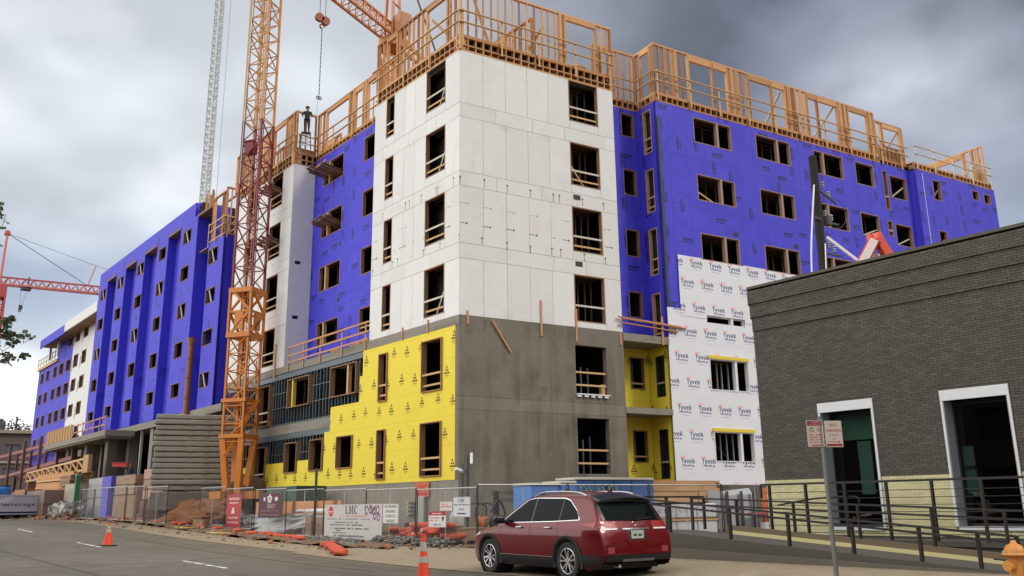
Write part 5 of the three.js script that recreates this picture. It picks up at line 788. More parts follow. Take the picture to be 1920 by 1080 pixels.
{
  const o = board('builder_sign', 'large white builder sign with a red disc and purple graffiti on the fence', 4.35, 1.28, -29.9, 0.09, (x, w, h) => {
    x.fillStyle = '#c3bfb9'; x.fillRect(0, 0, w, h); stain(x, w, h, 60, (a) => `rgba(120,110,100,${a})`, 0.02, 0.08); x.fillStyle = '#b3adaa'; x.fillRect(w * 0.83, 0, 2, h);
    x.fillStyle = '#c62b28'; x.beginPath(); x.arc(w * 0.115, h * 0.2, h * 0.155, 0, 7); x.fill(); smudge(x, w * 0.075, h * 0.185, w * 0.08, 9, '#e8c9c4'); smudge(x, w * 0.085, h * 0.235, w * 0.06, 7, '#e8c9c4');
    line(x, 'LMC', w * 0.485, h * 0.27, `bold ${h * 0.33}px serif`, '#141c33'); smudge(x, w * 0.29, h * 0.315, w * 0.46, 9, '#c9706a'); smudge(x, w * 0.05, h * 0.4, w * 0.75, 9, '#7a736e');
    smudge(x, w * 0.19, h * 0.5, w * 0.42, 9, '#55504c'); smudge(x, w * 0.09, h * 0.57, w * 0.6, 10, '#47433f'); smudge(x, w * 0.09, h * 0.67, w * 0.06, 9, '#b98a86'); smudge(x, w * 0.19, h * 0.67, w * 0.6, 10, '#3f3b38'); smudge(x, w * 0.19, h * 0.73, w * 0.12, 10, '#3f3b38'); smudge(x, w * 0.16, h * 0.8, w * 0.24, 9, '#6a645f'); smudge(x, w * 0.19, h * 0.88, w * 0.52, 11, '#3a3633');
    x.strokeStyle = '#6d2f66'; x.lineWidth = 11; x.lineCap = 'round'; for (const [a, b, r] of [[0.75, 0.14, 0.11], [0.815, 0.12, 0.1], [0.87, 0.16, 0.1], [0.93, 0.13, 0.1], [0.885, 0.3, 0.09], [0.945, 0.33, 0.09]]) { x.beginPath(); x.ellipse(w * a, h * b + 8, h * r * 0.75, h * r, 0.2, 0.4, 6.1); x.stroke(); } x.beginPath(); x.moveTo(w * 0.72, h * 0.05); x.lineTo(w * 0.73, h * 0.28); x.stroke(); x.beginPath(); x.moveTo(w * 0.8, h * 0.02); x.lineTo(w * 0.84, h * 0.25); x.lineTo(w * 0.9, h * 0.05); x.stroke();
    grit(x, w, h, 0, 14);
  });
  board('four_line_notice', 'white notice of four black lines right of the graffitied builder sign', 1.02, 0.66, -27.15, 0.7, (x, w, h) => { x.fillStyle = '#cfcfc6'; x.fillRect(0, 0, w, h); ['NO SMOKING', 'AVAILABLE', '& TEXT TO', 'RECEIVE'].forEach((s, i) => line(x, s, w / 2, h * (0.2 + i * 0.25), `bold ${h * 0.19}px sans-serif`, '#33363a')); x.fillStyle = '#efefe9'; for (let i = 1; i < 4; i++) x.fillRect(0, h * i * 0.25 - 1, w, 3); });
  board('maroon_sign', 'maroon sign with white emblems and lettering hung on the fence', 2.55, 1.06, -37.2, 0.86, (x, w, h) => { x.fillStyle = '#4a1420'; x.fillRect(0, 0, w, h); x.fillStyle = '#dcd2ce'; x.fillRect(w * 0.2, h * 0.17, w * 0.07, h * 0.15); x.fillRect(w * 0.66, h * 0.17, w * 0.12, h * 0.15); x.lineWidth = 13; x.strokeStyle = '#dcd2ce'; for (let i = 0; i < 5; i++) { const a = i * 1.257 - 1.57; x.beginPath(); x.arc(w * 0.45 + Math.cos(a) * 34, h * 0.23 + Math.sin(a) * 24, 12, 0, 7); x.stroke(); } line(x, 'CRAFT', w * 0.52, h * 0.62, `bold ${h * 0.24}px serif`, '#b9a3a4'); smudge(x, w * 0.1, h * 0.7, w * 0.75, 9, '#8d6a70'); smudge(x, w * 0.1, h * 0.86, w * 0.75, 9, '#8d6a70'); });
  board('red_warning_sign', 'tall red warning sign with white lettering and a white figure on the fence', 1.75, 1.5, -41.35, 0.42, (x, w, h) => { x.fillStyle = '#9c1d22'; x.fillRect(0, 0, w, h); x.fillStyle = '#b3262a'; x.fillRect(0, h * 0.25, w, h * 0.4); line(x, 'PARTNER WITH', w / 2, h * 0.17, `bold ${h * 0.115}px sans-serif`, '#e8d6d2'); smudge(x, w * 0.2, h * 0.23, w * 0.6, 15, '#d9bdb8'); x.fillStyle = '#dccbc6'; x.beginPath(); x.arc(w * 0.47, h * 0.46, h * 0.075, 3.14, 6.3); x.lineTo(w * 0.6, h * 0.58); x.lineTo(w * 0.33, h * 0.58); x.fill(); line(x, 'AND EQUIPMENT', w / 2, h * 0.75, `bold ${h * 0.1}px sans-serif`, '#d9b9b4'); smudge(x, w * 0.12, h * 0.82, w * 0.76, 20, '#c8928f'); });
  board('office_sign', 'white builder office sign with two black bars right of the cone, by the corner', 0.92, 0.62, -22.9, 0.92, (x, w, h) => { x.fillStyle = '#c9cdcd'; x.fillRect(0, 0, w, h); x.strokeStyle = '#8e9292'; x.lineWidth = 3; x.strokeRect(2, 2, w - 4, h - 4); line(x, 'LMC', w / 2, h * 0.27, `bold ${h * 0.26}px serif`, '#20242a'); smudge(x, w * 0.06, h * 0.36, w * 0.88, 8, '#5c6064'); line(x, 'OFFICE', w / 2, h * 0.68, `bold ${h * 0.15}px sans-serif`, '#3a3e42'); x.fillStyle = '#23262a'; x.fillRect(w * 0.25, h * 0.8, w * 0.5, h * 0.06); });
  board('permit_notice', 'white notice with a red heading below the small red print notice', 0.98, 0.5, -24.25, 0.6, (x, w, h) => { x.fillStyle = '#d4d2ce'; x.fillRect(0, 0, w, h); x.fillStyle = '#a5282c'; x.fillRect(0, 0, w, h * 0.26); smudge(x, w * 0.2, h * 0.1, w * 0.55, 8, '#e3c4c2'); smudge(x, w * 0.08, h * 0.38, w * 0.55, 8, '#c05a5a'); smudge(x, w * 0.08, h * 0.54, w * 0.55, 8, '#c05a5a'); smudge(x, w * 0.28, h * 0.8, w * 0.45, 9, '#3a4160'); x.fillStyle = '#2c3050'; x.beginPath(); x.moveTo(w * 0.76, h * 0.34); x.lineTo(w * 0.92, h * 0.34); x.lineTo(w * 0.86, h * 0.62); x.lineTo(w * 0.8, h * 0.62); x.fill(); });
  board('red_print_notice', 'small white notice with red print above the red headed notice', 0.7, 0.28, -23.75, 1.12, (x, w, h) => { x.fillStyle = '#cfcac2'; x.fillRect(0, 0, w, h); smudge(x, w * 0.12, h * 0.2, w * 0.5, 9, '#c04a48'); smudge(x, w * 0.05, h * 0.48, w * 0.85, 9, '#c04a48'); x.strokeStyle = '#c04a48'; x.beginPath(); x.arc(w * 0.2, h * 0.8, 6, 0, 7); x.stroke(); });
  board('orange_notice', 'orange notice with red letters above the electric meters on the foundation wall', 1.06, 0.62, -31.9, 1.66, (x, w, h) => { x.fillStyle = '#c8633a'; x.fillRect(0, 0, w, h); line(x, 'ENC', w * 0.55, h * 0.6, `bold ${h * 0.56}px sans-serif`, '#b01c18'); x.fillStyle = '#b01c18'; x.fillRect(w * 0.2, h * 0.72, w * 0.7, h * 0.2); x.fillStyle = '#c8633a'; x.fillRect(w * 0.5, h * 0.74, w * 0.05, h * 0.2); }, 160, 20.93);
}
{ // electric meters on the wall
  const o = thing('meter_panel', 'grey panel of four electric meters on the concrete foundation wall', 'electric meter', [20.9, 0.9, -32.45], -Math.PI / 2); obj(o, 'cabinet', new RoundedBoxGeometry(0.62, 1.15, 0.16, 2, 0.02).translate(0.55, 0.2, 0), mat(0.36, 0.35, 0.31, 0.6)); for (let i = 0; i < 4; i++) { obj(o, 'meter_box', new RoundedBoxGeometry(0.42, 0.11, 0.2, 2, 0.02).translate(0.05, i * 0.17, 0), mat(0.05, 0.045, 0.04, 0.6)); obj(o, 'meter_cap', cyl(0.05, 0.05, 0.12, 0, 0, 0, 12).rotateX(1.57).translate(-0.32, i * 0.17, 0.02), mat(0.55, 0.5, 0.28, 0.4)); } obj(o, 'low_vent', boxG(0.55, 0.2, 0.06, -0.45, -0.42, -0.03), M.steelDark); }
{ // camera at the corner, with its conduit
  const o = thing('security_camera', 'white security camera on a conduit at the concrete corner', 'camera', [20.85, 2.6, -29.0]); obj(o, 'body', new THREE.CapsuleGeometry(0.085, 0.22, 4, 10).rotateZ(1.3).translate(-0.15, 0.05, 0.1), M.white); obj(o, 'mount', boxG(0.1, 0.12, 0.12, 0.05, 0.02, 0), M.white); obj(o, 'conduit', mergeGeometries([barG(V3(0.1, -2.5, 0.35), V3(0.1, 0.55, 0.35), 0.09), barG(V3(0.12, -2.5, 0.0), V3(0.12, 0.3, 0), 0.05)]), M.steelDark); obj(o, 'number_plate', boxG(0.02, 0.42, 0.16, 0.03, 0.5, 0.72), M.white); }

// ---------- piles behind the fence ----------
const wobble = (g, a, s = 1) => { const p = g.attributes.position; for (let i = 0; i < p.count; i++) { const x = p.getX(i), y = p.getY(i), z = p.getZ(i); p.setXYZ(i, x + (vnoise(x * s + 3, y * s, z * s) - 0.5) * a, y + (vnoise(x * s, y * s + 9, z * s) - 0.5) * a, z + (vnoise(x * s, y * s, z * s + 5) - 0.5) * a); } g.computeVertexNormals(); return g; };
const cardT = tint([0.9, 0.9, 0.9], 128, 5, 0.5), cardM = [[0.32, 0.2, 0.115], [0.27, 0.16, 0.09], [0.36, 0.235, 0.15]].map((c) => mat(...c, 0.85, { map: cardT })), strapM = M.black;
function bundle(name, label, cat, pos, turn, w, h, d, m, rows = 1, lean = 0, group) {                // boards packed under straps
  const o = thing(name, label, cat, pos, turn, group); o.rotation.order = 'YXZ'; o.rotation.z = lean;
  for (let r = 0; r < rows; r++) obj(o, 'pack', new RoundedBoxGeometry(w - rr(0, 0.1), h / rows - 0.03, d - rr(0, 0.08), 2, 0.025).translate(rr(-0.04, 0.04), (r + 0.5) * h / rows, 0), Array.isArray(m) ? m[r % m.length] : m);
  for (const x of [-w * 0.28, w * 0.3]) obj(o, 'strap', mergeGeometries([boxG(0.05, h, 0.012, x, h / 2, d / 2 + 0.008), boxG(0.05, 0.012, d, x, h + 0.006, 0)]), strapM); return o;
}
const TN = Math.PI / 2;
bundle('board_bundle', 'tan bundle of boards, lower left of the pair beside the blue boards', 'board bundle', [17.2, gh(-57.6), -59.8], TN, 4.6, 1.5, 1.2, [cardM[0], cardM[1]], 1);
bundle('board_bundle', 'tan bundle of boards lying on top of the lower left bundle', 'board bundle', [17.3, gh(-57.6) + 1.52, -60.2], TN, 4.3, 1.25, 1.15, [cardM[2]], 2);
bundle('board_bundle', 'brown bundle of boards at the right end of the row, under a pink one', 'board bundle', [17.4, gh(-54) + 0.1, -54.6], TN, 4.6, 1.05, 1.2, [cardM[1], mat(0.2, 0.1, 0.06, 0.9)], 2);
bundle('board_bundle', 'pinkish tan bundle of boards on top, right of the blue boards', 'board bundle', [17.6, gh(-54) + 1.2, -55.5], TN, 4.0, 1.85, 1.1, [mat(0.45, 0.27, 0.2, 0.85), cardM[2]], 3);
bundle('blue_board_stack', 'upright stack of blue boards left of the tan bundles', 'board stack', [16.95, gh(-64), -63.6], TN, 2.2, 2.8, 0.9, mat(0.1, 0.085, 0.5, 0.7), 3);
bundle('wrapped_pallet', 'grey plastic wrapped pallet left of the blue boards', 'pallet', [18.5, gh(-70), -69.5], TN, 5.6, 2.9, 2.0, mat(0.36, 0.345, 0.33, 0.4, { map: cardT }), 2);
bundle('wrapped_pallet', 'pale cream wrapped pallet with a green strap', 'pallet', [17.6, gh(-72), -74.5], TN, 4.0, 2.6, 1.6, mat(0.4, 0.33, 0.235, 0.5, { map: cardT }), 2);
bundle('carton_stack', 'dull brown carton stack wrapped in plastic, lower left', 'carton stack', [16.3, gh(-80), -80.5], TN, 6.5, 2.2, 1.5, [mat(0.2, 0.13, 0.1, 0.6), mat(0.22, 0.15, 0.12, 0.6)], 2);
bundle('carton_stack', 'rust brown carton stack right behind the trailer end', 'carton stack', [16.2, gh(-86), -86.8], TN, 4.6, 2.4, 1.4, mat(0.34, 0.16, 0.07, 0.8), 1);
function lumber(label, pos, turn, n, rows, L, t, w, m) { const o = thing('lumber_stack', label, 'lumber', pos, turn); for (let r = 0; r < rows; r++) for (let i = 0; i < n; i++) { const k = shade(new THREE.Mesh(UBOX, m[(rnd() * m.length) | 0])); k.name = pname(o, 'plank'); k.scale.set(L * rr(0.93, 1), t * 0.93, w * 0.93); k.position.set(rr(-0.12, 0.12), (r + 0.5) * t + Math.floor(r / 4) * 0.08, (i - n / 2) * w); o.add(k); } for (let r = 0; r <= rows; r += 4) for (const x of [-L * 0.35, L * 0.35]) obj(o, 'spacer', boxG(0.09, 0.075, n * w, x, r * t + Math.floor(Math.max(0, r - 1) / 4) * 0.08 + (r ? 0.03 : -0.04), 0), M.woodDark); return o; }
lumber('honey coloured lumber stack in front of the roof truss', [18.4, gh(-85) + 2.3, -84], TN + 0.06, 6, 8, 11, 0.17, 0.25, [M.wood[0], M.wood[2], M.rail]);
lumber('short dark brown lumber stack right of the honey coloured stack', [17.8, gh(-77) + 1.6, -77.5], TN, 5, 8, 3.6, 0.2, 0.28, [M.woodDark, M.buck, cardM[1]]);
{ const o = thing('roof_truss', 'long pale timber floor truss lying on the lumber pile', 'truss', [18.2, 0, -88], 0); const m = M.rail; const a = V3(0, 4.15, -11), b = V3(0, 4.45, 11), c = V3(0, 4.95, -11), d = V3(0, 5.35, 11); stick(o, 'chord', m, a, b, 0.09, 0.16, V3(0, 1, 0)); stick(o, 'chord', m, c, d, 0.09, 0.16, V3(0, 1, 0)); for (let i = 0; i <= 10; i++) { const t = i / 10; stick(o, 'web', m, a.clone().lerp(b, t), c.clone().lerp(d, t), 0.1, 0.14); if (i < 10) stick(o, 'web', M.wood[2], c.clone().lerp(d, t), a.clone().lerp(b, t + 0.1), 0.1, 0.12); } obj(o, 'end_panel', boxG(0.3, 1.4, 1.6, 0, 4.9, 11.8), M.ply); for (const z of [-9, 9]) obj(o, 'support', boxG(0.9, 3.4, 0.4, 0.2, 2.4, z), M.woodDark); }
{ const o = thing('plywood_panel', 'single upright brown plywood panel behind the left end of the truss', 'plywood', [20, 3.2, -104], TN - 0.2); obj(o, 'panel', boxG(3.2, 3, 0.05, 0, 1.6, 0), cardM[1]); obj(o, 'batten', boxG(0.1, 3, 0.06, 0.9, 1.6, 0.06), M.woodDark); }
{ // plastic and scrap
  const o = thing('plastic_heap', 'crumpled clear plastic and pale scrap at the foot of the pallets', 'rubbish heap', [16.1, gh(-71), -71.5]); const g = []; for (let i = 0; i < 9; i++) g.push(wobble(new THREE.SphereGeometry(rr(0.3, 0.6), 18, 14).scale(0.8, rr(0.4, 1.5), 1.4).translate(rr(-0.4, 0.4), rr(0.0, 0.6), rr(-3, 3)), 0.9, 4)); obj(o, 'plastic', mergeGeometries(g), mat(0.34, 0.33, 0.29, 0.4)); for (let i = 0; i < 26; i++) { const z = rr(-2, 3.5); stick(o, 'scrap_stick', woodPick(), V3(rr(-0.9, 0), rr(0, 0.15), z), V3(rr(-1.2, 0.2), rr(0.1, 1.0), z + rr(-0.9, 0.9)), 0.09, 0.05); } }
{ const o = thing('green_strap_post', 'short green post standing among the wrapped pallets', 'post', [16.8, gh(-70), -72.6]); obj(o, 'post', boxG(0.3, 2.5, 0.3, 0, 1.9, 0), mat(0.03, 0.18, 0.07, 0.6)); obj(o, 'cap', boxG(0.34, 0.1, 0.34, 0, 3.2, 0), mat(0.2, 0.5, 0.35, 0.6)); }
// soil banks and the trench boards
function mound(name, label, pos, sx, sy, sz, m, s = 1.2) { const g = new THREE.SphereGeometry(1, 80, 36, 0, 6.2832, 0, Math.PI / 2), p = g.attributes.position; for (let i = 0; i < p.count; i++) { const x = p.getX(i), y = p.getY(i), z = p.getZ(i), k = 0.62 + 0.5 * fbm(x * s * 2 + pos[0], y * 2, z * s * 2 + pos[2], 3) + 0.22 * fbm(x * 11, y * 11, z * 11, 3); p.setXYZ(i, x * sx * k, y * sy * k, z * sz * k); } g.computeVertexNormals(); const o = solo(name, g, m, label, 'soil heap'); o.position.set(...pos); return o; }
const soil = mat(0.2, 0.078, 0.03, 0.97, { bumpMap: dirtTex, bumpScale: 0.08 }), soilD = mat(0.12, 0.06, 0.035, 0.97, { bumpMap: dirtTex, bumpScale: 0.08 });
mound('soil_heap', 'orange brown soil bank behind the fence below the grey slabs', [17.4, gh(-47), -48.2], 1.4, 1.35, 4.6, soil); mound('soil_heap', 'dark wet soil heap right of the tan board bundles', [17.0, gh(-53), -53.6], 1.0, 1.5, 2.2, soilD); mound('soil_heap', 'low orange soil bank behind the white tarpaulin', [19.2, gh(-38), -38], 1.2, 0.9, 5.0, soil);
{ const o = thing('orange_form_board', 'long orange form board standing in the trench behind the maroon sign', 'form board', [18.3, gh(-38), -38.5], TN); for (const [i, x] of [-3.3, -1.1, 1.1, 3.3].entries()) obj(o, 'board', boxG(2.16, 0.82, 0.05, x, 0.95, rr(-0.02, 0.02)), [mat(0.62, 0.24, 0.08, 0.8), mat(0.68, 0.3, 0.13, 0.8)][i % 2]); for (const x of [-4, -2.2, 0, 2.2]) obj(o, 'stake', boxG(0.09, 1.4, 0.09, x, 0.7, -0.1), M.woodDark); }
{ const o = thing('orange_barrier_board', 'short orange board leaning in the soil left of the red warning sign', 'board', [17.5, gh(-45), -46.4], TN); obj(o, 'board', boxG(2.4, 0.6, 0.06, 0, 0.9, 0), mat(0.66, 0.2, 0.06, 0.8)); obj(o, 'foot', boxG(0.2, 0.9, 0.3, -0.8, 0.4, 0), M.woodDark); obj(o, 'foot', boxG(0.2, 0.9, 0.3, 0.8, 0.4, 0), M.woodDark); }
{ // tarpaulin slung over the trench edge
  const nx = 60, ny = 16, pos = [], idx = []; for (let j = 0; j <= ny; j++) for (let i = 0; i <= nx; i++) { const u = i / nx, v = j / ny, sag = Math.sin(Math.PI * u), top = 0.98 - 0.12 * Math.sin(u * 9) * 0.4 - 0.1 * sag, bot = top - 0.12 - 0.62 * Math.pow(sag, 0.8), f = fbm(u * 16 + v * 5, v * 3 - u * 6, 3, 5) - 0.5; pos.push(17.25 - 0.5 * v * sag + f * 0.55, lerp(top, bot, v) + f * 0.1 + gh(-38) * 0.6, lerp(-42.6, -33.0, u) + f * 0.2); }
  for (let j = 0; j < ny; j++) for (let i = 0; i < nx; i++) { const a = j * (nx + 1) + i, b = a + 1, c = a + nx + 1, d = c + 1; idx.push(a, b, c, b, d, c); } const g = new THREE.BufferGeometry(); g.setAttribute('position', new THREE.Float32BufferAttribute(pos, 3)); g.setIndex(idx); g.computeVertexNormals(); solo('tarpaulin', g, mat(0.42, 0.42, 0.41, 0.4, { side: THREE.DoubleSide }), 'sagging grey white tarpaulin slung behind the fence under the maroon sign', 'tarpaulin'); }
{ const o = thing('white_pipe', 'straight white pipe lying above the right end of the tarpaulin', 'pipe', [17.6, 1.12, -34.6]); obj(o, 'pipe', barG(V3(0, 0, -2.2), V3(0, 0.05, 2.4), 0.16, 0.16, true), M.white); obj(o, 'coupling', barG(V3(0, 0.02, 1.2), V3(0, 0.02, 1.4), 0.2, 0.2, true), M.white); const s = thing('pallet_sheets', 'pile of grey corrugated sheets under the white pipe', 'sheet pile', [17.8, 0.35, -34.3]); for (let i = 0; i < 4; i++) obj(s, 'sheet', boxG(1.0, 0.05, 3.6, 0, 0.1 + i * 0.16, 0).rotateZ(0.12), mat(0.45, 0.46, 0.45, 0.6)); }
{ const o = thing('brown_plank_wall', 'low brown timber edging between the tarpaulin and the large white sign', 'timber edging', [17.0, 0, -33.2], TN); for (let i = 0; i < 3; i++) obj(o, 'plank', boxG(3.0, 0.27, 0.05, 0, 0.2 + i * 0.28, 0), cardM[i % 3]); obj(o, 'stake', boxG(0.08, 1.0, 0.08, 0.8, 0.5, -0.07), M.woodDark); }
// yellow loose board under the crane is part of the building; green bin behind the fence
{ const o = thing('green_container', 'dark green container end behind the fence right of the red warning sign', 'container', [19.6, gh(-41), -41.2], TN); obj(o, 'body', new RoundedBoxGeometry(3.4, 1.7, 1.6, 2, 0.04).translate(0, 1.15, 0), mat(0.02, 0.07, 0.05, 0.6)); for (let i = 0; i < 8; i++) obj(o, 'rib', boxG(0.08, 1.5, 0.06, -1.5 + i * 0.43, 1.15, 0.83), mat(0.02, 0.06, 0.045, 0.6)); }
// sandbags
{
  const mkBag = () => { const g = new THREE.SphereGeometry(0.5, 18, 12), p = g.attributes.position; for (let i = 0; i < p.count; i++) { const x = p.getX(i) * 2, y = p.getY(i) * 2, z = p.getZ(i) * 2; const sq = (v) => Math.sign(v) * Math.pow(Math.abs(v), 0.6); const k = 1 + 0.16 * (fbm(x * 3, y * 3, z * 3, 3) - 0.5); p.setXYZ(i, sq(x) * 0.34 * k, sq(y) * 0.1 * k * (1 - 0.3 * x * x), sq(z) * 0.2 * k); } g.computeVertexNormals(); return g; };
  const proto = thing('sandbag', 'x', 'sandbag', [0, 0, 0], 0, 'orange sandbags along the fence foot'); obj(proto, 'bag', mkBag(), M.sandbag); obj(proto, 'tie', new THREE.TorusGeometry(0.06, 0.02, 6, 10).rotateY(1.57).translate(0.33, 0, 0), mat(0.6, 0.5, 0.4, 0.8));
  const S = [[12.6, -23.4, 0.9, 'orange sandbag end of the row poking into the street'], [12.95, -24.3, 1.0, 'second orange sandbag from the street end of the row'], [13.35, -25.2, 1.1, 'third orange sandbag from the street end of the row'], [13.7, -26.1, 1.3, 'fourth orange sandbag from the street end of the row'], [14.2, -27.3, 1.5, 'orange sandbag against the fence foot right below the timber edging'], [15.3, -31.8, 1.5, null], [15.4, -32.7, 1.6, null], [15.3, -33.5, 1.5, null], [15.4, -34.4, 1.4, null], [15.5, -35.4, 1.6, null], [15.3, -36.3, 1.5, null], [15.6, -38.5, 1.4, null], [15.5, -40.6, 1.6, null], [15.4, -42.4, 1.3, null], [15.6, -45.5, 1.5, null], [15.5, -46.3, 1.7, null], [15.4, -48.8, 1.5, null], [15.5, -52, 1.4, null], [15.6, -55.5, 1.5, null], [15.5, -58, 1.6, null], [15.5, -76, 1.5, null], [15.5, -78, 1.6, null], [15.6, -80, 1.5, null]];
  const nth = ['first', 'second', 'third', 'fourth', 'fifth', 'sixth', 'seventh', 'eighth', 'ninth', 'tenth', 'eleventh', 'twelfth', 'thirteenth', 'fourteenth', 'fifteenth', 'sixteenth', 'seventeenth', 'last'];
  S.forEach(([x, z, t, l], i) => { const o = i ? copy(proto) : proto; o.position.set(x, gh(z) + 0.11, z); o.rotation.set(rr(-0.06, 0.06), t, rr(-0.06, 0.06)); o.userData.label = l || `${nth[i - 5]} orange sandbag along the fence foot, counted away from the builder sign`; delete o.userData.group; });
  for (const [z0, n, w] of [[-26.6, 9, 'orange sandbag in the heap right of the large white sign'], [-24.7, 9, 'orange sandbag in the heap behind the striped cone']]) for (let i = 0; i < n; i++) { const o = copy(proto, w); o.userData.group = w.includes('cone') ? 'sandbag heap behind the cone' : 'sandbag heap by the white sign'; const L = i < 5 ? 0 : i < 8 ? 1 : 2; o.position.set(16.95 + rr(-0.2, 0.25), 0.3 + L * 0.17, z0 + (i % 5 - 2) * 0.42 + rr(-0.1, 0.1)); o.rotation.set(rr(-0.2, 0.2), rr(0, 3), rr(-0.25, 0.25)); }
}
{ // gravel in nets along the kerb, and rubble scattered by the fence
  const rocks = [0, 1, 2, 3].map((k) => { const g = new THREE.IcosahedronGeometry(1, 1), p = g.attributes.position; for (let i = 0; i < p.count; i++) { const f = 0.7 + 0.6 * vnoise(p.getX(i) * 2 + k * 9, p.getY(i) * 2, p.getZ(i) * 2); p.setXYZ(i, p.getX(i) * f, p.getY(i) * f * 0.75, p.getZ(i) * f); } g.computeVertexNormals(); g.deleteAttribute('uv'); return g; });
  const rock = (x, y, z, r) => { const g = rocks[(rnd() * 4) | 0].clone(); g.rotateY(rr(0, 6)); g.rotateX(rr(0, 6)); g.scale(r, r * 0.8, r); return g.translate(x, y, z); };
  const gm = [mat(0.2, 0.19, 0.165, 0.95), mat(0.1, 0.095, 0.08, 0.95)];
  const mkLog = (label, p, q, r) => { const L = p.distanceTo(q), o = thing('gravel_log', label, 'erosion log', [(p.x + q.x) / 2, 0, (p.z + q.z) / 2]), A = [[], []]; for (let i = 0; i < L * 150; i++) { const t = rnd(), a = rr(0, 3.14), k = r * Math.sqrt(rnd()), c = p.clone().lerp(q, t); A[i % 5 ? 0 : 1].push(rock(c.x - o.position.x + Math.cos(a) * k * 1.3, c.y + Math.sin(a) * k * 0.9, c.z - o.position.z, rr(0.03, 0.075))); } obj(o, 'pale_gravel', mergeGeometries(A[0]), gm[0]).userData.kind = 'stuff'; obj(o, 'dark_gravel', mergeGeometries(A[1]), gm[1]).userData.kind = 'stuff'; };
  mkLog('dark netted gravel log under the large white sign', V3(15.9, 0.06, -32), V3(15.6, 0.04, -27.6), 0.16); mkLog('grey netted gravel log from the white sign to the striped cone', V3(16.2, 0.05, -27.5), V3(16.15, 0.03, -23.2), 0.27); mkLog('lower netted gravel log in front along the driveway edge', V3(14.9, 0.0, -29.4), V3(14.6, 0.0, -26.2), 0.13);
  const R = [[], [], []]; for (let i = 0; i < 1500; i++) { const z = -rr(22, 90), x = rr(12.9, 16.5) + (z < -45 ? -0.2 : 0), r = rr(0.012, 0.06) * (rnd() < 0.06 ? 2 : 1); R[i % 3].push(rock(x, Math.max(gh(z), x > 14.2 ? 0 : -1) + r * 0.3 + (x > 14.3 ? 0.05 : 0), z, r)); }
  [[0.3, 0.26, 0.2], [0.16, 0.11, 0.08], [0.32, 0.12, 0.06]].forEach((c, k) => solo('rubble', mergeGeometries(R[k]), mat(...c, 0.95), ['pale grit and rubble scattered along the fence foot', 'dark clods scattered along the fence foot', 'reddish crumbs of brick and netting scattered along the fence foot'][k], 'rubble', null, 'stuff'));
  const bits = []; for (let i = 0; i < 120; i++) { const z = -rr(24, 88), x = rr(13.6, 16.4), a = rr(0, 3.14), L = rr(0.15, 0.8), y = Math.max(gh(z), x > 14.2 ? 0 : -1) + 0.06; bits.push(barG(V3(x, y, z), V3(x + Math.cos(a) * L, y + rr(0, 0.12), z + Math.sin(a) * L), rr(0.03, 0.09), 0.025)); } solo('wood_scraps', mergeGeometries(bits), M.ply, 'small timber offcuts strewn along the fence foot', 'scraps', null, 'stuff'); }
for (const [x, z, c, l] of [[14.6, -38.2, [0.6, 0.5, 0.2], 'yellowish loose board in the gutter under the red warning sign'], [14.8, -43.3, [0.65, 0.52, 0.12], 'yellow loose board in the gutter left of the red warning sign'], [15, -52.5, [0.6, 0.42, 0.12], 'yellow loose board in the gutter beyond the far cone']]) { const o = thing('loose_board', l, 'board', [x, gh(z) + 0.06, z], TN + 0.1); obj(o, 'board', boxG(1.9, 0.05, 0.3), mat(...c, 0.8)); obj(o, 'batten', boxG(0.1, 0.05, 0.3, -0.7, 0.05, 0), M.woodDark); }
{ const o = thing('tan_block', 'tan broken block by the fence left of the red warning sign', 'block', [15.6, gh(-43.5), -43.0], 0.3); obj(o, 'block', wobble(new RoundedBoxGeometry(0.5, 0.5, 0.8, 4, 0.06), 0.2, 3).translate(0, 0.25, 0), cardM[2]); obj(o, 'slab', boxG(0.6, 0.04, 0.95, 0, 0.52, 0), cardM[0]); }
// timber skid, tank and tools at the corner
{ const o = thing('timber_box', 'long brown timber box on skids by the concrete corner', 'timber box', [17.9, 0, -24.5], 0.15); obj(o, 'side', boxG(2.0, 0.34, 0.06, 0, 0.33, 0.55), cardM[1]); obj(o, 'side', boxG(2.0, 0.34, 0.06, 0, 0.33, -0.55), cardM[1]); obj(o, 'end', boxG(0.06, 0.34, 1.04, 0.97, 0.33, 0), cardM[0]); obj(o, 'end', boxG(0.06, 0.34, 1.04, -0.97, 0.33, 0), cardM[0]); obj(o, 'lid', boxG(2.06, 0.04, 1.2, 0, 0.53, 0), cardM[1]); for (const x of [-0.6, 0.6]) obj(o, 'skid', boxG(0.12, 0.12, 1.1, x, 0.08, 0), M.woodDark); }
{ const o = thing('gas_cylinder', 'squat grey gas cylinder standing on the timber box', 'gas cylinder', [17.55, 0.55, -24.6]); obj(o, 'tank', new THREE.LatheGeometry([[0, 0], [0.2, 0.02], [0.24, 0.1], [0.24, 0.42], [0.17, 0.52], [0, 0.56]].map(([a, b]) => new THREE.Vector2(a, b)), 22), mat(0.4, 0.4, 0.36, 0.5)); obj(o, 'collar', new THREE.CylinderGeometry(0.13, 0.13, 0.13, 16, 1, true).translate(0, 0.6, 0), mat(0.45, 0.45, 0.42, 0.5, { side: THREE.DoubleSide })); obj(o, 'valve', cyl(0.04, 0.03, 0.12, 0, 0.55, 0), M.galv); }
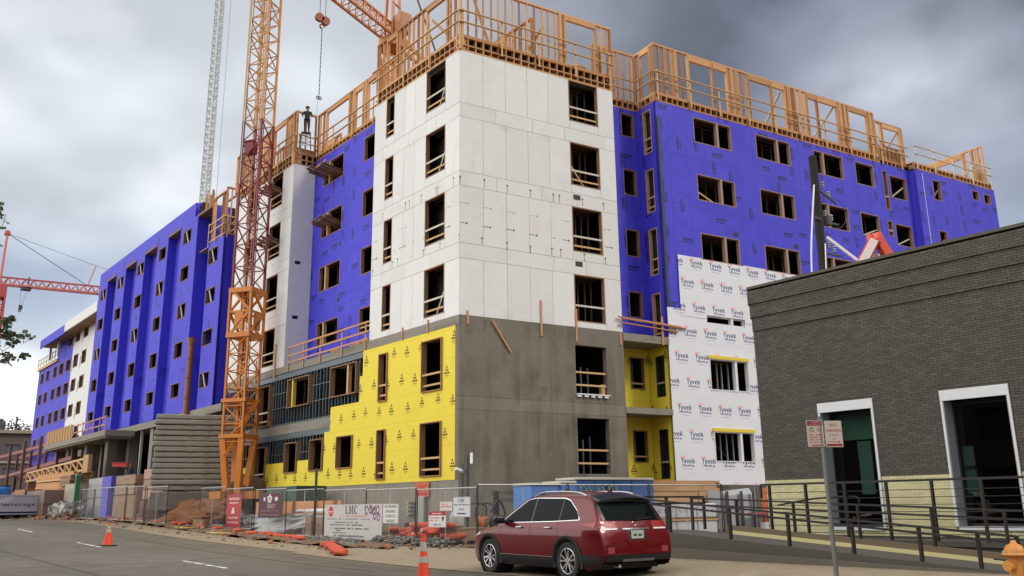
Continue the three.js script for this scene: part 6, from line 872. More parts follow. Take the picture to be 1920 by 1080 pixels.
{ const o = thing('compressor', 'small orange and black machine on the timber box beside the gas cylinder', 'machine', [18.4, 0.55, -24.4]); obj(o, 'engine', wobble(new RoundedBoxGeometry(0.42, 0.3, 0.34, 5, 0.1), 0.14, 7).translate(0.05, 0.2, 0), mat(0.4, 0.13, 0.04, 0.6)); obj(o, 'frame', mergeGeometries([tubeG([[-0.35, 0, 0.25], [-0.35, 0.7, 0.25], [0.4, 0.7, 0.25], [0.4, 0, 0.25]], 0.025), tubeG([[-0.35, 0, -0.25], [-0.35, 0.7, -0.25], [0.4, 0.7, -0.25], [0.4, 0, -0.25]], 0.025)]), M.black); obj(o, 'tyre', new THREE.TorusGeometry(0.16, 0.07, 8, 16).translate(0.35, 0.16, 0.32), M.rubber); obj(o, 'hose', tubeG([[0.3, 0.5, 0.2], [0.7, 0.9, 0.1], [0.9, 0.5, 0.2], [0.8, 0.0, 0.3]], 0.04), M.black); obj(o, 'tarp_roll', cyl(0.12, 0.1, 1.5, 0.75, -0.3, -0.1), M.black); }
// job boxes and lumber by the side wall
function onSide(s, w) { const p = F2.P(s, 0, w); return [p.x, p.z]; }
{ const tS = -Math.atan2(RZ, RX), bm = mat(0.035, 0.12, 0.34, 0.5), lm = mat(0.07, 0.2, 0.5, 0.5);
  const mk = (s, w, L, y0, y1, label, m) => { const [x, z] = onSide(s, w), o = thing('job_box', label, 'steel box', [x, 0, z], tS); obj(o, 'body', boxG(L, y1 - y0, 1.3, 0, (y0 + y1) / 2, 0), m); obj(o, 'lid', new RoundedBoxGeometry(L + 0.08, 0.1, 1.4, 2, 0.03).translate(0, y1 + 0.06, 0), mat(0.5, 0.47, 0.4, 0.6)); for (let i = 1; i < Math.round(L / 0.9); i++) obj(o, 'seam', boxG(0.03, y1 - y0, 0.03, -L / 2 + i * 0.9, (y0 + y1) / 2, 0.66), M.steelDark); obj(o, 'latch', boxG(0.14, 0.22, 0.06, -L * 0.1, y1 - 0.3, 0.68), M.black); obj(o, 'skid', boxG(L, 0.1, 0.2, 0, y0 - 0.06, 0.4), M.steelDark); obj(o, 'skid', boxG(L, 0.1, 0.2, 0, y0 - 0.06, -0.4), M.steelDark); return o; };
  mk(1.6, 3.4, 1.3, 0.25, 1.95, 'left light blue steel job box behind the red car roof', lm); mk(2.55, 3.5, 0.62, 0.25, 2.02, 'narrow light blue steel job box between the two larger ones', lm);
  const o = mk(4.8, 3.4, 3.75, 0.25, 2.16, 'long blue steel job box with green graffiti', bm);
  const t = canvas(512, 220, (x, w, h) => { x.fillStyle = '#22508a'; x.fillRect(0, 0, w, h); stain(x, w, h, 40, (a) => `rgba(60,110,90,${a})`, 0.1, 0.3); x.strokeStyle = '#8aa02a'; x.lineWidth = 7; x.lineCap = 'round'; for (let i = 0; i < 9; i++) { const X = 30 + i * 52; x.beginPath(); x.moveTo(X, rr(40, 70)); x.bezierCurveTo(X + rr(10, 40), rr(20, 90), X + rr(-10, 30), rr(70, 130), X + rr(10, 44), rr(90, 140)); x.stroke(); x.beginPath(); x.moveTo(X + 8, rr(50, 110)); x.lineTo(X + rr(20, 40), rr(50, 110)); x.stroke(); } });
  obj(o, 'graffiti', new THREE.PlaneGeometry(2.1, 0.85).translate(-0.75, 1.72, 0.656), new THREE.MeshStandardMaterial({ map: t, roughness: 0.5 }));
  const [x, z] = onSide(8.55, 3.4), l = thing('wrapped_lumber', 'tan strapped lumber stack right of the blue job boxes', 'lumber', [x, 1.3, z], tS); for (let r = 0; r < 2; r++) for (let i = 0; i < 3; i++) obj(l, 'pack', boxG(1.2, 0.42, 1.2, -1.22 + i * 1.22, 0.22 + r * 0.44, rr(-0.03, 0.03)), [M.ply, mat(0.44, 0.24, 0.1, 0.8), mat(0.5, 0.29, 0.13, 0.8)][(i + r) % 3]); obj(l, 'broken_end', wobble(boxG(0.6, 0.7, 1.0, 2.05, 0.4, 0), 0.35, 4), mat(0.08, 0.07, 0.05, 0.9));
  const wm = mat(0.6, 0.61, 0.62, 0.5), pt = canvas(512, 256, (q, w, h) => { q.fillStyle = '#c6c8ca'; q.fillRect(0, 0, w, h); for (let i = 0; i < 3; i++) { q.fillStyle = '#4b6660'; q.beginPath(); q.moveTo(60 + i * 165, 70); q.lineTo(80 + i * 165, 130); q.lineTo(70 + i * 165, 190); q.lineTo(50 + i * 165, 130); q.fill(); for (let k = 0; k < 5; k++) smudge(q, 90 + i * 165, 70 + k * 22, 70, 6, '#8d9699'); } });
  const labs = ['white printed insulation pack behind the left ramp rails, upper row left', 'white printed insulation pack behind the ramp rails, upper row middle', 'white printed insulation pack behind the ramp rails, upper row right', 'white insulation pack in the lower row, left', 'white insulation pack in the lower row, middle', 'white insulation pack in the lower row, right'];
  for (let i = 0; i < 6; i++) { const [a, b] = onSide(6.75 + (i % 3) * 1.08, 4.3), k = thing('insulation_pack', labs[i], 'insulation pack', [a, i < 3 ? 0.68 : 0.06, b], tS); obj(k, 'pack', new RoundedBoxGeometry(1.05, 0.56, 0.8, 3, 0.06).translate(0, 0.29, 0), wm); if (i < 3) obj(k, 'print', new THREE.PlaneGeometry(0.95, 0.46).translate(0, 0.29, 0.404), new THREE.MeshStandardMaterial({ map: pt, roughness: 0.5 })); }
  { const [a, b] = onSide(7.85, 4.3), k = thing('timber_bearer', 'pale timber bearer between the two rows of white insulation packs', 'timber', [a, 0.62, b], tS); obj(k, 'bearer', boxG(3.2, 0.06, 0.9), M.rail); obj(k, 'foot', boxG(0.1, 0.6, 0.5, -1.66, -0.3, 0), M.woodDark); }
  { const [a, b] = onSide(10.6, 4.2), k = thing('plastic_wrapped_pile', 'grey plastic wrapped pile behind the ramp rails beside the orange marker', 'wrapped pile', [a, 0.02, b], tS); obj(k, 'wrap', wobble(new RoundedBoxGeometry(2.0, 1.75, 1.1, 14, 0.15).translate(0, 0.88, 0), 0.3, 5), mat(0.42, 0.43, 0.44, 0.3)); for (const q of [-0.7, 0.1, 0.8]) obj(k, 'batten', boxG(0.1, 1.7, 0.08, q, 0.85, 0.66), M.steelDark); }
  { const [a, b] = onSide(11.85, 5.0), k = thing('channelizer', 'tall orange channelizer post at the end of the brick building', 'traffic marker', [a, 0, b]); obj(k, 'tube', cyl(0.13, 0.1, 1.75, 0, 0.1, 0, 16), mat(0.82, 0.16, 0.04, 0.6)); obj(k, 'base', cyl(0.32, 0.3, 0.1, 0, 0, 0, 8), M.rubber); }
  { const [a, b] = onSide(11.45, 5.2), k = thing('red_cart', 'small red and black cart below the orange channelizer', 'cart', [a, 0, b]); obj(k, 'tray', new RoundedBoxGeometry(0.9, 0.12, 0.6, 2, 0.04).translate(-0.2, 0.78, 0), mat(0.25, 0.02, 0.02, 0.5)); for (const q of [-0.55, 0.15]) obj(k, 'leg', boxG(0.06, 0.74, 0.06, q, 0.38, 0.2), M.steelDark); obj(k, 'bucket', cyl(0.15, 0.17, 0.36, 0, 0.1, 0.1), M.white); }
}
// ---------- landing and ramp before the brick building ----------
const rampM = mat(0.085, 0.075, 0.06, 0.92, { bumpMap: concreteLight, bumpScale: 0.01 }), yel = mat(0.62, 0.55, 0.27, 0.75);
const rz = (z) => 0.57 - 0.6 * clamp((z + 14) / 8.2, -0.1, 1.3);                       // ramp surface along z
{
  const o = thing('landing', 'dark concrete landing with railings along the brick building', 'landing', [0, 0, 0]);
  obj(o, 'slab', boxG(1.28, 0.4, 15.4, 19.62, 0.2, -6.7), rampM); obj(o, 'edge', boxG(0.06, 0.1, 15.4, 18.95, 0.36, -6.7), rampM);
  const r = thing('landing_railing', 'dark steel railing with seven thin bars along the landing', 'railing', [0, 0, 0]);
  for (let z = -13.25; z < 0; z += 1.02) stick(r, 'post', M.railSteel, V3(19.02, 0.05, z), V3(19.02, 1.66, z), 0.05, 0.075, V3(1, 0, 0));
  stick(r, 'top_rail', M.railSteel, V3(19.02, 1.68, -13.5), V3(19.02, 1.68, 0), 0.05, 0.05); for (let i = 0; i < 7; i++) stick(r, 'bar', M.railSteel, V3(19.02, 0.55 + i * 0.155, -13.4), V3(19.02, 0.55 + i * 0.155, 0), 0.014, 0.014);
  stick(r, 'return_rail', M.railSteel, V3(19.02, 1.68, -13.5), V3(19.02, 1.35, -13.5), 0.05, 0.05); obj(r, 'grab_rail', tubeG([[19.1, 1.18, -13.1], [19.12, 1.32, -12.1], [19.12, 1.36, -11.1], [19.12, 1.34, -10.95], [19.12, 1.22, -10.93]], 0.024), M.railSteel);
}
{
  const o = thing('ramp', 'sloping concrete access ramp with a dark wall and a pale yellow edge', 'ramp', [0, 0, 0]);
  const sh = (x0, x1, y0f, y1f, za, zb, n = 24) => { const pos = [], idx = []; for (let i = 0; i <= n; i++) { const z = lerp(za, zb, i / n), a = y0f(z), b = Math.max(y1f(z), a + 0.01); pos.push(x0, a, z, x1, a, z, x1, b, z, x0, b, z); } for (let i = 0; i < n; i++) for (let k = 0; k < 4; k++) { const a = i * 4 + k, b = i * 4 + (k + 1) % 4, c = a + 4, d = b + 4; idx.push(a, c, b, b, c, d); } idx.push(0, 1, 2, 0, 2, 3); const m = n * 4; idx.push(m, m + 2, m + 1, m, m + 3, m + 2); let g = new THREE.BufferGeometry(); g.setAttribute('position', new THREE.Float32BufferAttribute(pos, 3)); g.setIndex(idx); g = g.toNonIndexed(); g.computeVertexNormals(); return g; };
  obj(o, 'outer_wall', sh(16.4, 16.58, () => -0.2, (z) => rz(z) - 0.004, -15.6, -5.2), rampM); obj(o, 'base_curb', sh(16.28, 16.396, () => -0.2, (z) => Math.max(0.03, rz(z) * 0.42), -15.6, -6.2), mat(0.13, 0.11, 0.085, 0.92));
  obj(o, 'deck', sh(16.584, 18.0, () => -0.2, (z) => rz(z) - 0.03, -15.4, -5.3), mat(0.11, 0.095, 0.075, 0.92)); obj(o, 'inner_wall', sh(18.004, 18.2, () => -0.2, (z) => rz(z) + 0.16, -13.9, -5.3), mat(0.16, 0.115, 0.07, 0.92)); obj(o, 'yellow_edge', sh(17.93, 18.0, (z) => rz(z) - 0.028, (z) => rz(z) + 0.05, -13.7, -5.3), yel);
  obj(o, 'head_slab', boxG(2.38, 0.5, 1.6, 17.8, 0.27, -14.75), rampM);
  const r = thing('ramp_railing', 'dark steel double handrail sloping down along the ramp', 'railing', [0, 0, 0]); const R = (z) => 1.27 - 0.086 * (z + 14);
  for (const [i, z] of [-15.2, -14.35, -12.6, -11.1, -9.65, -8.3, -7.25, -6.6].entries()) stick(r, 'post', M.railSteel, V3(16.5, rz(z) - 0.25, z), V3(16.5, R(z), z), 0.05, 0.08, V3(1, 0, 0));
  for (const d of [0, -0.11]) stick(r, 'hand_rail', M.railSteel, V3(16.44, R(-15.6) + d, -15.6), V3(16.44, R(-6.6) + d, -6.6), 0.042, 0.042);
  obj(r, 'end_loop', tubeG([[16.44, R(-7.2) - 0.11, -7.2], [16.44, R(-6.6) - 0.11, -6.65], [16.44, 0.45, -6.5], [16.44, 0.25, -6.7], [16.44, 0.25, -7.0]], 0.018), M.railSteel);
  const q = thing('inner_ramp_railing', 'second dark steel handrail on the far side of the ramp', 'railing', [0, 0, 0]); for (const z of [-14.6, -13.6, -12.0, -10.4, -8.8, -7.4, -6.4]) stick(q, 'post', M.railSteel, V3(18.1, rz(z), z), V3(18.1, 1.36 - 0.05 * (z + 14), z), 0.045, 0.07, V3(1, 0, 0)); for (const d of [0, -0.16]) stick(q, 'hand_rail', M.railSteel, V3(18.1, 1.38 + d, -15), V3(18.1, 1.0 + d, -6.2), 0.04, 0.04);
  const b = thing('back_railing', 'short dark railing across the head of the ramp before the white packs', 'railing', [0, 0, 0]); for (const x of [16.6, 17.6, 18.6]) stick(b, 'post', M.railSteel, V3(x, 0.3, -15.4), V3(x, 1.42, -15.4), 0.05, 0.07); for (const y of [1.42, 1.25]) stick(b, 'hand_rail', M.railSteel, V3(16.5, y, -15.4), V3(19.1, y, -15.4), 0.042, 0.042);
}
// ---------- hydrant, parking signs, cones ----------
{ const m = mat(0.6, 0.24, 0.045, 0.5), o = thing('fire_hydrant', 'orange yellow fire hydrant at the right edge below the ramp', 'hydrant', [14.85, 0, -6.0], 0.3); const L = (a) => new THREE.LatheGeometry(a.map(([x, y]) => new THREE.Vector2(x, y)), 24);
  obj(o, 'barrel', L([[0, 0], [0.17, 0], [0.17, 0.04], [0.115, 0.05], [0.11, 0.38], [0.13, 0.4]]), m); obj(o, 'flange', L([[0, 0.4], [0.19, 0.4], [0.19, 0.44], [0.14, 0.455]]), m); obj(o, 'bonnet', L([[0.15, 0.445], [0.145, 0.5], [0.11, 0.56], [0.045, 0.59], [0.04, 0.63], [0, 0.635]]), m); for (const a of [0, 2.1, 4.2]) obj(o, 'outlet', cyl(0.065, 0.075, 0.13, 0, 0.1, 0, 14).rotateX(1.5708).translate(0, 0.26, 0).rotateY(a), m); for (let i = 0; i < 6; i++) obj(o, 'bolt', cyl(0.014, 0.014, 0.03, 0.165 * Math.cos(i), 0.445, 0.165 * Math.sin(i), 6), M.galv); }
{ const o = thing('sign_post', 'grey steel post carrying two parking signs by the ramp', 'sign post', [14.05, 0, -8.6]); obj(o, 'post', barG(V3(0, 0, 0), V3(-0.03, 2.72, 0), 0.055, 0.04), mat(0.2, 0.2, 0.19, 0.5, { metalness: 0.4 })); obj(o, 'flange', barG(V3(0.035, 0, 0), V3(0.005, 2.7, 0), 0.012, 0.06), mat(0.17, 0.17, 0.16, 0.5, { metalness: 0.4 })); for (let i = 0; i < 4; i++) obj(o, 'bolt', cyl(0.012, 0.012, 0.02, 0, 2.2 + i * 0.1, 0.03, 8), M.galv);
  const mk = (name, label, dx, y, turn, draw) => { const t = canvas(240, 360, draw), s = thing(name, label, 'sign', [14.05 + dx * Math.cos(0.62), y, -8.6 + 0.045 + dx * Math.sin(0.62)], -0.62 + turn); obj(s, 'plate', boxG(0.305, 0.46, 0.006), mat(0.5, 0.48, 0.45, 0.5)); obj(s, 'face', new THREE.PlaneGeometry(0.3, 0.455).translate(0, 0, 0.005), new THREE.MeshStandardMaterial({ map: t, roughness: 0.5 })); };
  mk('parking_sign', 'left parking sign of the pair, red header over a black symbol', -0.165, 2.42, 0.05, (x, w, h) => { x.fillStyle = '#b9a79a'; x.fillRect(0, 0, w, h); x.fillStyle = '#7c1420'; x.fillRect(8, 8, w - 16, 66); smudge(x, 50, 20, 130, 10, '#caa8a4'); smudge(x, 40, 46, 160, 12, '#b5747a'); x.strokeStyle = '#2d3330'; x.lineWidth = 9; x.beginPath(); x.arc(72, 128, 30, 0.5, 5.6); x.stroke(); x.beginPath(); x.moveTo(60, 96); x.lineTo(78, 128); x.lineTo(104, 130); x.stroke(); x.fillStyle = '#948c80'; x.fillRect(140, 96, 60, 60); for (let k = 0; k < 4; k++) smudge(x, 30, 190 + k * 34, 180, 18, '#9c5650'); x.fillStyle = '#8e2a30'; x.fillRect(50, h - 26, w - 70, 16); });
  mk('parking_sign', 'right parking sign of the pair, red words NO PARKING over a red arrow', 0.165, 2.41, -0.05, (x, w, h) => { x.fillStyle = '#c0aea2'; x.fillRect(0, 0, w, h); line(x, 'NO', w / 2, 84, 'bold 70px sans-serif', '#8f5a52'); line(x, 'PARKING', w / 2, 152, 'bold 50px sans-serif', '#8a2028'); line(x, '8 TO 5', w / 2, 214, 'bold 44px sans-serif', '#8a4844'); line(x, 'PM', w / 2, 262, 'bold 36px sans-serif', '#7b6a62'); x.fillStyle = '#8a2a2e'; x.fillRect(34, 284, 150, 9); x.beginPath(); x.moveTo(180, 270); x.lineTo(208, 288); x.lineTo(180, 306); x.fill(); x.fillStyle = '#8e1a26'; x.fillRect(10, h - 44, w - 20, 34); }); }
function cone(label, pos, H, collars) {
  const o = thing('traffic_cone', label, 'traffic cone', pos, 0.3), r0 = H > 0.9 ? 0.135 : 0.16 * H / 0.72, r1 = 0.03, R = (y) => lerp(r0, r1, y / H); const or = mat(0.75, 0.06, 0.02, 0.55), wh = mat(0.4, 0.36, 0.31, 0.5);
  obj(o, 'base', new RoundedBoxGeometry(0.4 * H / 0.72, 0.04, 0.4 * H / 0.72, 2, 0.012).translate(0, 0.02, 0), M.rubber);
  const cuts = [0.04, ...collars.flat().map((k) => k * H), H]; for (let i = 0; i + 1 < cuts.length; i++) obj(o, i % 2 ? 'reflective_collar' : 'body', cyl(R(cuts[i]) + (i % 2 ? 0.004 : 0), R(cuts[i + 1]) + (i % 2 ? 0.004 : 0), cuts[i + 1] - cuts[i], 0, cuts[i], 0, 24), i % 2 ? wh : or); obj(o, 'tip', cyl(r1 + 0.008, r1, 0.02, 0, H, 0, 16), or);
}
cone('near orange cone with two pale reflective collars left of the red car', [8.15, gh(-12.35), -12.35], 0.97, [[0.56, 0.66], [0.74, 0.89]]);
cone('far orange red cone with pale collars standing on the lane line', [8.8, gh(-33), -33], 0.76, [[0.6, 0.74], [0.77, 0.88]]);

// ---------- red car ----------
{
  const paint = new THREE.MeshPhysicalMaterial({ color: col(0.135, 0.001, 0.0045), roughness: 0.3, metalness: 0.25, specularIntensity: 0.5, clearcoat: 0.6, clearcoatRoughness: 0.02 });
  const glassM = new THREE.MeshPhysicalMaterial({ color: col(0.005, 0.008, 0.008), roughness: 0.03, metalness: 0, ior: 1.25, specularIntensity: 0.4 }), clad = mat(0.008, 0.008, 0.0085, 0.6), chrome = mat(0.75, 0.75, 0.76, 0.15, { metalness: 1 });
  const o = thing('red_suv', 'dark red five door sport utility car seen from its rear left', 'car');
  const L = 4.76;
  const lut = (pts) => (x) => { if (x <= pts[0][0]) return pts[0][1]; for (let i = 0; i + 1 < pts.length; i++) if (x <= pts[i + 1][0]) { const t = (x - pts[i][0]) / (pts[i + 1][0] - pts[i][0]); return lerp(pts[i][1], pts[i + 1][1], t); } return pts[pts.length - 1][1]; };
  const smooth = (pts) => { const c = new THREE.CatmullRomCurve3(pts.map(([a, b]) => V3(a, b, 0)), false, 'centripetal'), s = c.getPoints(220).map((p) => [p.x, p.y]); for (let i = 1; i < s.length; i++) if (s[i][0] < s[i - 1][0]) s[i][0] = s[i - 1][0]; return lut(s); };
  const T = smooth([[0, 0.74], [0.03, 0.86], [0.07, 0.98], [0.12, 1.08], [0.27, 1.34], [0.43, 1.56], [0.55, 1.625], [0.85, 1.665], [1.5, 1.69], [2.1, 1.685], [2.5, 1.655], [2.75, 1.58], [3.1, 1.38], [3.5, 1.13], [3.62, 1.075], [3.9, 1.04], [4.3, 0.97], [4.55, 0.88], [4.7, 0.74], [4.76, 0.62]]);
  const Bt = lut([[0, 0.5], [0.04, 0.36], [0.18, 0.27], [0.5, 0.24], [4.3, 0.23], [4.6, 0.27], [4.72, 0.38], [4.76, 0.5]]);
  const base = smooth([[0.2, 0.85], [0.35, 0.915], [0.5, 0.935], [0.72, 0.945], [0.92, 0.94], [1.02, 0.92], [1.09, 0.885], [1.3, 0.805], [1.5, 0.725], [1.6, 0.68], [1.75, 0.6]]);
  const plan = (x) => (x > 3.9 ? 1 - 0.24 * ((x - 3.9) / 0.86) ** 2.4 : 1) * (x < 0.55 ? 1 - 0.1 * ((0.55 - x) / 0.55) ** 2.2 : 1);
  const hw = (x, y) => { const t = T(x), r = x > 3.5 ? 0.16 : 0.12, k = clamp((y - (t - r)) / r, 0, 1); return base(y) * plan(x) * Math.sqrt(Math.max(0, 1 - k * k)); };
  // shell
  const xs = []; for (let i = 0; i <= 16; i++) xs.push(0.6 * (i / 16) ** 1.5); for (let i = 1; i <= 110; i++) xs.push(0.6 + (4.45 - 0.6) * i / 110); for (let i = 1; i <= 14; i++) xs.push(4.45 + 0.31 * Math.sin(i / 14 * Math.PI / 2));
  const N = 34, ring = (x) => { const b = Bt(x), t = T(x), r = Math.min(x > 3.5 ? 0.16 : 0.12, (t - b) * 0.45), out = []; for (let j = 0; j <= N; j++) { const y = j <= N * 0.6 ? lerp(b, t - r, j / (N * 0.6)) : t - r + r * Math.sin((j - N * 0.6) / (N * 0.4) * Math.PI / 2); out.push([y, hw(x, Math.min(y, t - 1e-5))]); } out[N] = [t, 0]; return out; };
  const wc = [[1.03, 0.37], [3.81, 0.37]], wr = 0.365, inArch = (x, y) => wc.some(([a, b]) => Math.hypot(x - a, y - b) < 0.43);
  { const pos = [], idx = []; const R = xs.map(ring), M2 = 2 * N + 1; xs.forEach((x, i) => { for (let j = 0; j <= N; j++) pos.push(x, R[i][j][0], -R[i][j][1]); for (let j = N - 1; j >= 0; j--) pos.push(x, R[i][j][0], R[i][j][1]); });
    for (let i = 0; i + 1 < xs.length; i++) for (let j = 0; j + 1 < M2; j++) { const jj = j < N ? j : M2 - 2 - j; const cx = (xs[i] + xs[i + 1]) / 2, cy = (R[i][jj][0] + R[i][jj + 1][0]) / 2; if (inArch(cx, cy)) continue; const a = i * M2 + j, b = a + 1, c = a + M2, d = c + 1; idx.push(a, b, c, b, d, c); }
    for (let j = 0; j < M2 - 2; j++) { idx.push(0, j + 2, j + 1); const e = (xs.length - 1) * M2; idx.push(e, e + j + 1, e + j + 2); }
    const g = new THREE.BufferGeometry(); g.setAttribute('position', new THREE.Float32BufferAttribute(pos, 3)); g.setIndex(idx); g.computeVertexNormals(); obj(o, 'body', g, paint); }
  // a patch that follows the side (z sign s) between two curves of x
  const sideG = (s, x0, x1, lo, hi, off, nx = 40, ny = 8) => { const pos = [], idx = []; for (let i = 0; i <= nx; i++) { const x = lerp(x0, x1, i / nx), a = lo(x), b = Math.max(hi(x), a + 1e-4); for (let j = 0; j <= ny; j++) { const y = lerp(a, b, j / ny); pos.push(x, y, s * (hw(x, Math.min(y, T(x) - 0.002)) + off)); } } for (let i = 0; i < nx; i++) for (let j = 0; j < ny; j++) { const a = i * (ny + 1) + j, b = a + 1, c = a + ny + 1, d = c + 1; s < 0 ? idx.push(a, b, c, b, d, c) : idx.push(a, c, b, b, c, d); } const g = new THREE.BufferGeometry(); g.setAttribute('position', new THREE.Float32BufferAttribute(pos, 3)); g.setIndex(idx); g.computeVertexNormals(); return g; };
  const rearX = (y, z) => { let a = -0.02, b = 1.2; const f = (x) => x >= 0 && y < T(x) && y > Bt(x) && hw(x, y) >= Math.abs(z); for (let i = 0; i <= 240; i++) { const x = lerp(a, b, i / 240); if (f(x)) return x; } return b; };
  const rearG = (z0, z1, lo, hi, off, nz = 26, ny = 14) => { const pos = [], idx = []; for (let i = 0; i <= nz; i++) { const z = lerp(z0, z1, i / nz), a = lo(z), b = hi(z); for (let j = 0; j <= ny; j++) { const y = lerp(a, b, j / ny); pos.push(rearX(y, z) - off, y, z); } } for (let i = 0; i < nz; i++) for (let j = 0; j < ny; j++) { const a = i * (ny + 1) + j, b = a + 1, c = a + ny + 1, d = c + 1; idx.push(a, c, b, b, c, d); } const g = new THREE.BufferGeometry(); g.setAttribute('position', new THREE.Float32BufferAttribute(pos, 3)); g.setIndex(idx); g.computeVertexNormals(); return g; };
  const lo = lut([[0.72, 1.145], [1.5, 1.115], [3.3, 1.075]]), hi = lut([[0.72, 1.165], [0.82, 1.3], [1.12, 1.5], [1.3, 1.545], [2.3, 1.56], [2.55, 1.53], [3.3, 1.105]]);
  for (const s of [-1, 1]) {
    obj(o, 'window_trim', sideG(s, 0.69, 3.36, (x) => lo(x) - 0.016, (x) => hi(x) + 0.015, 0.005, 70), chrome); obj(o, 'pillar_cover', sideG(s, 0.715, 3.33, (x) => lo(x) - 0.001, (x) => hi(x) - 0.001, 0.008, 70), mat(0.01, 0.01, 0.011, 0.3));
    for (const [a, b] of [[0.74, 1.3], [1.34, 2.22], [2.28, 3.3]]) obj(o, 'side_window', sideG(s, a, b, lo, hi, 0.011, 30), glassM);
    obj(o, 'sill_cladding', sideG(s, 1.42, 3.4, () => 0.24, lut([[1.4, 0.4], [3.4, 0.42]]), 0.014, 30), clad); obj(o, 'sill_trim', sideG(s, 1.5, 3.34, () => 0.425, () => 0.44, 0.02, 24), chrome);
    for (const [a] of wc) { const pos = [], idx = [], n = 36; for (let i = 0; i <= n; i++) { const t = lerp(-0.42, Math.PI + 0.42, i / n); [0.36, 0.41, 0.475].forEach((r, k) => { const x = a + r * Math.cos(t), y = Math.max(0.24, 0.37 + r * Math.sin(t)); pos.push(x, y, s * (hw(x, clamp(y, 0.3, 1)) + [-0.1, 0.022, 0.012][k])); }); } for (let i = 0; i < n; i++) for (let k = 0; k < 2; k++) { const p = i * 3 + k; idx.push(p, p + 1, p + 3, p + 1, p + 4, p + 3); } const g = new THREE.BufferGeometry(); g.setAttribute('position', new THREE.Float32BufferAttribute(pos, 3)); g.setIndex(idx); g.computeVertexNormals(); obj(o, 'arch_cladding', g, mat(0.02, 0.02, 0.021, 0.7, { side: THREE.DoubleSide })); obj(o, 'wheel_house', new THREE.CylinderGeometry(0.46, 0.46, 0.36, 24, 1, true).rotateX(1.5708).translate(a, 0.4, s * 0.72), mat(0.006, 0.006, 0.006, 1, { side: THREE.DoubleSide })); }
    for (const x of [1.62, 2.62]) { const y = 0.985; obj(o, 'door_handle', new RoundedBoxGeometry(0.2, 0.032, 0.035, 2, 0.012).translate(x, y, s * (hw(x, y) + 0.03)), chrome); }
    for (const x of [1.32, 2.25, 3.36]) obj(o, 'door_gap', sideG(s, x - 0.005, x + 0.005, () => 0.45, (q) => lo(q) - 0.03, 0.0015, 1, 14), M.black);
    const m = obj(o, 'mirror', wobble(new RoundedBoxGeometry(0.2, 0.17, 0.26, 4, 0.07), 0.001).translate(3.2, 1.14, s * 1.08), mat(0.02, 0.02, 0.022, 0.3)); obj(o, 'mirror_arm', boxG(0.08, 0.05, 0.16, 3.2, 1.08, s * 0.93), M.black);
    obj(o, 'roof_rail', tubeG([[0.72, 1.59, s * 0.64], [0.9, 1.645, s * 0.645], [1.6, 1.685, s * 0.645], [2.2, 1.67, s * 0.645], [2.45, 1.595, s * 0.64]], 0.017), mat(0.6, 0.6, 0.61, 0.25, { metalness: 1 }));
    // lamps: tail lamp wraps the corner
    const tl = new THREE.MeshPhysicalMaterial({ color: col(0.3, 0.008, 0.012), roughness: 0.3, clearcoat: 0.4 });
    obj(o, 'tail_lamp', sideG(s, 0.2, 0.62, lut([[0.2, 0.995], [0.62, 1.045]]), lut([[0.2, 1.095], [0.62, 1.065]]), 0.012, 14, 4), tl); obj(o, 'tail_lamp', rearG(s < 0 ? -0.87 : 0.46, s < 0 ? -0.46 : 0.87, () => 0.985, () => 1.105, 0.012, 12, 5), tl); obj(o, 'lamp_strip', rearG(s < 0 ? -0.8 : 0.46, s < 0 ? -0.46 : 0.8, () => 0.955, () => 0.983, 0.014, 10, 2), mat(0.75, 0.72, 0.7, 0.3)); obj(o, 'head_lamp', sideG(s, 4.15, 4.6, lut([[4.1, 0.83], [4.6, 0.74]]), lut([[4.1, 0.87], [4.6, 0.84]]), 0.01, 12, 3), mat(0.7, 0.6, 0.5, 0.15)); obj(o, 'bumper_reflector', rearG(s < 0 ? -0.76 : 0.6, s < 0 ? -0.6 : 0.76, () => 0.53, () => 0.64, 0.006, 4, 3), mat(0.3, 0.04, 0.05, 0.4));
  }
  obj(o, 'rear_window', rearG(-0.66, 0.66, (z) => 1.11 + 0.02 * Math.abs(z), (z) => 1.47, 0.012, 24, 10), glassM);
  obj(o, 'spoiler', (() => { const g = new THREE.BufferGeometry(), pos = [], idx = [], n = 24; for (let i = 0; i <= n; i++) { const z = lerp(-0.66, 0.66, i / n), k = (z / 0.66) ** 2; pos.push(0.22 + 0.1 * k, 1.545 - 0.05 * k, z, 0.6 + 0.03 * k, 1.648 - 0.05 * k, z, 0.4, 1.45 - 0.02 * k, z); } for (let i = 0; i < n; i++) { const a = i * 3; idx.push(a, a + 3, a + 1, a + 1, a + 3, a + 4, a, a + 2, a + 3, a + 2, a + 5, a + 3); } idx.push(0, 1, 2, n * 3, n * 3 + 2, n * 3 + 1); g.setAttribute('position', new THREE.Float32BufferAttribute(pos, 3)); g.setIndex(idx); g.computeVertexNormals(); return g; })(), mat(0.012, 0.012, 0.013, 0.25, { side: THREE.DoubleSide }));
  for (const s of [-1, 1]) obj(o, 'rear_pillar_trim', rearG(s < 0 ? -0.74 : 0.655, s < 0 ? -0.655 : 0.74, () => 1.12, () => 1.46, 0.008, 4, 8), mat(0.012, 0.012, 0.013, 0.25));
  obj(o, 'wiper', barG(V3(rearX(1.13, 0.05) - 0.035, 1.13, 0.05), V3(rearX(1.17, 0.5) - 0.03, 1.17, 0.5), 0.02, 0.02), M.black);
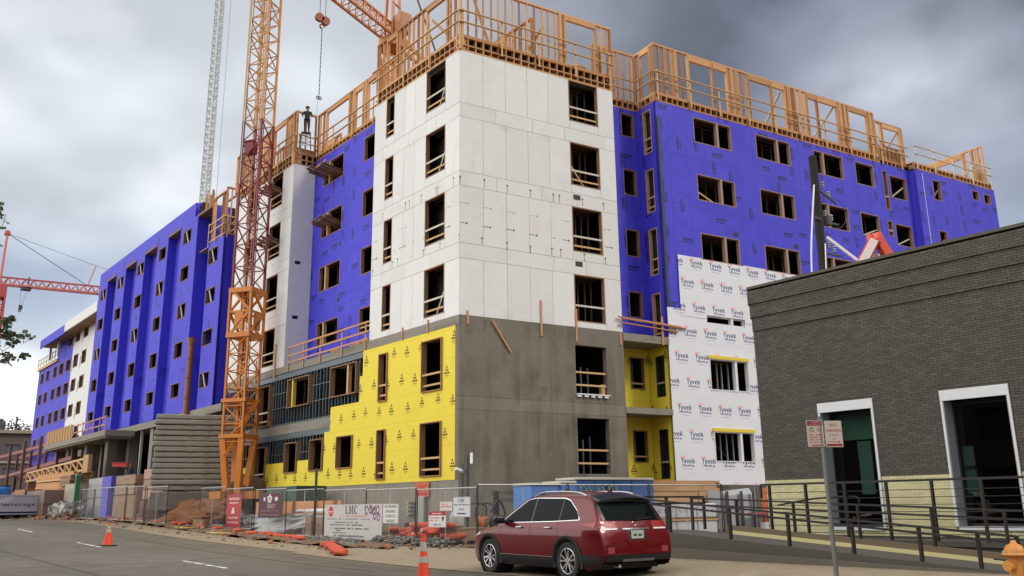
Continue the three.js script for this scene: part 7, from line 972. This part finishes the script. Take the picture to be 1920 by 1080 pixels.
  obj(o, 'rear_bumper_cladding', rearG(-0.88, 0.88, () => 0.38, (z) => 0.5, 0.014, 30, 5), clad); for (const s of [-1, 1]) obj(o, 'rear_bumper_cladding', sideG(s, 0.08, 0.58, () => 0.29, () => 0.5, 0.013, 10, 4), clad); obj(o, 'skid_plate', rearG(-0.4, 0.4, () => 0.37, () => 0.42, 0.022, 8, 2), mat(0.12, 0.12, 0.12, 0.5)); obj(o, 'tailgate_trim', rearG(-0.34, 0.34, () => 0.955, () => 0.98, 0.012, 8, 2), chrome); obj(o, 'emblem', new THREE.TorusGeometry(0.06, 0.008, 6, 18).scale(1, 0.55, 1).rotateY(-1.5708).translate(rearX(1.06, 0) - 0.014, 1.06, 0), chrome);
  { const t = canvas(256, 128, (x, w, h) => { x.fillStyle = '#b9bdb6'; x.fillRect(0, 0, w, h); x.fillStyle = '#9fb0a8'; x.beginPath(); x.moveTo(0, 60); x.lineTo(60, 20); x.lineTo(130, 52); x.lineTo(190, 16); x.lineTo(w, 58); x.lineTo(w, 0); x.lineTo(0, 0); x.fill(); smudge(x, 34, 50, 190, 44, '#3e5a4c', 0.3); }), g = obj(o, 'number_plate', boxG(0.012, 0.155, 0.31), mat(0.6, 0.6, 0.58, 0.5)); g.position.set(rearX(0.86, 0) - 0.014, 0.86, 0); const f = shade(new THREE.Mesh(new THREE.PlaneGeometry(0.3, 0.148).rotateY(-1.5708).translate(-0.008, 0, 0), new THREE.MeshStandardMaterial({ map: t, roughness: 0.5 }))); f.name = 'plate_face'; g.add(f); obj(o, 'plate_recess', rearG(-0.22, 0.22, () => 0.75, () => 0.96, 0.004, 8, 4), mat(0.03, 0.004, 0.006, 0.4)); }
  obj(o, 'windscreen', (() => { const pos = [], idx = []; const n = 16, m = 10; for (let i = 0; i <= n; i++) for (let j = 0; j <= m; j++) { const x = lerp(2.62, 3.5, j / m), y = T(x), zz = lerp(-1, 1, i / n) * Math.max(0, base(Math.min(y - 0.08, 1.5)) - 0.12); const yy = y - 0.12 * (1 - Math.sqrt(Math.max(0, 1 - (zz / base(y - 0.1)) ** 2))); pos.push(x, yy + 0.012, zz); } for (let i = 0; i < n; i++) for (let j = 0; j < m; j++) { const a = i * (m + 1) + j, b = a + 1, c = a + m + 1, d = c + 1; idx.push(a, c, b, b, c, d); } const g = new THREE.BufferGeometry(); g.setAttribute('position', new THREE.Float32BufferAttribute(pos, 3)); g.setIndex(idx); g.computeVertexNormals(); return g; })(), glassM);
  obj(o, 'antenna', (() => { const s = new THREE.Shape(); s.moveTo(0, 0); s.lineTo(0.18, 0); s.quadraticCurveTo(0.06, 0.03, 0.0, 0.085); return new THREE.ExtrudeGeometry(s, { depth: 0.03, bevelEnabled: true, bevelSize: 0.006, bevelThickness: 0.006, bevelSegments: 2 }).translate(0.72, 1.65, -0.015); })(), M.black);
  obj(o, 'floor_pan', boxG(4.0, 0.1, 1.7, 2.4, 0.27, 0), M.black); obj(o, 'exhaust_tip', cyl(0.03, 0.03, 0.16, 0, 0, 0, 12).rotateZ(1.5708).translate(0.14, 0.3, -0.5), chrome);
  // wheels
  const tyre = new THREE.LatheGeometry([[0.235, -0.1], [0.33, -0.118], [0.36, -0.095], [0.366, -0.05], [0.366, 0.05], [0.36, 0.095], [0.33, 0.118], [0.235, 0.1]].map(([a, b]) => new THREE.Vector2(a, b)), 40).rotateX(1.5708), rim = new THREE.LatheGeometry([[0.0, -0.02], [0.19, -0.02], [0.215, -0.03], [0.22, 0.06], [0.236, 0.09], [0.246, 0.1], [0.236, 0.108], [0.226, 0.1]].map(([a, b]) => new THREE.Vector2(a, b)), 40).rotateX(1.5708);
  const spokes = (() => { const g = []; for (let i = 0; i < 5; i++) for (const d of [-0.17, 0.17]) { const a = i * Math.PI * 2 / 5 + d * 1.1; g.push(barG(V3(0.045 * Math.cos(a), 0.045 * Math.sin(a), 0.085), V3(0.235 * Math.cos(a + d * 0.35), 0.235 * Math.sin(a + d * 0.35), 0.094), 0.034, 0.03)); } g.push(new THREE.CylinderGeometry(0.058, 0.065, 0.05, 20).rotateX(1.5708).translate(0, 0, 0.085)); g.push(new THREE.TorusGeometry(0.236, 0.012, 8, 40).translate(0, 0, 0.1)); return mergeGeometries(g.map((q) => { q = q.index ? q.toNonIndexed() : q; return q; })); })();
  const rimM = mat(0.62, 0.61, 0.6, 0.25, { metalness: 0.9 }), darkRim = mat(0.03, 0.03, 0.03, 0.5);
  for (const [x, y] of wc) for (const s of [-1, 1]) { const w = new THREE.Group(); w.name = pname(o, 'wheel'); w.position.set(x, 0.366, s * 0.815); w.rotation.y = s > 0 ? 0 : Math.PI; w.rotation.z = rr(0, 1.2); o.add(w); obj(w, 'tyre', tyre, M.rubber); obj(w, 'rim', rim, darkRim); obj(w, 'spokes', spokes, rimM); }
  // stand it: local x forward
  o.rotation.y = 1.486; o.position.set(12.72, -0.17, -11.88);
}
// ---------- trailer at the left edge ----------
{ const t = canvas(1024, 256, (x, w, h) => { x.fillStyle = '#b9b7bd'; x.fillRect(0, 0, w, h); x.fillStyle = '#cfccd0'; x.beginPath(); x.moveTo(w * 0.55, h); x.lineTo(w * 0.75, 0); x.lineTo(w * 0.82, 0); x.lineTo(w * 0.62, h); x.fill(); x.fillStyle = '#20264e'; x.fillRect(0, h * 0.86, w, h * 0.1); line(x, 'mobile', w * 0.66, h * 0.55, `bold ${h * 0.25}px sans-serif`, '#232848'); line(x, 'storage', w * 0.87, h * 0.55, `bold ${h * 0.25}px sans-serif`, '#5c2a4c'); });
  const o = thing('utility_trailer', 'grey white lettered trailer at the left edge of the street', 'trailer', [11.0, gh(-80), -80], 0.06); obj(o, 'box', new RoundedBoxGeometry(9.2, 1.45, 2.2, 2, 0.04).translate(0, 1.05, 0), mat(0.5, 0.5, 0.52, 0.5)); obj(o, 'side_panel', new THREE.PlaneGeometry(9.0, 1.35).translate(0, 1.05, 1.104), new THREE.MeshStandardMaterial({ map: t, roughness: 0.5 })); const sp = obj(o, 'end_panel', new THREE.PlaneGeometry(2.1, 1.35).rotateY(1.5708).translate(4.604, 1.05, 0), mat(0.52, 0.52, 0.54, 0.5)); for (const [x, z] of [[3.6, -0.9], [2.6, -0.9], [3.6, 0.9], [2.6, 0.9]]) obj(o, 'wheel', cyl(0.33, 0.33, 0.25, 0, -0.12, 0, 18).rotateX(1.5708).translate(x, 0.33, z), M.rubber); obj(o, 'rim_rail', boxG(9.3, 0.1, 0.08, 0, 1.8, 1.1), M.galv); obj(o, 'chassis', boxG(9, 0.16, 0.2, 0, 0.36, 0), M.steelDark);
  const bl = [['blue plastic barrel standing behind the trailer, nearest its right end', 13.6, -82.5, 0.03, 0.2, 0.5], ['darker blue barrel behind the trailer at the picture edge', 12.6, -84, 0.02, 0.1, 0.22], ['blue toilet cabin top behind the middle of the trailer', 11.9, -82.5, 0.03, 0.16, 0.4]]; bl.forEach(([l, x, z, r, g, b], i) => { const q = thing(i === 2 ? 'blue_cabin' : 'barrel', l, i === 2 ? 'cabin' : 'barrel', [x, gh(-80), z]); if (i === 2) { obj(q, 'body', new RoundedBoxGeometry(1.4, 2.7, 2.2, 2, 0.05).translate(0, 1.35, 0), mat(r, g, b, 0.5)); obj(q, 'roof', boxG(1.5, 0.12, 2.3, 0, 2.76, 0), M.white); } else { obj(q, 'body', new THREE.LatheGeometry([[0, 0], [0.55, 0], [0.6, 0.1], [0.57, 1.0], [0.61, 1.1], [0.57, 2.3], [0.6, 2.4], [0.5, 2.55], [0, 2.57]].map(([p, q]) => new THREE.Vector2(p, q)), 24), mat(r, g, b, 0.45)); obj(q, 'lid', cyl(0.5, 0.5, 0.06, 0, 2.57, 0, 20), M.black); } }); }

// ---------- people ----------
function field(caps, cell) {                                      // one skin over tapered capsules [ax,ay,az,bx,by,bz,ra,rb]
  let lo_ = [1e9, 1e9, 1e9], hi_ = [-1e9, -1e9, -1e9]; for (const c of caps) for (let k = 0; k < 3; k++) { lo_[k] = Math.min(lo_[k], c[k] - c[6] - 0.04, c[k + 3] - c[7] - 0.04); hi_[k] = Math.max(hi_[k], c[k] + c[6] + 0.04, c[k + 3] + c[7] + 0.04); }
  const S = Math.max(hi_[0] - lo_[0], hi_[1] - lo_[1], hi_[2] - lo_[2]), n = Math.min(110, Math.ceil(S / cell)), mc = new MarchingCubes(n, new THREE.MeshBasicMaterial(), false, false, 60000), cx = [0, 1, 2].map((k) => (lo_[k] + hi_[k]) / 2); mc.isolation = 0;
  const half = S / 2 * 1.08; let q = 0; for (let z = 0; z < n; z++) for (let y = 0; y < n; y++) for (let x = 0; x < n; x++) { const P = [x, y, z].map((v, k) => cx[k] + ((v - n / 2) / (n / 2)) * half); let d = 1e9; for (const c of caps) { const ab = [c[3] - c[0], c[4] - c[1], c[5] - c[2]], ap = [P[0] - c[0], P[1] - c[1], P[2] - c[2]], l2 = ab[0] ** 2 + ab[1] ** 2 + ab[2] ** 2, t = l2 ? clamp((ap[0] * ab[0] + ap[1] * ab[1] + ap[2] * ab[2]) / l2, 0, 1) : 0; const e = Math.hypot(ap[0] - t * ab[0], ap[1] - t * ab[1], ap[2] - t * ab[2]) - lerp(c[6], c[7], t), k = Math.min(0.03, cell * 2), h = clamp(0.5 + 0.5 * (d - e) / k, 0, 1); d = d > 1e8 ? e : lerp(d, e, h) - k * h * (1 - h); } mc.field[z * n * n + y * n + x] = -d; }
  mc.update(); const c = mc.count, g = new THREE.BufferGeometry(); g.setAttribute('position', new THREE.BufferAttribute(mc.positionArray.slice(0, c * 3), 3)); g.setAttribute('normal', new THREE.BufferAttribute(mc.normalArray.slice(0, c * 3), 3)); g.scale(half, half, half); return g.translate(cx[0], cx[1], cx[2]);
}
function hand(at, dir, side) {                                    // palm, four fingers, thumb
  const d = V3(...dir).normalize(), s = V3(...side).normalize(), n = new THREE.Vector3().crossVectors(d, s), p = (a, b, c) => { const v = V3(...at).addScaledVector(d, a).addScaledVector(s, b).addScaledVector(n, c); return [v.x, v.y, v.z]; }, C = [[...p(0, 0, 0), ...p(0.08, 0, 0), 0.03, 0.034], [...p(0.03, -0.02, 0), ...p(0.085, -0.028, 0), 0.02, 0.02], [...p(0.03, 0.02, 0), ...p(0.085, 0.028, 0), 0.02, 0.02]];
  [[-0.033, 0.06], [-0.011, 0.078], [0.011, 0.072], [0.033, 0.055]].forEach(([b, L]) => { C.push([...p(0.095, b, 0), ...p(0.095 + L * 0.55, b * 1.1, 0.008), 0.0095, 0.009], [...p(0.095 + L * 0.55, b * 1.1, 0.008), ...p(0.095 + L * 0.85, b * 1.1, 0.035), 0.009, 0.008]); }); C.push([...p(0.02, -0.03, 0.005), ...p(0.055, -0.06, 0.02), 0.014, 0.011], [...p(0.055, -0.06, 0.02), ...p(0.085, -0.066, 0.032), 0.011, 0.0085]); return C;
}
function person(name, label, pos, turn, J, colors) {
  const o = thing(name, label, 'person', pos, turn), body = [];
  const seg = (a, b, r, q) => body.push([...J[a], ...J[b], r, q]);
  seg('pelvis', 'chest', 0.15, 0.17); body.push([J.chest[0] - 0.12, J.chest[1] + 0.06, J.chest[2], J.chest[0] + 0.12, J.chest[1] + 0.06, J.chest[2], 0.1, 0.1]); seg('chest', 'neck', 0.1, 0.06); seg('neck', 'head', 0.055, 0.06);
  for (const s of ['L', 'R']) { seg('sh' + s, 'el' + s, 0.062, 0.048); seg('el' + s, 'wr' + s, 0.046, 0.033); seg('hip' + s, 'kn' + s, 0.095, 0.066); seg('kn' + s, 'an' + s, 0.064, 0.042); body.push([J['an' + s][0], J['an' + s][1] - 0.02, J['an' + s][2] - 0.04, J['an' + s][0], J['an' + s][1] - 0.045, J['an' + s][2] + 0.17, 0.045, 0.04]); body.push([...J.pelvis, ...J['hip' + s], 0.12, 0.1]); }
  const H = J.head, head = [[H[0], H[1] + 0.02, H[2] - 0.01, H[0], H[1] + 0.06, H[2] - 0.005, 0.09, 0.095], [H[0], H[1] - 0.05, H[2] + 0.03, H[0], H[1] - 0.06, H[2] + 0.05, 0.055, 0.045], [H[0], H[1] - 0.005, H[2] + 0.09, H[0], H[1] - 0.02, H[2] + 0.108, 0.012, 0.016], [H[0] - 0.092, H[1], H[2], H[0] - 0.094, H[1] + 0.02, H[2], 0.016, 0.016], [H[0] + 0.092, H[1], H[2], H[0] + 0.094, H[1] + 0.02, H[2], 0.016, 0.016]];
  const dirv = (a, b) => J[b].map((v, k) => v - J[a][k]); const gs = [field(body, 0.02), field(head, 0.008), field(hand(J.wrL, dirv('elL', 'wrL'), [0, 0.2, 1]), 0.006), field(hand(J.wrR, dirv('elR', 'wrR'), [0, 0.2, 1]), 0.006)];
  const paint = gs.map((g, i) => { const p = g.attributes.position, c = new Float32Array(p.count * 3); for (let k = 0; k < p.count; k++) { const y = p.getY(k); let q = i ? colors.skin : y < J.anL[1] + 0.02 ? [0.03, 0.022, 0.015] : y < J.pelvis[1] - 0.02 && Math.abs(p.getX(k)) < 0.35 ? colors.trousers : colors.shirt; if (!i && y > J.neck[1] + 0.01) q = colors.skin; c.set(q, k * 3); } g.setAttribute('color', new THREE.BufferAttribute(c, 3)); return g; });
  obj(o, 'body', mergeGeometries(paint), mat(1, 1, 1, 0.85, { vertexColors: true }));
  for (const s of [-1, 1]) obj(o, 'eye', new THREE.SphereGeometry(0.012, 8, 6).translate(H[0] + s * 0.033, H[1] + 0.02, H[2] + 0.086), M.black); obj(o, 'mouth', boxG(0.045, 0.008, 0.008, H[0], H[1] - 0.052, H[2] + 0.095), mat(0.25, 0.08, 0.07, 0.7));
  obj(o, 'hard_hat', new THREE.LatheGeometry([[0.14, 0], [0.145, 0.01], [0.118, 0.02], [0.11, 0.07], [0.07, 0.115], [0.0, 0.125]].map(([a, b]) => new THREE.Vector2(a, b)), 22).translate(H[0], H[1] + 0.065, H[2]), mat(...colors.hat, 0.4)); return o;
}
const stand = { pelvis: [0, 0.95, 0], chest: [0, 1.3, 0.0], neck: [0, 1.47, 0.02], head: [0, 1.6, 0.03], hipL: [-0.1, 0.88, 0], hipR: [0.1, 0.88, 0], knL: [-0.11, 0.5, 0.03], knR: [0.12, 0.5, 0.02], anL: [-0.12, 0.09, 0], anR: [0.13, 0.09, -0.02], shL: [-0.2, 1.38, 0], shR: [0.2, 1.38, 0], elL: [-0.29, 1.12, 0.02], elR: [0.27, 1.12, 0.05], wrL: [-0.27, 0.88, 0.12], wrR: [0.2, 0.98, 0.22] };
person('person', 'person in dark clothes and hard hat standing on a ladder among the roof frames', [21.5, 23.55, -46.1], -0.5, { ...stand, elL: [-0.3, 1.13, 0.1], wrL: [-0.24, 0.95, 0.3], elR: [0.3, 1.16, 0.05], wrR: [0.27, 1.0, 0.24] }, { skin: [0.35, 0.2, 0.14], shirt: [0.02, 0.024, 0.03], trousers: [0.018, 0.02, 0.026], hat: [0.03, 0.04, 0.045] });
{ const o = thing('step_ladder', 'dark step ladder on the roof under the standing person', 'ladder', [21.5, 22.38, -46.15], -0.5); for (const x of [-0.25, 0.25]) { stick(o, 'rail', M.steelDark, V3(x * 1.3, 0, 0.45), V3(x, 1.17, 0.05), 0.05, 0.06); stick(o, 'rail', M.steelDark, V3(x * 1.3, 0, -0.45), V3(x, 1.17, -0.05), 0.04, 0.05); } for (let i = 1; i < 5; i++) stick(o, 'step', M.galv, V3(-0.3, i * 0.26, 0.45 - i * 0.09), V3(0.3, i * 0.26, 0.45 - i * 0.09), 0.03, 0.09); obj(o, 'top_step', boxG(0.56, 0.04, 0.4, 0, 1.17, 0), M.steelDark); }
person('person', 'person in dark clothes with a red hard hat between the columns under the blue building', [20.7, 3.05, -73.2], -0.6, { ...stand, elL: [-0.42, 1.42, 0.1], wrL: [-0.62, 1.5, 0.15] }, { skin: [0.3, 0.17, 0.12], shirt: [0.03, 0.035, 0.045], trousers: [0.03, 0.04, 0.06], hat: [0.4, 0.03, 0.03] });
{ const o = thing('orange_beam', 'short bright orange red beam held up by the person under the blue building', 'beam', [20.2, 4.75, -73.5], -0.6); obj(o, 'beam', boxG(1.1, 0.3, 0.12, -0.3, 0, 0), mat(0.75, 0.08, 0.05, 0.6)); obj(o, 'flange', boxG(1.1, 0.04, 0.24, -0.3, 0.17, 0), mat(0.75, 0.08, 0.05, 0.6)); const w = thing('work_platform', 'grey scaffold platform carrying the person under the blue building', 'platform', [20.75, 0.6, -73.2]); obj(w, 'deck', boxG(1.0, 0.06, 3, 0, 2.41, 0), M.galv); for (const x of [-0.45, 0.45]) for (const z of [-1.4, 1.4]) obj(w, 'leg', barG(V3(x, 0, z), V3(x, 2.4, z), 0.06, 0.06, true), M.galv); for (const z of [-1.4, 1.4]) obj(w, 'brace', barG(V3(-0.45, 0.2, z), V3(0.45, 2.2, z), 0.04, 0.04, true), M.galv); }

// ---------- tree at the left edge ----------
{
  const o = thing('street_tree', 'leafy tree branches reaching in at the left edge of the picture', 'tree', [-0.2, 0, -13.4]); const bark = mat(0.07, 0.055, 0.04, 0.95); const leaves = [], tw = [];
  obj(o, 'trunk', tubeG([[0, 0, 0], [0.05, 2, 0], [-0.05, 4.2, 0.1], [0.1, 6.5, 0]], 0.13, 30, 10), bark);
  const branch = (p, q, n, spread, dens) => { const a = V3(...p), b = V3(...q); tw.push(tubeG([p, [lerp(p[0], q[0], 0.5), lerp(p[1], q[1], 0.5) + 0.12, lerp(p[2], q[2], 0.5)], q], 0.014, 12, 5)); for (let i = 0; i < n; i++) { const t = Math.pow(rnd(), 0.7), c = a.clone().lerp(b, lerp(0.35, 1.04, t)); c.y += 0.12 * Math.sin(Math.PI * t); const e = c.clone().add(V3(rr(-1, 1), rr(-1, 0.8), rr(-1, 1)).multiplyScalar(spread)); tw.push(barG(c, e, 0.006)); for (let k = 0; k < dens; k++) { const g = new THREE.PlaneGeometry(0.085 * rr(0.6, 1.2), 0.05 * rr(0.7, 1.2), 2, 1), pp = g.attributes.position; for (let m = 0; m < pp.count; m++) pp.setZ(m, -Math.abs(pp.getX(m)) * 0.3); g.rotateX(rr(-1.2, 1.2)); g.rotateY(rr(0, 6.28)); const w = c.clone().lerp(e, rr(0.4, 1.15)); g.translate(w.x + rr(-0.04, 0.04), w.y + rr(-0.05, 0.05), w.z + rr(-0.04, 0.04)); leaves.push(g); } } };
  branch([-0.05, 3.4, 0.1], [2.28, 3.22, 0.5], 44, 0.16, 4); branch([-0.05, 3.6, 0.1], [2.3, 3.42, 0.55], 30, 0.14, 4); branch([0, 3.9, 0.1], [2.05, 3.62, 0.5], 34, 0.14, 5); branch([0, 4.6, 0.1], [2.0, 3.92, 0.5], 10, 0.12, 4); branch([0.05, 5.2, 0.05], [1.93, 5.15, 0.4], 22, 0.14, 5); branch([0, 5.0, 0], [1.6, 4.5, 0.3], 50, 0.25, 6);
  for (let i = 0; i < 22; i++) { const a = rr(0, 6.28), y = rr(3.2, 6.4), r = rr(0.8, 1.6); if (Math.cos(a) > 0.2) continue; branch([0, y - 0.4, 0], [r * Math.cos(a), y + rr(0, 0.5), r * Math.sin(a)], 40, 0.3, 6); }
  obj(o, 'twigs', mergeGeometries(tw.map((g) => { g.deleteAttribute('uv'); return g; })), bark); const lm = new THREE.MeshPhysicalMaterial({ color: col(0.085, 0.12, 0.05), roughness: 0.8, side: THREE.DoubleSide, transmission: 0.3, thickness: 0 }); const lp = obj(o, 'crown', mergeGeometries(leaves), lm); lp.userData.kind = 'stuff';
}
// the other side of the street, behind and left of the camera: seen only as reflections in glass and paint
{ const o = thing('opposite_building', 'dark brick row across the street, seen only mirrored in the car and window glass', 'building'), m = mat(0.09, 0.065, 0.05, 0.9), Fo = frame(-17, 0, 0, -1, 1);
  const W = []; for (let u = -32; u < 52; u += 4.2) for (const v of [1.2, 4.9]) W.push([u, u + 2.2, v, v + 2]);
  fwall(o, 'brick_wall', m, Fo, rect(-36, 55, -0.5, 8.6), W, 0, 0.4); for (const [a, b, c, d] of W) fbox(o, 'window', mat(0.03, 0.035, 0.04, 0.15), Fo, a, b, c, d, -0.3, -0.25); fbox(o, 'cornice', mat(0.2, 0.17, 0.14, 0.9), Fo, -36.2, 55.2, 8.6, 9.0, -0.4, 0.3); fbox(o, 'roof', M.steelDark, Fo, -36, 55, 8.2, 8.4, -14, -0.41); fbox(o, 'end_wall', m, Fo, 54.6, 55, -0.5, 8.2, -14, -0.41); fbox(o, 'end_wall', m, Fo, -36, -35.6, -0.5, 8.2, -14, -0.41); }
// bare bushes against the sky beside the far wing
{ const o = thing('far_bush', 'dark ragged bush rising behind the brown building at the far left', 'bush', [27, 13, -160]); const g = []; for (let i = 0; i < 420; i++) { const q = new THREE.PlaneGeometry(0.34, 0.24).rotateX(rr(0, 3)).rotateY(rr(0, 3)); const a = rr(0, 6.3), r = rr(0, 1) ** 1.5 * 2.6; q.translate(r * Math.cos(a), rr(-0.5, 0.8) * (4 - r), r * Math.sin(a)); g.push(q); } const tw = []; for (let i = 0; i < 14; i++) { const a = i * 0.9; tw.push(barG(V3(0, -1, 0), V3(2.2 * Math.cos(a), rr(0.5, 2.8), 2.2 * Math.sin(a)), 0.07)); } obj(o, 'branches', mergeGeometries(tw), mat(0.07, 0.055, 0.04, 0.95)); obj(o, 'crown', mergeGeometries(g), mat(0.05, 0.055, 0.035, 0.9, { side: THREE.DoubleSide })).userData.kind = 'stuff'; obj(o, 'trunk', cyl(0.4, 0.2, 14, 0, -13, 0), mat(0.07, 0.055, 0.04, 0.95)); }

renderer.render(scene, camera);
